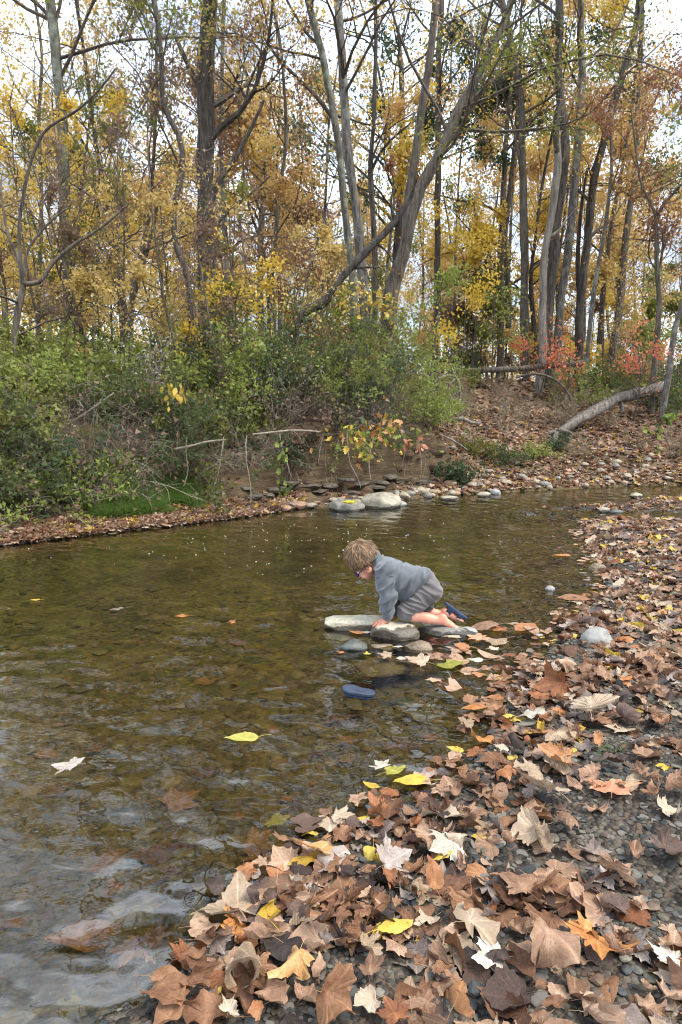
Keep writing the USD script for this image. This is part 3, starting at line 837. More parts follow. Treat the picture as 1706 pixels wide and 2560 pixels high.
# shorts
T = Field(lo, hi, 0.004)
for s in (-1, 1):
    T.cone(zp(975, 512, 0.036 * s), zp(1003, 590, 0.048 * s), 0.054, 0.070, 0.03)
    k = zp(792, 786, -0.085) if s < 0 else zp(905, 765, 0.078)
    h0 = zp(1003, 598, 0.052 * s)
    T.cone(h0, h0 * 0.45 + k * 0.55, 0.070, 0.061, 0.02)
    T.cone(h0 * 0.45 + k * 0.55, k, 0.061, 0.0475 if s < 0 else 0.052, 0.015)
T.cone(zp(800, 770, -0.086), zp(825, 790, -0.086), 0.043, 0.041, 0.01)
tm = nets(T)
tm = folds(tm, 0.0110, 11, (0.35, 0.1, 0.9), 38)
relax(tm, iterations=3)
shorts = part("shorts", tm, twill, boy, True)
# gathered waistband
prof = []
wz = unit(zp(975, 480) - zp(985, 545))
wx_ = unit(np.cross([0, 1, 0], wz))
wx_ = wx_ if wx_[0] > 0 else -wx_
for k, (o, g) in enumerate(((0.0, 0.95), (0.003, 1.0), (0.012, 1.03), (0.022, 1.0), (0.025, 0.94))):
    c = zp(972, 520) + wx_ * o
    rib = 1 + 0.020 * np.cos(t * 26)
    prof.append(c + (np.cos(t) * 0.056 * g * rib)[:, None] * wz + (np.sin(t) * 0.090 * g * rib)[:, None] * np.array([0, 1.0, 0]))
part("waistband", (np.vstack(prof), np.vstack([Q[:, [0, 1, 2]], Q[:, [0, 2, 3]]])), twill, shorts, True)
cord = spline([zp(905, 590, -0.104), zp(890, 606, -0.108), zp(900, 622, -0.108), zp(915, 612, -0.106)], 10)
part("drawstring", tubes(cord[None], np.full((1, 10), 0.0018), 6), twill, shorts, True)

# hair: a cap cut along the hairline, with locks that run out from the whorl
Hh = Field(Hc - 0.15, Hc + 0.15, 0.003)
Hh.ell(hd(-0.005, 0.004), (0.086, 0.086, 0.079), HA, 0.005)
Hh.ell(hd(0.022, 0.040), (0.048, 0.045, 0.055), HA, 0.03)
Hh.ell(hd(-0.022, 0.074), (0.030, 0.022, 0.030), HA, 0.012)
X = Hh.points() - Hc
f_, u_, l_ = X @ hf, X @ hu, X @ hl
whorl = unit(-0.30 * hf + 0.95 * hu)
w1 = unit(np.cross(whorl, hl))
w2 = np.cross(whorl, w1)
lon = np.arctan2(X @ w2, X @ w1)
lat = np.arccos(np.clip((X @ whorl) / np.maximum(np.linalg.norm(X, axis=-1), 1e-6), -1, 1))
lock = meshkit.noise(np.stack([np.cos(lon) * 7 + lat * 1.2, np.sin(lon) * 7, lat * 2.4], -1), 3) - 0.5
fine = meshkit.noise(np.stack([np.cos(lon) * 22, np.sin(lon) * 22, lat * 3], -1), 4) - 0.5
Hh.F -= (0.016 * lock + 0.010 * fine).astype(np.float32)
line = np.interp(f_, [-0.10, -0.062, -0.03, 0.0, 0.03, 0.05, 0.10], [-0.062, -0.068, -0.060, -0.047, -0.058, -0.048, -0.026])
line = line + 0.010 * fine + 0.014 * (lock) - 0.006
Hh.F = np.maximum(Hh.F, (line - u_).astype(np.float32) * 0.8)
hm = nets(Hh)
relax(hm, iterations=2)
hair = part("hair", hm, hair_mat, boy, True)


def streak(p):
    """Light and dark locks along the hair's flow at the points p."""
    x = np.asarray(p) - Hc
    lo_, la_ = np.arctan2(x @ w2, x @ w1), np.arccos(np.clip((x @ whorl) / np.maximum(np.linalg.norm(x, axis=-1), 1e-6), -1, 1))
    return np.clip(0.5 + 1.5 * (meshkit.fbm(np.stack([np.cos(lo_) * 9 + la_ * 0.8, np.sin(lo_) * 9, la_ * 1.3], -1), 3, 12) - 0.5), 0, 1)


veined(UsdGeom.Mesh(hair), streak(np.array(UsdGeom.Mesh(hair).GetPointsAttr().Get()) + boy_base))
rng = np.random.default_rng(5)
sp, fi = trimesh.sample.sample_surface(hm, 5200, seed=5)
nrm = hm.face_normals[fi]
x = sp - Hc
out_dir = unit(x - (x @ whorl)[:, None] * whorl + 1e-4)
tang = unit(out_dir * 0.8 - whorl * 0.75 + rng.normal(0, 0.22, x.shape) + 0.25 * hf)
tang = unit(tang - (tang * nrm).sum(1, keepdims=True) * nrm)
L = rng.uniform(0.022, 0.048, len(sp))
pts = np.zeros((len(sp), 5, 3))
p = sp.copy()
up = rng.uniform(0.05, 0.55, len(sp))
for k in range(5):
    pts[:, k] = p
    n = unit((p - Hc) / np.array([1, 1, 1]))
    step = unit(tang - (tang * n).sum(1, keepdims=True) * n * 0.9 + n * (up * (1 - k / 2.5))[:, None])
    p = p + step * (L / 4)[:, None]
uu = (pts - Hc) @ hu
ff = (pts - Hc) @ hf
keep = (uu[:, 0] > np.interp(ff[:, 0], [-0.1, 0, 0.1], [-0.06, -0.045, -0.03])) & (uu[:, -1] > np.interp(ff[:, -1], [-0.1, 0, 0.05, 0.1], [-0.085, -0.062, -0.062, -0.045]))
pts = pts[keep]
cv = UsdGeom.BasisCurves.Define(stage, fresh("hair_strands", str(hair.GetPath())))
cv.CreateTypeAttr("linear")
cv.CreateCurveVertexCountsAttr(Vt.IntArray.FromNumpy(np.full(len(pts), 5, np.int32)))
cv.CreatePointsAttr(Vt.Vec3fArray.FromNumpy((pts - boy_base).reshape(-1, 3).astype(np.float32)))
cv.CreateWidthsAttr(Vt.FloatArray.FromNumpy(np.tile(np.array([0.0016, 0.0020, 0.0018, 0.0013, 0.0005], np.float32), len(pts))))
cv.SetWidthsInterpolation("vertex")
UsdShade.MaterialBindingAPI.Apply(cv.GetPrim()).Bind(strand_mat)

# looser locks over the cap
lock_mat = usdkit.material(stage, "/World/Looks/hair_lock", {
    "g": ("geometry", {}), "r": ("rgb_ramp", {"ramp": [(0.0, (0.16, 0.092, 0.045)), (0.45, (0.36, 0.225, 0.122)), (0.8, (0.58, 0.41, 0.25)), (1.0, (0.70, 0.55, 0.37))]}),
    "p": ("principled_bsdf", {"roughness": 0.42, "specular_ior_level": 0.5}),
}, [("g.random_per_island", "r.fac"), ("r.color", "p.base_color")], surface="p.BSDF")
pick = rng.choice(len(pts), 420, replace=False)
lk = pts[pick].copy()
lk[:, 1:] += (lk[:, 1:] - lk[:, :1]) * 0.35
lk = lk + unit(lk - Hc) * np.array([0.0, 0.002, 0.004, 0.005, 0.004])[None, :, None] * rng.uniform(0.1, 1.0, (420, 1, 1))
part("locks", tubes(lk, rng.uniform(0.0022, 0.0042, 420)[:, None] * np.array([0.7, 1.0, 0.9, 0.6, 0.12]), 5, False), lock_mat, hair, True)

# glasses with a strap
gl = part("glasses", cat([tubes(np.array([[hd(0.093 - 0.004 * math.cos(a) ** 2, -0.060 + 0.018 * math.sin(a), s * 0.032 + 0.024 * math.cos(a)) for a in np.linspace(0, 2 * np.pi, 28)]]), np.full((1, 28), 0.0030), 6, False) for s in (-1, 1)]
                         + [tubes(np.array([[hd(0.095, -0.055, -0.009), hd(0.098, -0.052, 0.0), hd(0.095, -0.055, 0.009)]]), np.full((1, 3), 0.003), 6)]
                         + [tubes(spline([hd(0.092, -0.058, s * 0.056), hd(0.082, -0.058, s * 0.066), hd(0.05, -0.055, s * 0.071), hd(0.012, -0.046, s * 0.073)], 10)[None], np.full((1, 10), 0.0032), 6) for s in (-1, 1)]),
          glass_navy, boy, True)
for s in (-1, 1):
    a = np.linspace(0, 2 * np.pi, 24)[:-1]
    v = np.array([hd(0.092, -0.060, s * 0.032)] + [hd(0.0925 - 0.004 * math.cos(q) ** 2, -0.060 + 0.017 * math.sin(q), s * 0.032 + 0.023 * math.cos(q)) for q in a])
    part("lens", (v, np.array([[0, 1 + k, 1 + (k + 1) % 23] for k in range(23)])), lens_mat, gl)
strap = spline([hd(0.015, -0.046, 0.074), hd(-0.025, -0.050, 0.076), hd(-0.062, -0.055, 0.060), hd(-0.088, -0.058, 0.02), hd(-0.090, -0.058, -0.02), hd(-0.062, -0.055, -0.060), hd(-0.025, -0.050, -0.076), hd(0.015, -0.046, -0.074)], 30)
part("head_strap", tubes(strap[None], np.full((1, 30), 0.0034), 6), strap_black, gl, True)


def sole_mesh(length, width, thick):
    """A foot-shaped slab along +x from the heel, z up, lightly dished and rounded."""
    n = 44
    a = np.linspace(0, 2 * np.pi, n, endpoint=False)
    xx = (1 - np.cos(a)) / 2
    half = 0.5 * width * np.interp(xx, [0, 0.06, 0.2, 0.45, 0.72, 0.92, 1.0], [0.0, 0.55, 0.80, 0.74, 1.0, 0.72, 0.0])
    yy = np.where(np.sin(a) >= 0, half, -half) + 0.04 * width * np.sin(xx * np.pi * 1.3)
    rings = []
    for s, z in ((0.0, 0.0), (0.90, 0.0), (1.0, 0.18), (1.0, 0.46), (0.97, 0.5), (1.0, 0.54), (1.0, 0.84), (0.93, 1.0), (0.5, 0.90), (0.0, 0.86)):
        rings.append(np.stack([length * (0.5 + (xx - 0.5) * s), yy * s, np.full(n, thick * z) + 0.05 * length * (xx - 0.45) ** 2], 1))
    v = np.vstack(rings)
    i = np.arange(len(rings) - 1)[:, None] * n + np.arange(n)[None]
    j = np.arange(len(rings) - 1)[:, None] * n + (np.arange(n)[None] + 1) % n
    q = np.stack([i, j, j + n, i + n], -1).reshape(-1, 4)
    return v, np.vstack([q[:, [0, 1, 2]], q[:, [0, 2, 3]]])


def band(width, out_w, out_h, th):
    """A strap arched over a foot: in the y, z plane, extruded along x."""
    a = np.linspace(0.01 * np.pi, 0.99 * np.pi, 22)
    o = np.stack([np.cos(a) * out_w, np.sin(a) * out_h], 1)
    i_ = np.stack([np.cos(a[::-1]) * (out_w - th), np.sin(a[::-1]) * (out_h - th)], 1)
    m = trimesh.creation.extrude_polygon(shapely.Polygon(np.vstack([o, i_])), width)
    v = np.array(m.vertices)
    return np.stack([v[:, 2] - width / 2, v[:, 0], v[:, 1]], 1), np.array(m.faces)


# the sandal on his far foot: sole up, straps below
sv, sf = sole_mesh(0.176, 0.066, 0.020)
sv = S0 + sv[:, :1] * sd_d + sv[:, 1:2] * sd_w + (sv[:, 2:3] - 0.006) * sd_n
sandal_part = part("sandal_on_foot", (sv, sf), foam_navy, boy, 40)
for at_, wd, ow, oh in ((0.050, 0.036, 0.031, 0.062), (0.122, 0.024, 0.032, 0.042)):
    v, f = band(wd, ow, oh, 0.005)
    v = S0 + (v[:, :1] + at_) * sd_d + v[:, 1:2] * sd_w - (v[:, 2:3] - 0.002) * sd_n
    part("strap", (v, f), foam_navy, sandal_part, 40)
if False:
    v, f = tubes(np.array([[sd(0.030, -0.002 - 0.052 * k / 9, -0.034) + sd_d * 0.02 * k / 9 for k in range(10)]]), np.full((1, 10), 0.006), 6)

# ------------------------------------------------------------------ stones
def stone_look(name, stops, wet=None, scale=9.0, rough=0.75, speck=0.25):
    """Stone; wet: height (own frame) below which it is dark and wet with an uneven line."""
    nodes = {
        "tc": ("texture_coordinate", {}), "g": ("geometry", {}), "n": ("noise_texture", {"scale": scale, "detail": 7.0, "roughness": 0.65}), "n2": ("noise_texture", {"scale": scale * 7, "detail": 5.0, "roughness": 0.7}),
        "r": ("rgb_ramp", {"ramp": stops}), "rs": ("rgb_ramp", {"ramp": [(0.33, (1 - 1.8 * speck,) * 3), (0.45, (1, 1, 1)), (0.72, (1 + speck,) * 3)]}), "mx": ("mix", {"mix_type": "multiply", "fac": 1.0}),
        "b": ("bump", {"strength": 0.7, "distance": 0.008}), "p": ("principled_bsdf", {"roughness": rough, "specular_ior_level": 0.35}),
    }
    links = [("tc.object", "n.vector"), ("tc.object", "n2.vector"), ("n.fac", "r.fac"), ("n2.fac", "rs.fac"), ("r.color", "mx.color1"), ("rs.color", "mx.color2"), ("n2.fac", "b.height"), ("b.normal", "p.normal")]
    out = "mx.color"
    if wet is not None:                                     # damp stain reaching a little above the waterline
        nodes |= {"s": ("separate_xyz", {}), "w": ("math", {"math_type": "multiply_add", "value2": -0.09}), "mr": ("map_range", {"range_type": "smoothstep", "from_min": wet - 0.036 - 0.004, "from_max": wet - 0.036 + 0.006, "clamp": True}),
                  "dk": ("mix", {"mix_type": "multiply", "fac": 1.0, "color2": (0.20, 0.19, 0.18)}), "wm": ("mix", {}), "rr": ("map_range", {"to_min": 0.25, "to_max": rough})}
        links += [("g.position", "s.vector"), ("n.fac", "w.value1"), ("s.z", "w.value3"), ("w.value", "mr.value"), (out, "dk.color1"), ("dk.color", "wm.color1"), (out, "wm.color2"), ("mr.result", "wm.fac"), ("mr.result", "rr.value"), ("rr.result", "p.roughness")]
        out = "wm.color"
    return usdkit.material(stage, f"/World/Looks/{name}", nodes, links + [(out, "p.base_color")], surface="p.BSDF")


def stone(radii, seed, flat=0.0, sub=3, lump=0.18, facet=0.0, power=2.0, rot=0.0):
    """A stone about the origin: a superellipsoid with lumps, flattened facets and a flat top or bottom."""
    m = trimesh.creation.icosphere(sub, 1.0)
    v = np.array(m.vertices)
    if power != 2.0:
        v = v / (np.abs(v) ** power).sum(1, keepdims=True) ** (1 / power)
    rng = np.random.default_rng(seed)
    if facet:
        for d in unit(rng.normal(size=(9, 3))):
            lim = rng.uniform(1 - facet, 1.0) * (np.abs(v @ d).max())
            h = v @ d
            v = v - np.maximum(h - lim, 0)[:, None] * d * 0.92
    q = v + seed * 3.7
    v = v * (1 + lump * 2 * (meshkit.fbm(q * 1.3, 3, seed) - 0.5) + lump * 0.45 * (meshkit.fbm(q * 4.5, 3, seed + 1) - 0.5))[:, None]
    v = v * np.asarray(radii)
    if rot:
        c, s = math.cos(rot), math.sin(rot)
        v = v @ np.array([[c, s, 0], [-s, c, 0], [0, 0, 1]])
    return v, np.array(m.faces)


pale = stone_look("pale_sandstone", [(0.3, (0.28, 0.245, 0.17)), (0.5, (0.44, 0.395, 0.29)), (0.7, (0.56, 0.515, 0.40))], 0.022)
tanrock = stone_look("tan_river_rock", [(0.3, (0.25, 0.21, 0.15)), (0.5, (0.40, 0.35, 0.27)), (0.7, (0.54, 0.48, 0.38))], 0.050, 11)
farpale = stone_look("dull_sandstone", [(0.3, (0.17, 0.15, 0.105)), (0.5, (0.27, 0.24, 0.175)), (0.7, (0.35, 0.32, 0.24))], 0.022)
dkrock = stone_look("grey_river_rock", [(0.3, (0.10, 0.095, 0.08)), (0.5, (0.17, 0.16, 0.135)), (0.7, (0.26, 0.24, 0.20))], 0.012, 14)
wetrock = stone_look("wet_slate", [(0.3, (0.050, 0.056, 0.050)), (0.55, (0.085, 0.090, 0.078)), (0.75, (0.13, 0.125, 0.10))], None, 9, 0.32)
brownrock = stone_look("brown_flat_rock", [(0.3, (0.09, 0.065, 0.042)), (0.55, (0.17, 0.125, 0.08)), (0.75, (0.24, 0.19, 0.13))], None, 10, 0.45)
bluegrey = stone_look("blue_grey_stone", [(0.3, (0.15, 0.145, 0.125)), (0.5, (0.225, 0.22, 0.20)), (0.7, (0.29, 0.28, 0.255))], None, 5, 0.7, 0.12)


def put_stone(name, label, px, py, radii, mat, zc, seed, dy=0.0, group=None, smooth=50, **kw):
    """px, py: where its front meets the water or ground at height 0; the centre lies radii[1] behind it."""
    p = on_z(px, py, 0.0)
    return solo(name, stone(radii, seed, **kw), mat, label, "stone", (p[0] * (1 + (radii[1] + dy) / p[1]), p[1] + radii[1] + dy, zc), group, None, smooth)


put_stone("stone_slab", "long pale flat stone slab lying in the water in front of the child", 893, 1580, (0.205, 0.080, 0.056), pale, 0.004, 3, 0.02, lump=0.12, power=4.5, rot=-0.05, facet=0.2, sub=4)
put_stone("boulder", "rounded tan stone with a dark wet base under the child's hand and knee", 988, 1600, (0.150, 0.120, 0.072), tanrock, 0.000, 12, -0.01, lump=0.14, facet=0.3, power=2.6, sub=4)
put_stone("boulder", "low grey stone under the child's bare foot, right of the rounded tan stone", 1112, 1590, (0.190, 0.085, 0.062), dkrock, -0.024, 21, -0.012, lump=0.16, facet=0.3, power=2.6, rot=-0.12, sub=4)
put_stone("river_stone", "dark grey angular wet stone left of the rounded tan stone in the water", 884, 1628, (0.082, 0.065, 0.045), wetrock, -0.002, 31, lump=0.14, facet=0.35, rot=0.3)
put_stone("river_stone", "brown cracked flat stone half awash in front of the low grey stone", 1050, 1626, (0.088, 0.062, 0.040), brownrock, -0.008, 44, lump=0.16, facet=0.3, rot=-0.25)
put_stone("river_stone", "low stone barely breaking the water between the dark and the brown stone", 955, 1622, (0.080, 0.042, 0.022), brownrock, -0.010, 52, lump=0.2, facet=0.3)
put_stone("river_stone", "small pebbly tip of stone beside the child's toes", 1165, 1584, (0.075, 0.05, 0.03), bluegrey, -0.006, 57, lump=0.2, facet=0.3)
put_stone("stone_slab", "flat brown stone slab just under the water below the rounded tan stone", 962, 1662, (0.165, 0.115, 0.024), brownrock, -0.048, 61, -0.02, lump=0.12, facet=0.2, power=3.5, rot=0.25)
put_stone("river_stone", "dark sunken stone right of the floating sandal", 1010, 1725, (0.07, 0.05, 0.02), wetrock, -0.09, 67, lump=0.15, facet=0.25, power=3.2, rot=-0.3)
put_stone("river_stone", "smooth pale grey stone at the edge of the leaves right of the creek", 1490, 1628, (0.092, 0.075, 0.066), bluegrey, 0.040, 71, lump=0.14, facet=0.34, power=2.6, rot=0.2)
# far shore
put_stone("boulder", "low greenish boulder with a yellow lichen patch at the far waterline", 866, 1279, (0.235, 0.16, 0.115), dkrock, 0.03, 81, lump=0.14, facet=0.3)
put_stone("boulder", "large pale rounded boulder at the far waterline below the undercut bank", 954, 1273, (0.262, 0.17, 0.150), farpale, 0.045, 93, lump=0.2, facet=0.4, power=2.5)
lich = look("lichen", [(0.3, (0.30, 0.24, 0.01)), (0.7, (0.50, 0.42, 0.03))], 60, 0.9, 0.5)
q = on_z(872, 1262, 0.10)
solo("lichen_patch", stone((0.085, 0.05, 0.018), 7, sub=3, lump=0.5), lich, "yellow lichen growing on the low greenish boulder", "lichen", (q[0] + 0.02, q[1] + 0.06, 0.128), None, None, 40)
put_stone("river_stone", "pale smooth stone right of the large pale boulder", 926 + 72, 1266, (0.10, 0.07, 0.05), bluegrey, 0.02, 95)
put_stone("river_stone", "flat pale stone in the water below the dangling roots", 1124, 1251, (0.125, 0.07, 0.042), farpale, 0.012, 96, power=2.8)
put_stone("river_stone", "pale stone on the far rubble, above the row at the waterline", 1200, 1234, (0.10, 0.08, 0.065), bluegrey, 0.10, 97, 0.45, facet=0.3)
put_stone("river_stone", "whitish round stone at the far waterline below the green weeds", 1211, 1243, (0.10, 0.07, 0.055), farpale, 0.02, 98, facet=0.2)
put_stone("river_stone", "grey stone at the far waterline right of the whitish round one", 1240, 1237, (0.085, 0.07, 0.06), bluegrey, 0.03, 99, facet=0.3)
put_stone("river_stone", "whitish stone at the upper end of the small leaf covered bar", 1591, 1246, (0.10, 0.075, 0.055), farpale, 0.02, 100, facet=0.3)
put_stone("river_stone", "tan stone at the middle of the small leaf covered bar", 1511, 1282, (0.080, 0.06, 0.045), farpale, 0.02, 101, facet=0.25)
put_stone("river_stone", "dark topped flat stone in the riffle beside the tan stone", 1542, 1284, (0.085, 0.05, 0.032), wetrock, 0.012, 102)
put_stone("river_stone", "rounded olive stone standing in shallow water off the leafy bar", 1494, 1430, (0.070, 0.055, 0.048), brownrock, 0.012, 103)
put_stone("river_stone", "small pale stone sticking out of the water right of the child's feet", 1376, 1477, (0.035, 0.03, 0.026), bluegrey, 0.006, 104)
put_stone("river_stone", "small dark stone at the water's edge below the rounded olive stone", 1525, 1463, (0.025, 0.02, 0.02), wetrock, 0.006, 105)
put_stone("river_stone", "small brown stone at the edge of the leaves above the pale grey stone", 1512, 1513, (0.036, 0.03, 0.03), brownrock, 0.016, 106)
put_stone("river_stone", "oval sunken stone left of the yellow green leaf on the stream bed", 562, 1852, (0.035, 0.028, 0.02), brownrock, -0.15, 107)

rng = np.random.default_rng(77)
cob = [stone_look(f"cobble_{n}", st, None, 9, 0.7, 0.2) for n, st in (("buff", [(0.3, (0.18, 0.145, 0.10)), (0.7, (0.30, 0.25, 0.18))]), ("grey", [(0.3, (0.11, 0.10, 0.085)), (0.7, (0.21, 0.195, 0.165))]), ("rust", [(0.3, (0.17, 0.10, 0.06)), (0.7, (0.28, 0.175, 0.11))]))]
cob_n = ["buff cobble", "grey cobble", "rust brown cobble"]
cnt = 0
while cnt < 130:                                            # cobbles along the far waterline, mostly to the right
    t = rng.uniform()
    px = rng.uniform(985, 1706) if t < 0.8 else rng.uniform(640, 985)
    off = abs(rng.normal(0, 0.55)) if px > 1100 else min(0.3, abs(rng.normal(0, 0.16)))
    far_y = np.interp((px - 853) / FOC * 10, FAR[:, 0], FAR[:, 1])
    x = (px - 853) / FOC * (far_y + off) * 1.0
    y = np.interp(x, FAR[:, 0], FAR[:, 1]) + off
    k = rng.choice(3, p=(0.5, 0.32, 0.18))
    r = rng.uniform(0.028, 0.085) * (0.8 if off > 0.8 else 1)
    solo("cobble", stone(r * np.array([rng.uniform(1, 1.5), rng.uniform(0.8, 1.1), rng.uniform(0.5, 0.8)]), int(200 + cnt), sub=2, lump=0.22, facet=0.35, rot=rng.uniform(0, 3)), cob[k],
         single(f"{cob_n[k]} in the rubble,", (x, y, 0.1), LM_BANK), "stone", (x, y, gz(x, y) + r * 0.25), f"{cob_n[k]}s along the far waterline", None, 40)
    cnt += 1
bedm = [stone_look(f"bed_stone_{n}", st, None, 8, 0.6, 0.15) for n, st in (("olive", [(0.3, (0.085, 0.066, 0.028)), (0.7, (0.16, 0.125, 0.06))]), ("brown", [(0.3, (0.10, 0.066, 0.032)), (0.7, (0.17, 0.115, 0.06))]), ("dark", [(0.3, (0.045, 0.036, 0.020)), (0.7, (0.09, 0.072, 0.04))]))]
bed_n = ["olive", "brown", "dark"]
cnt = 0
while cnt < 230:                                            # flat stones lying on the stream bed
    px, py = rng.uniform(0, 1500), 1480 + 900 * rng.uniform() ** 0.8
    p = on_z(px, py, -0.15)
    z, kd = ground(p[:1], p[1:2])
    if kd[0] != 0 or (780 < px < 1240 and py < 1680):
        continue
    r = rng.uniform(0.016, 0.045) * (1.2 if p[1] > 2.6 else 0.7)
    k = rng.choice(3, p=(0.5, 0.25, 0.25))
    solo("bed_stone", stone(r * np.array([rng.uniform(1.0, 1.7), rng.uniform(0.8, 1.1), rng.uniform(0.22, 0.4)]), int(500 + cnt), sub=2, lump=0.22, facet=0.4, power=2.8, rot=rng.uniform(0, 3)), bedm[k],
         single(f"{bed_n[k]} flat stone on the stream bed", p, LM_WATER), "stone", (p[0], p[1], min(z[0] + r * 0.10, -0.012 - r * 0.25)), f"{bed_n[k]} stones on the stream bed", None, 35)
    cnt += 1
protos = [(stone((1.3, 1.0, 0.42), 900 + k, sub=2, lump=0.25, facet=0.35), bedm[k % 3], 40) for k in range(6)]
px, py = rng.uniform(-100, 1500, 16000), 1400 + 1160 * rng.uniform(size=16000) ** 0.7
P = np.array([on_z(a, b, -0.12) for a, b in zip(px, py)])
z, kd = ground(P[:, 0], P[:, 1])
ok = (kd == 0) & (z < -0.02)
P = P[ok]
r = rng.uniform(0.006, 0.022, len(P)) * np.clip(P[:, 1] / 2.6, 0.6, 1.8)
instancer("bed_pebbles", protos, np.stack([P[:, 0], P[:, 1], z[ok]], 1), quat_of(rng, len(P), 0.2), r, rng.integers(0, 6, len(P)), "small olive and brown pebbles covering the stream bed")
pebm = [stone_look(f"pebble_{n}", st, None, 12, 0.5, 0.15) for n, st in (("grey", [(0.3, (0.073, 0.071, 0.065)), (0.7, (0.124, 0.118, 0.107))]), ("olive", [(0.3, (0.068, 0.059, 0.040)), (0.7, (0.112, 0.098, 0.068))]),
        ("rust", [(0.3, (0.090, 0.056, 0.037)), (0.7, (0.146, 0.096, 0.062))]), ("slate", [(0.3, (0.028, 0.031, 0.031)), (0.7, (0.056, 0.062, 0.062))]), ("buff", [(0.3, (0.146, 0.132, 0.107)), (0.7, (0.202, 0.185, 0.152))]))]
protos = [(stone((1.3, 1.0, 0.45), 950 + k, sub=2, lump=0.25, facet=0.5, power=2.6), pebm[k % 5], 30) for k in range(10)]
n = 26000
Y = 0.7 + 7.6 * rng.uniform(size=n) ** 1.7
X = rng.uniform(-1, 1, n) * (0.62 * Y + 0.3)
z, kd = ground(X, Y)
ok = (kd == 1) | ((kd == 0) & (z > -0.03))
X, Y, z = X[ok], Y[ok], z[ok]
r = np.exp(rng.normal(math.log(0.0068), 0.42, len(X))) * np.clip(Y / 2.0, 0.8, 1.9)
instancer("pebbles", protos, np.stack([X, Y, z + r * 0.1], 1), quat_of(rng, len(X), 0.25), r, rng.integers(0, 10, len(X)), "wet pebbles and gravel on the bar between the fallen leaves")
n = 60                                                      # larger pebbles one can pick out between the leaves
for k in range(n):
    while True:
        px, py = rng.uniform(900, 1706), rng.uniform(2020, 2540)
        p = on_z(px, py, 0.06)
        z, kd = ground(p[:1], p[1:2])
        if kd[0] == 1:
            break
    r = rng.uniform(0.010, 0.019)
    c = rng.choice(5, p=(0.35, 0.25, 0.12, 0.16, 0.12))
    nm = ["grey", "olive", "rusty", "slate dark", "buff"][c]
    solo("pebble", stone(r * np.array([rng.uniform(1, 1.4), 1, rng.uniform(0.4, 0.6)]), 1000 + k, sub=2, lump=0.2, facet=0.42, rot=rng.uniform(0, 3)), pebm[c],
         single(f"{nm} pebble on the gravel", p, LM_BAR), "pebble", (p[0], p[1], z[0] + r * 0.35), f"{nm} pebbles on the gravel bar", None, 60)
# ------------------------------------------------------------------ the loose sandal floating sole up
p = on_z(897, 1744, 0.0)
fl = thing("sandal", "navy foam child's sandal floating sole up on the water", "sandal", (p[0], p[1] + 0.02, 0.0))
q = trimesh.transformations.rotation_matrix(math.radians(-19), [0, 0, 1])[:3, :3] @ trimesh.transformations.rotation_matrix(math.radians(9), [1, 0, 0])[:3, :3] @ trimesh.transformations.rotation_matrix(math.radians(3), [0, 1, 0])[:3, :3]


def float_at(v):
    return (np.asarray(v) - [0.084, 0, 0]) @ q.T + [p[0], p[1] + 0.02, 0.015]


sole_blue = look("navy_sole_top", [(0.3, (0.022, 0.030, 0.048)), (0.7, (0.036, 0.047, 0.072))], 40, 0.55, 0.2, 500)
v, f = sole_mesh(0.168, 0.070, 0.017)
v[:, 0] = 0.168 - v[:, 0]
v[:, 1] *= -1
part("sole", (float_at(v), f), sole_blue, fl, 45)
v2, f2 = sole_mesh(0.164, 0.067, 0.009)
v2[:, 0] = 0.166 - v2[:, 0]
v2[:, 1] *= -1
part("midsole", (float_at(v2 - [0, 0, 0.0105]), f2), foam_navy, fl, 45)
for a, wd, oh in ((0.045, 0.035, 0.030), (0.112, 0.030, 0.026)):
    v, f = band(wd, 0.031, oh, 0.004)
    part("strap", (float_at(np.stack([v[:, 0] + a, v[:, 1], -v[:, 2] * 0.8 - 0.006], 1)), f), foam_navy, fl, 40)
# ------------------------------------------------------------------ trees
def bark(name, dark, light, lichen=None, rough=0.9):
    nodes = {
        "tc": ("texture_coordinate", {}), "g": ("geometry", {}), "mp": ("mapping", {"scale": (9.0, 9.0, 1.6)}), "n": ("noise_texture", {"scale": 2.2, "detail": 6.0, "roughness": 0.7, "distortion": 0.5}),
        "r": ("rgb_ramp", {"ramp": [(0.36, dark), (0.62, light)]}), "b": ("bump", {"strength": 0.9, "distance": 0.03}), "p": ("principled_bsdf", {"roughness": rough, "specular_ior_level": 0.2}),
    }
    links = [("g.position", "mp.vector"), ("mp.vector", "n.vector"), ("n.fac", "r.fac"), ("n.fac", "b.height"), ("b.normal", "p.normal")]
    out = "r.color"
    if lichen:
        nodes |= {"n2": ("noise_texture", {"scale": 3.5, "detail": 5.0, "roughness": 0.65}), "r2": ("rgb_ramp", {"ramp": [(0.50, (0, 0, 0)), (0.60, (1, 1, 1))]}), "mx": ("mix", {"color2": lichen})}
        links += [("g.position", "n2.vector"), ("n2.fac", "r2.fac"), ("r2.color", "mx.fac"), (out, "mx.color1")]
        out = "mx.color"
    return usdkit.material(stage, f"/World/Looks/{name}", nodes, links + [(out, "p.base_color")], surface="p.BSDF")


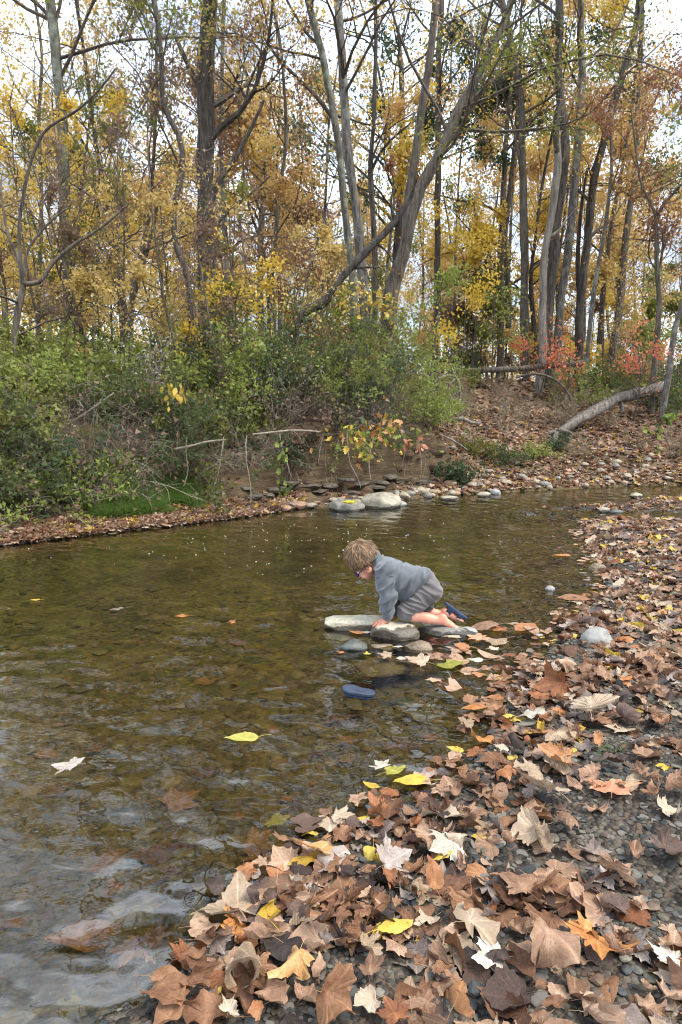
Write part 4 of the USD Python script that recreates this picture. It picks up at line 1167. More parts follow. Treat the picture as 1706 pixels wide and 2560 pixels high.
BK = dict(grey=bark("grey_bark", (0.05, 0.044, 0.037), (0.185, 0.165, 0.14), (0.21, 0.215, 0.18)), dark=bark("dark_bark", (0.030, 0.025, 0.021), (0.115, 0.098, 0.082)), log=bark("log_wood", (0.06, 0.05, 0.042), (0.21, 0.185, 0.155)),
          brown=bark("brown_bark", (0.05, 0.040, 0.031), (0.165, 0.138, 0.110)), bare=bark("weathered_wood", (0.11, 0.095, 0.078), (0.27, 0.24, 0.20), None, 0.8), moss=bark("lichen_bark", (0.055, 0.052, 0.040), (0.18, 0.168, 0.135), (0.22, 0.235, 0.18)),
          twig=bark("twig_bark", (0.045, 0.035, 0.027), (0.14, 0.11, 0.085)), paletwig=bark("pale_twig", (0.16, 0.13, 0.10), (0.32, 0.27, 0.21)))
O, Yl, G = (0.50, 0.215, 0.020), (0.56, 0.36, 0.035), (0.13, 0.17, 0.025)
LV = dict(
    ochre=leaf_look("ochre_leaf", [(0, (0.48, 0.34, 0.11)), (0.35, (0.66, 0.51, 0.14)), (0.7, (0.74, 0.61, 0.18)), (0.9, (0.48, 0.45, 0.07)), (1, (0.34, 0.20, 0.06))]),
    gold=leaf_look("golden_leaf", [(0, (0.60, 0.42, 0.06)), (0.5, (0.76, 0.57, 0.09)), (1, (0.80, 0.66, 0.16))]),
    orange=leaf_look("orange_leaf", [(0, (0.52, 0.33, 0.11)), (0.5, (0.70, 0.48, 0.14)), (0.85, (0.74, 0.57, 0.16)), (1, (0.50, 0.20, 0.07))]),
    coral=leaf_look("coral_leaf", [(0, (0.60, 0.20, 0.10)), (0.5, (0.72, 0.31, 0.15)), (1, (0.74, 0.42, 0.18))]),
    olive=leaf_look("olive_leaf", [(0, (0.16, 0.17, 0.035)), (0.5, (0.34, 0.32, 0.06)), (0.8, (0.54, 0.43, 0.07)), (1, (0.38, 0.22, 0.07))]),
    green=leaf_look("green_leaf", [(0, (0.070, 0.095, 0.030)), (0.35, (0.14, 0.175, 0.050)), (0.6, (0.22, 0.245, 0.065)), (0.78, (0.42, 0.39, 0.09)), (0.9, (0.34, 0.22, 0.11)), (1, (0.30, 0.20, 0.13))]),
    lime=leaf_look("yellow_green_leaf", [(0, (0.22, 0.26, 0.05)), (0.5, (0.42, 0.42, 0.07)), (1, (0.60, 0.53, 0.08))]),
    yellow=leaf_look("yellow_leaf", [(0, (0.55, 0.42, 0.02)), (0.6, (0.66, 0.53, 0.03)), (1, (0.45, 0.42, 0.05))]),
    dark=leaf_look("dark_green_leaf", [(0, (0.055, 0.080, 0.035)), (0.5, (0.095, 0.135, 0.055)), (0.85, (0.20, 0.22, 0.07)), (1, (0.38, 0.26, 0.10))]),
    tan=leaf_look("dry_tan_leaf", [(0, (0.20, 0.13, 0.085)), (0.5, (0.36, 0.26, 0.18)), (1, (0.46, 0.35, 0.25))]),
    russet=leaf_look("russet_leaf", [(0, (0.22, 0.10, 0.05)), (0.5, (0.38, 0.18, 0.08)), (1, (0.50, 0.28, 0.11))]),
    straw=leaf_look("straw", [(0, (0.19, 0.145, 0.085)), (0.6, (0.33, 0.26, 0.16)), (1, (0.24, 0.22, 0.10))]),
    fluff=leaf_look("seed_fluff", [(0, (0.40, 0.36, 0.31)), (1, (0.62, 0.58, 0.52))], 0.3, 0.9),
    grass=leaf_look("grass_blade", [(0, (0.11, 0.17, 0.035)), (0.5, (0.19, 0.27, 0.06)), (0.85, (0.26, 0.31, 0.05)), (1, (0.34, 0.29, 0.12))]),
    reed=leaf_look("reed_stem", [(0, (0.030, 0.055, 0.030)), (0.7, (0.060, 0.10, 0.050)), (1, (0.20, 0.17, 0.09))], 0.1),
)


def wander(rng, start, direc, length, k, curl, lift):
    """n branch centre lines (n, k, 3) that wander and turn upward by lift."""
    n = len(start)
    P = np.zeros((n, k, 3))
    P[:, 0] = start
    d = unit(direc)
    w = rng.normal(0, curl, (n, 3))
    for i in range(1, k):
        w = 0.5 * w + rng.normal(0, curl, (n, 3))
        d = unit(d + w + np.array([0, 0, lift]))
        P[:, i] = P[:, i - 1] + d * (length / (k - 1))[:, None]
    return P


def along(P, R, idx, t):
    """Points, tangents and radii at fraction t of the centre lines idx."""
    k = P.shape[1]
    x = np.clip(t * (k - 1), 0, k - 1.001)
    i = x.astype(int)
    f = (x - i)[:, None]
    a, b = P[idx, i], P[idx, i + 1]
    return a * (1 - f) + b * f, unit(b - a), R[idx, i] * (1 - f[:, 0]) + R[idx, i + 1] * f[:, 0]


def swing(rng, T, lo, hi):
    """Directions at lo..hi degrees from T."""
    r = unit(np.cross(T, rng.normal(size=T.shape)))
    a = np.radians(rng.uniform(lo, hi, len(T)))[:, None]
    return T * np.cos(a) + r * np.sin(a)


def limbs(rng, pts, rad, n1, n2, n3, t0, L1, leaf, nleaf, spread=0.14, droop=0.3, lift=0.05, t1=1.0, bias=None, bits=False):
    """Branches and leaves for a trunk line (k, 3): returns (branch mesh, leaf mesh). leaf: size in metres; nleaf: leaves per twig."""
    P0, R0 = np.asarray(pts)[None], np.asarray(rad)[None]
    t = np.sort(rng.uniform(t0, t1, n1))
    s, T, r = along(P0, R0, np.zeros(n1, int), t)
    d = swing(rng, T, 35, 75)
    if bias is not None:
        d = unit(d + np.asarray(bias))
    l1 = L1 * rng.uniform(0.55, 1.15, n1) * (1.15 - 0.6 * (t - t0) / max(t1 - t0, 1e-6))
    P1 = wander(rng, s, d, l1, 8, 0.13, lift)
    ra = np.clip(r * 0.42, 0.010, 0.07)
    R1 = ra[:, None] * np.linspace(1, 0.22, 8)
    out = [tubes(P1, R1, 4 if bits else 5, False)]
    i2 = rng.integers(0, n1, n1 * n2)
    s, T, r = along(P1, R1, i2, rng.uniform(0.18, 1.0, len(i2)))
    P2 = wander(rng, s, swing(rng, T, 20, 60), l1[i2] * rng.uniform(0.25, 0.55, len(i2)), 6, 0.15, lift)
    R2 = np.clip(r * 0.55, 0.004, 0.03)[:, None] * np.linspace(1, 0.3, 6)
    out.append(tubes(P2, R2, 3, False))
    i3 = rng.integers(0, len(P2), len(P2) * n3)
    s, T, r = along(P2, R2, i3, rng.uniform(0.15, 1.0, len(i3)))
    P3 = wander(rng, s, swing(rng, T, 20, 60), l1[i2][i3] * rng.uniform(0.10, 0.24, len(i3)), 4, 0.16, lift)
    R3 = np.clip(r * 0.6, 0.0028, 0.012)[:, None] * np.linspace(1, 0.5, 4)
    out.append(tubes(P3, R3, 3, False))
    br = cat(out)
    if nleaf <= 0:
        return br, None
    n = int(len(P3) * nleaf)
    # twigs carry uneven amounts, so that the crown has bare and full places
    wgt = np.exp(rng.normal(0, 0.9, len(P1)))[i2][i3] * np.exp(rng.normal(0, 0.9, len(P2)))[i3]
    i4 = rng.choice(len(P3), n, p=wgt / wgt.sum())
    pos, T, _ = along(P3, R3, i4, rng.uniform(0.1, 1.0, n))
    pos = pos + rng.normal(0, spread, (n, 3))
    gap = meshkit.fbm(pos * [0.30, 0.16, 0.22] + 11.0, 2, 17)          # the crowns thin out upwards, with openings to the sky
    pos = pos[rng.uniform(size=n) < np.clip(1 - 0.97 * sstep(0, 2.0, pos[:, 2] - 1.8 - 0.40 * pos[:, 1]) * np.maximum(sstep(0.26, 0.38, gap), 0.9 * sstep(1.5, 6, pos[:, 2] - 2.2 - 0.5 * pos[:, 1])), 0.03, 1)]
    n = len(pos)
    return br, (leaf_bits if bits else leaf_cards)(pos, leaf * rng.uniform(0.6, 1.3, n), rng, droop)


def tree(name, label, Y, px, rpx, top, bk, lv, seed, n1=9, n2=6, n3=4, t0=0.35, L1=3.0, leaf=0.066, nleaf=16, group=None, cat_="tree", spread=0.11, rough=0.09, base=None, dY=0.0, sides=12, forks=(), t1=1.0, bias=None):
    """px: photo points up the trunk, rpx: half widths there; top: height of the tip; dY: how far the top leans back."""
    rng = np.random.default_rng(seed)
    ys = Y + dY * np.linspace(0, 1, len(px))
    pts = np.array([at_y(a, b, y) for (a, b), y in zip(px, ys)])
    rad = np.interp(np.linspace(0, 1, len(px)), np.linspace(0, 1, len(rpx)), rpx) * np.array([depth_of(p) for p in pts]) / FOC
    if base is not False:
        g0 = gz(pts[0, 0], pts[0, 1])
        if pts[0, 2] > g0 + 0.1:
            pts = np.vstack([[pts[0, 0] + 0.1 * (pts[0, 0] - pts[1, 0]), pts[0, 1], g0 - 0.15], pts])
            rad = np.append(rad[0] * 1.25, rad)
        else:
            pts[0, 2] = g0 - 0.1
    top = top * 0.8
    if pts[-1, 2] < top:
        d = unit(pts[-1] - pts[-2]) * 0.6 + np.array([0, 0, 0.4])
        h = top - pts[-1, 2]
        k = max(2, int(h / 1.2))
        ext = wander(rng, pts[-1:], d[None], np.array([h]), k + 1, 0.07, 0.03)[0, 1:]
        pts, rad = np.vstack([pts, ext]), np.append(rad, rad[-1] * np.linspace(0.93, 0.2, k))
    wob = meshkit.fbm(pts * 0.9 + seed, 2, seed) - 0.5
    n = max(24, int(np.linalg.norm(np.diff(pts, axis=0), axis=1).sum() / 0.28))
    c = spline(np.column_stack([pts, rad]), n)
    for q_ in (0, 1):                                       # small kinks, so that no trunk is a smooth pipe
        c[:, q_] += c[:, 3] * 0.9 * (meshkit.fbm(np.stack([c[:, 2] * 1.1, 0 * c[:, 2] + q_ * 9 + seed, 0 * c[:, 2]], -1), 3, seed) - 0.5)
    c[:, 3] *= 1 + 0.22 * (meshkit.fbm(np.stack([c[:, 2] * 1.6, 0 * c[:, 2] + seed, 0 * c[:, 2] + 5], -1), 2, seed) - 0.5)
    o = thing(name, label, cat_, (pts[0, 0], pts[0, 1], pts[0, 2]), group)
    part("trunk", bark_tube(c[:, :3], c[:, 3], sides, rough, seed), BK[bk], o, True)
    for fk in forks:
        q = np.array([at_y(a, b, fk.get("Y", Y)) for a, b in fk["px"]])
        r = np.interp(np.linspace(0, 1, len(q)), np.linspace(0, 1, len(fk["r"])), fk["r"]) * depth_of(q[0]) / FOC
        if fk.get("top") and q[-1, 2] < fk["top"]:
            h = fk["top"] - q[-1, 2]
            k = max(2, int(h / 1.2))
            d = unit(q[-1] - q[-2]) * 0.6 + np.array([0, 0, 0.4])
            q, r = np.vstack([q, wander(rng, q[-1:], d[None], np.array([h]), k + 1, 0.07, 0.03)[0, 1:]]), np.append(r, r[-1] * np.linspace(0.93, 0.2, k))
        cc = spline(np.column_stack([q, r]), max(14, len(q) * 4))
        part("limb", bark_tube(cc[:, :3], cc[:, 3], max(7, sides - 3), rough, seed + 1), BK[fk.get("bk", bk)], o, True)
    if n1:
        br, cr = limbs(rng, c[:, :3], c[:, 3], n1, n2, n3, t0, L1, leaf, nleaf, spread, t1=t1, bias=bias, bits=True)
        part("branches", br, BK["twig" if bk in ("grey", "brown", "moss", "bare") else "dark"], o)
        if cr is not None:
            part("crown", cr, LV[lv], o)
    return o


tree("tree", "straight grey lichen mottled tree trunk, leftmost of the thick ones", 12.5, [(181, 900), (177, 842), (169, 630), (158, 412), (150, 249), (142, 145)], [15, 14, 12], 17, "moss", "ochre", 1, n1=16, t0=0.30, nleaf=14, L1=3.2)
tree("tree", "thin sinuous dark tree bending left of the thickest trunk", 11.5, [(478, 905), (479, 836), (476, 738), (462, 673), (435, 592), (435, 521), (454, 439), (457, 358), (430, 309), (405, 238), (403, 145)], [8, 8, 7, 6], 13, "dark", "olive", 2, n1=12, t0=0.25, nleaf=11, L1=2.4, sides=9)
tree("tree", "thickest dark ridged tree trunk standing left of centre", 13.0, [(527, 900), (525, 809), (517, 575), (517, 412), (520, 145)], [24, 22, 20, 19], 19, "dark", "ochre", 3, n1=18, t0=0.28, nleaf=13, L1=3.4, rough=0.17, sides=22,
     forks=[dict(px=[(503, 830), (506, 700), (515, 560), (540, 470), (600, 375), (660, 250)], r=[9, 8, 6, 3], bk="dark", Y=12.6), dict(px=[(520, 590), (560, 540), (620, 490), (675, 440)], r=[5, 3, 2], bk="dark", Y=12.7), dict(px=[(497, 215), (470, 160), (440, 90)], r=[8, 6, 4], Y=13.0)])
tree("tree", "dark forked tree between the lichen mottled trunk and the sinuous one", 14.5, [(315, 880), (313, 809), (294, 630), (267, 521), (234, 320)], [9, 9, 7, 5], 12, "dark", "ochre", 4, n1=12, t0=0.3, nleaf=11, sides=9, forks=[dict(px=[(294, 630), (250, 560), (230, 400), (190, 330)], r=[5, 4, 3], bk="dark", Y=14.5)])
tree("tree", "slim twin stemmed dark tree just right of the dark forked tree", 15.0, [(326, 860), (330, 760), (345, 660), (359, 608), (375, 520), (385, 380)], [9, 8, 6, 4], 12, "brown", "tan", 5, n1=13, t0=0.3, nleaf=7, sides=8, forks=[dict(px=[(335, 740), (362, 650), (384, 560), (400, 470)], r=[6, 5, 3], Y=15)])
tree("small_tree", "low spreading small tree with arching limbs at the left border", 9.6, [(30, 930), (46, 766), (57, 711), (48, 655), (20, 590), (5, 500)], [9, 8, 5, 3], 5.5, "brown", "ochre", 6, n1=10, t0=0.3, L1=1.8, leaf=0.06, nleaf=11, sides=9, spread=0.09,
     forks=[dict(px=[(55, 710), (95, 705), (130, 660), (180, 615), (250, 570), (320, 510)], r=[6, 5, 4, 2], Y=9.6), dict(px=[(60, 690), (65, 640), (110, 570), (170, 520)], r=[4, 3, 2], Y=9.6), dict(px=[(57, 711), (48, 600), (60, 480), (110, 330), (200, 270), (290, 170)], r=[4, 4, 3, 2], bk="dark", Y=9.4)])
tree("tree", "tall grey brown trunk in front of the leaning dead one, centre of the wood", 13.0, [(916, 880), (913, 755), (899, 602), (883, 466), (867, 330), (858, 145), (850, 40)], [14, 12, 11, 10], 18, "grey", "orange", 7, n1=15, t0=0.4, nleaf=11, L1=3.0)
tree("tree", "pale greenish trunk leaning left just behind the tall grey brown one", 14.5, [(888, 860), (886, 749), (869, 564), (856, 445), (838, 303), (808, 145), (785, 60)], [10, 9, 9], 18, "moss", "ochre", 8, n1=14, t0=0.4, nleaf=11, L1=3.2, forks=[dict(px=[(838, 303), (790, 240), (740, 190), (700, 150), (660, 90)], r=[5, 4, 3], bk="dark", Y=14.5)])
tree("tree", "big tree leaning right with a Y shaped fork right of centre", 12.8, [(968, 850), (973, 749), (1000, 657), (1027, 559), (1054, 472), (1087, 412), (1125, 330), (1169, 238), (1218, 145), (1260, 60)], [19, 17, 15, 13, 11, 9], 15, "brown", "olive", 9, n1=16, t0=0.35, nleaf=12, L1=3.0, rough=0.09,
     forks=[dict(px=[(1016, 590), (1022, 499), (1038, 401), (1054, 276), (1076, 145), (1085, 60)], r=[12, 11, 10, 9], top=16, Y=13.0)])
tree("dead_tree", "dark dead trunk leaning to the right across the woods behind the bank", 12.2, [(715, 880), (729, 842), (751, 793), (805, 755), (856, 690), (897, 646), (935, 608), (978, 564), (1011, 515), (1033, 477)], [10, 9, 9, 7], 3, "dark", "russet", 10, n1=7, n2=4, n3=3, t0=0.2, L1=1.1, nleaf=2, leaf=0.07, cat_="dead tree", spread=0.06)
tree("tree", "thin dark tree forking between the two tallest centre trunks", 15.5, [(938, 760), (935, 575), (929, 412), (935, 276), (940, 145)], [7, 6, 5], 15, "dark", "orange", 11, n1=12, t0=0.35, nleaf=9, sides=8, forks=[dict(px=[(932, 420), (960, 370), (1000, 330), (1040, 300)], r=[4, 3, 2], Y=15.5)])
tree("tree", "slender dark trunk right behind the Y shaped tree", 17.0, [(1094, 800), (1095, 673), (1095, 521), (1098, 330), (1098, 145)], [9, 8, 7], 17, "dark", "dark", 12, n1=16, t0=0.40, nleaf=17, sides=9, L1=3.4)
tree("tree", "twin stemmed tree hung with yellow leaves left of the white dead trunk", 18.0, [(1253, 860), (1253, 728), (1255, 640), (1258, 521), (1262, 400)], [9, 9, 8, 6], 13, "brown", "gold", 13, n1=18, t0=0.25, nleaf=16, sides=9, L1=3.0, forks=[dict(px=[(1272, 820), (1269, 684), (1262, 600), (1275, 480), (1290, 330)], r=[8, 7, 5], top=12, Y=18.2)])
tree("tree", "straight brown trunk rising next to the twin stemmed yellow tree", 16.5, [(1319, 960), (1315, 874), (1313, 684), (1305, 412), (1302, 249), (1285, 145)], [11, 10, 9, 8], 17, "brown", "gold", 14, n1=15, t0=0.35, nleaf=13, L1=2.8)
tree("dead_tree", "white barkless dead trunk with a broken top", 15.5, [(1345, 968), (1356, 896), (1356, 738), (1364, 630), (1383, 521), (1394, 401), (1389, 303), (1397, 265)], [12, 10, 9, 9, 8, 5], 4, "bare", "tan", 15, n1=4, n2=2, n3=2, t0=0.7, L1=0.8, nleaf=0, cat_="dead tree",
     forks=[dict(px=[(1394, 380), (1392, 310), (1398, 268), (1411, 248)], r=[6, 8, 7, 2], bk="dark", Y=15.45), dict(px=[(1390, 290), (1405, 292), (1418, 275)], r=[2, 1.5, 1], Y=15.4), dict(px=[(1378, 590), (1398, 575), (1420, 545), (1440, 520)], r=[4, 2, 1], Y=15.5)])
tree("tree", "dark trunk pressed against the back of the white dead one", 16.0, [(1366, 930), (1370, 847), (1389, 586), (1408, 445), (1413, 358), (1402, 222), (1398, 145)], [12, 12, 11, 10], 18, "dark", "dark", 16, n1=14, t0=0.45, nleaf=11, L1=3.0)
tree("tree", "grey trunk sloping right beside the white dead trunk", 16.2, [(1394, 900), (1397, 820), (1424, 575), (1443, 401), (1454, 194), (1452, 145)], [11, 10, 9, 8], 18, "grey", "dark", 17, n1=14, t0=0.45, nleaf=9, L1=3.0)
tree("tree", "dark mottled trunk sweeping up to the right corner of the wood", 16.8, [(1447, 900), (1449, 815), (1468, 602), (1484, 466), (1517, 320), (1571, 145), (1590, 80)], [11, 10, 9, 8], 16, "dark", "gold", 18, n1=15, t0=0.3, nleaf=12, L1=2.8, forks=[dict(px=[(1452, 760), (1446, 620), (1470, 420)], r=[6, 5, 3], bk="dark", Y=17)])
tree("tree", "thin pale grey stem standing before the dark mottled trunk", 15.8, [(1468, 900), (1473, 847), (1490, 690), (1515, 560), (1530, 420)], [6, 6, 5, 4], 10, "grey", "orange", 19, n1=10, t0=0.4, nleaf=8, sides=8, L1=2.0)
tree("tree", "pair of slim dark stems behind the orange leaved sapling on the right", 17.5, [(1535, 860), (1544, 793), (1560, 660), (1575, 520), (1590, 380), (1600, 145)], [10, 9, 8, 6], 16, "brown", "orange", 20, n1=14, t0=0.35, nleaf=12, L1=2.6, forks=[dict(px=[(1500, 860), (1508, 740), (1530, 560), (1560, 400)], r=[7, 6, 4], top=10, Y=17.8)])
tree("tree", "slim crooked tree with a bare side limb near the right border", 14.5, [(1640, 900), (1647, 793), (1642, 640), (1642, 548), (1600, 450)], [7, 6, 5, 3], 9, "brown", "russet", 21, n1=12, t0=0.35, nleaf=9, sides=8, L1=2.2, forks=[dict(px=[(1642, 540), (1670, 500), (1705, 460), (1760, 400)], r=[4, 3, 2], bk="dark", Y=14.5)])
tree("tree", "leaning grey tree on the lip of the bank at the right border", 14.0, [(1660, 1008), (1672, 930), (1685, 850), (1691, 815), (1712, 740), (1740, 650)], [8, 7, 6], 9, "grey", "green", 22, n1=12, t0=0.4, nleaf=9, sides=9, L1=1.8, leaf=0.07)
tree("tree", "thin grey tree left of the low bank shrubs, far left of the wood", 16.0, [(95, 880), (98, 700), (105, 500), (98, 300), (105, 145)], [6, 5, 4], 14, "brown", "gold", 23, n1=16, t0=0.15, nleaf=16, sides=8, L1=2.8)
tree("tree", "slender straight tree behind the thickest trunk on its right", 16.0, [(575, 880), (568, 700), (560, 520), (552, 380), (556, 145)], [6, 6, 5], 15, "grey", "tan", 24, n1=14, t0=0.25, nleaf=8, sides=8, L1=2.6)
tree("tree", "thin grey tree with rust coloured leaves halfway to the centre trunks", 15.0, [(700, 880), (702, 760), (690, 600), (700, 470), (715, 330), (705, 145)], [6, 5, 4], 14, "brown", "russet", 25, n1=15, t0=0.2, nleaf=11, sides=8, L1=2.6)
tree("tree", "bushy golden crowned tree in the back left of centre", 22.0, [(655, 860), (650, 700), (660, 500), (668, 380)], [8, 7, 6], 12.0, "grey", "orange", 26, n1=26, t0=0.30, nleaf=16, sides=8, L1=3.6, leaf=0.11)
tree("tree", "dark olive leaved oak filling the gap under the Y shaped fork", 19.5, [(985, 860), (990, 700), (1000, 500), (1005, 330)], [10, 9, 7], 14.0, "dark", "dark", 27, n1=26, t0=0.42, nleaf=18, sides=8, L1=3.6, leaf=0.10)

# trees deeper in the wood
rng = np.random.default_rng(2024)
spots = []
for k in range(58):
    y = rng.uniform(18, 40)
    px = -150 + 2000 * ((k * 0.6180339) % 1.0)
    kind = rng.choice(["ochre", "gold", "orange", "tan", "olive", "russet"], p=(0.28, 0.2, 0.24, 0.1, 0.1, 0.08))
    if 1050 < px < 1330 or px > 1560:
        y = rng.uniform(23, 40)
    tone = {"ochre": "ochre", "gold": "golden", "orange": "orange", "tan": "dry tan", "olive": "olive green", "russet": "rust red"}[kind]
    b = px + rng.normal(0, 20)
    H = rng.uniform(10, 17) if px < 1050 else rng.uniform(11, 18)
    full = px < 900
    tree("distant_tree", single(f"thin distant tree with {tone} leaves", at_y(px, 600, y), LM_WOOD, 600), y, [(b, 930), (b + rng.normal(0, 12), 700), (px + rng.normal(0, 20), 480)], [5.5 * 16 / y * rng.uniform(0.7, 1.5), 4 * 16 / y], H, rng.choice(["grey", "brown", "dark"]), kind, 300 + k,
         n1=13, n2=4, n3=3, t0=0.12 if full else 0.22, L1=3.0, leaf=0.105, nleaf=29 if full else 23, sides=7, spread=0.16, group=f"distant {tone} trees")
# understorey saplings
for k, (px, Y, H, lv, label) in enumerate((
        (1420, 14.5, 1.6, "coral", "coral red leaved sapling at the foot of the white dead trunk"), (1345, 15.2, 1.5, "coral", "small reddish sapling left of the white dead trunk's foot"), (1590, 14.0, 1.7, "coral", "spreading coral orange sapling on the slope at the right"),
        (1150, 14.0, 2.4, "gold", "yellow leaved sapling left of the brown trunk on the slope"), (1230, 15.0, 2.0, "lime", "yellow green sapling right of the fallen branch on the slope"), (1060, 12.2, 2.3, "lime", "yellow green bushy sapling right of the Y shaped tree's foot"),
        (560, 11.8, 1.6, "gold", "small golden sapling at the foot of the thickest trunk"), (250, 14.0, 3.2, "gold", "golden sapling between the two left trunks"), (390, 15.5, 3.4, "gold", "golden sapling behind the sinuous dark tree"),
        (640, 14.0, 2.8, "orange", "orange brown sapling left of the leaning dead trunk"), (760, 15.0, 3.2, "orange", "orange sapling behind the leaning dead trunk"), (110, 12.0, 3.0, "gold", "yellow sapling behind the left border tree"), (20, 13.5, 3.5, "ochre", "ochre sapling at the left border"),
        (800, 12.6, 2.2, "russet", "russet sapling whose dead leaves hang under the leaning trunk"), (480, 17.5, 3.5, "orange", "orange sapling deep between the sinuous and the thickest trunk"), (1530, 16.0, 2.6, "ochre", "ochre sapling between the right hand trunks"))):
    g = at_y(px, 950, Y)
    g[2] = gz(g[0], Y)
    rng2 = np.random.default_rng(700 + k)
    tip = g + [rng2.normal(0, 0.25), rng2.normal(0, 0.2), H]
    c = spline(np.array([g - [0, 0, 0.1], (g + tip) / 2 + rng2.normal(0, 0.08, 3), tip]), 14)
    r = np.linspace(0.022, 0.006, 14)
    o = thing("sapling", label, "sapling", g)
    part("trunk", bark_tube(c, r, 7, 0.05, k), BK["brown"], o, True)
    br, cr = limbs(rng2, c, r, 10, 3, 3, 0.25, H * 0.5, 0.075, 9 if lv not in ("coral", "lime") else 4.5, 0.10, droop=0.1, lift=0.0)
    part("branches", br, BK["twig"], o)
    part("crown", cr, LV[lv], o)
# low young growth that closes the wood on the right, behind the crest of the slope
rng = np.random.default_rng(404)
for k in range(26):
    px, y = rng.uniform(1000, 1760), rng.uniform(17, 27)
    lv = ["ochre", "olive", "gold", "tan", "orange", "lime"][k % 6]
    tone = {"ochre": "ochre", "gold": "golden", "orange": "orange", "tan": "dry tan", "olive": "olive", "lime": "yellow green"}[lv]
    g = at_y(px, 950, y)
    g[2] = gz(g[0], y)
    H = rng.uniform(1.8, 5.0)
    tip = g + [rng.normal(0, 0.3), rng.normal(0, 0.2), H]
    c = spline(np.array([g - [0, 0, 0.1], (g + tip) / 2 + rng.normal(0, 0.12, 3), tip]), 12)
    r = np.linspace(0.03, 0.008, 12)
    o = thing("sapling", single(f"slender {tone} leaved sapling behind the slope", g, LM_WOOD, 650), "sapling", g, f"{tone} saplings behind the slope")
    part("trunk", bark_tube(c, r, 6, 0.05, k), BK["brown"], o, True)
    br, cr = limbs(rng, c, r, 10, 3, 3, 0.12, H * 0.42, 0.085, 26, 0.10, droop=0.1, lift=0.0, bits=True)
    part("branches", br, BK["twig"], o)
    part("crown", cr, LV[lv], o)
rng = np.random.default_rng(515)
for k in range(18):                                         # whips that stand up out of the thicket
    px, y = rng.uniform(-20, 760), rng.uniform(9.8, 12.8)
    lv = ["ochre", "tan", "gold", "olive"][k % 4]
    tone = {"ochre": "ochre", "gold": "golden", "tan": "dry tan", "olive": "olive"}[lv]
    g = at_y(px, 950, y)
    g[2] = gz(g[0], y)
    H = rng.uniform(2.6, 4.6)
    tip = g + [rng.normal(0, 0.5), rng.normal(0, 0.2), H]
    c = spline(np.array([g - [0, 0, 0.1], g * 0.6 + tip * 0.4 + rng.normal(0, 0.12, 3), tip]), 14)
    r = np.linspace(0.022, 0.006, 14)
    o = thing("sapling", single(f"twiggy sapling with sparse {tone} leaves", g, LM_WOOD, 700), "sapling", g, f"{tone} whips of the thicket")
    part("trunk", bark_tube(c, r, 6, 0.05, k), BK["twig"], o, True)
    br, cr = limbs(rng, c, r, 15, 4, 3, 0.15, H * 0.30, 0.05, 7, 0.05, droop=0.2, lift=0.02, bits=True)
    part("branches", br, BK["twig"], o)
    part("crown", cr, LV[lv], o)
# far wood: what closes the view low down between the trunks
rng = np.random.default_rng(9)
n = 80000
Yf = rng.uniform(26, 60, n)
pxf = rng.uniform(-350, 2050, n)
hgt = np.where(pxf < 980, rng.gamma(1.8, 1.7, n), rng.gamma(1.5, 0.7, n))
xf = (pxf - 853) / FOC * Yf
cl = meshkit.fbm(np.stack([xf * 0.35, Yf * 0.2, hgt * 0.5], -1), 3, 5)
ok = (cl > 0.44) & ((pxf < 980) | (rng.uniform(size=n) < 0.25))
pos = np.stack([xf, Yf, 2.2 + hgt], 1)[ok]
solo("far_woods", leaf_cards(pos - [0, 40, 2.0], rng.uniform(0.14, 0.26, len(pos)), rng), LV["gold"], "hazy golden far off wood seen low between the trunks", "woods", (0, 40, 2.0), None, "stuff")
# ------------------------------------------------------------------ brush, grass and dead wood on the far bank
def far_at(px, d):
    """The bank point seen in photo column px, d metres behind the far waterline."""
    y = 9.0
    for _ in range(30):
        y = 0.5 * y + 0.5 * (np.interp((px - 853) / FOC * (y * math.cos(PITCH) + 0.1), FAR[:, 0], FAR[:, 1]) + d)
    x = (px - 853) / FOC * (y * math.cos(PITCH) + 0.1)
    return np.array([x, y, gz(x, y)])


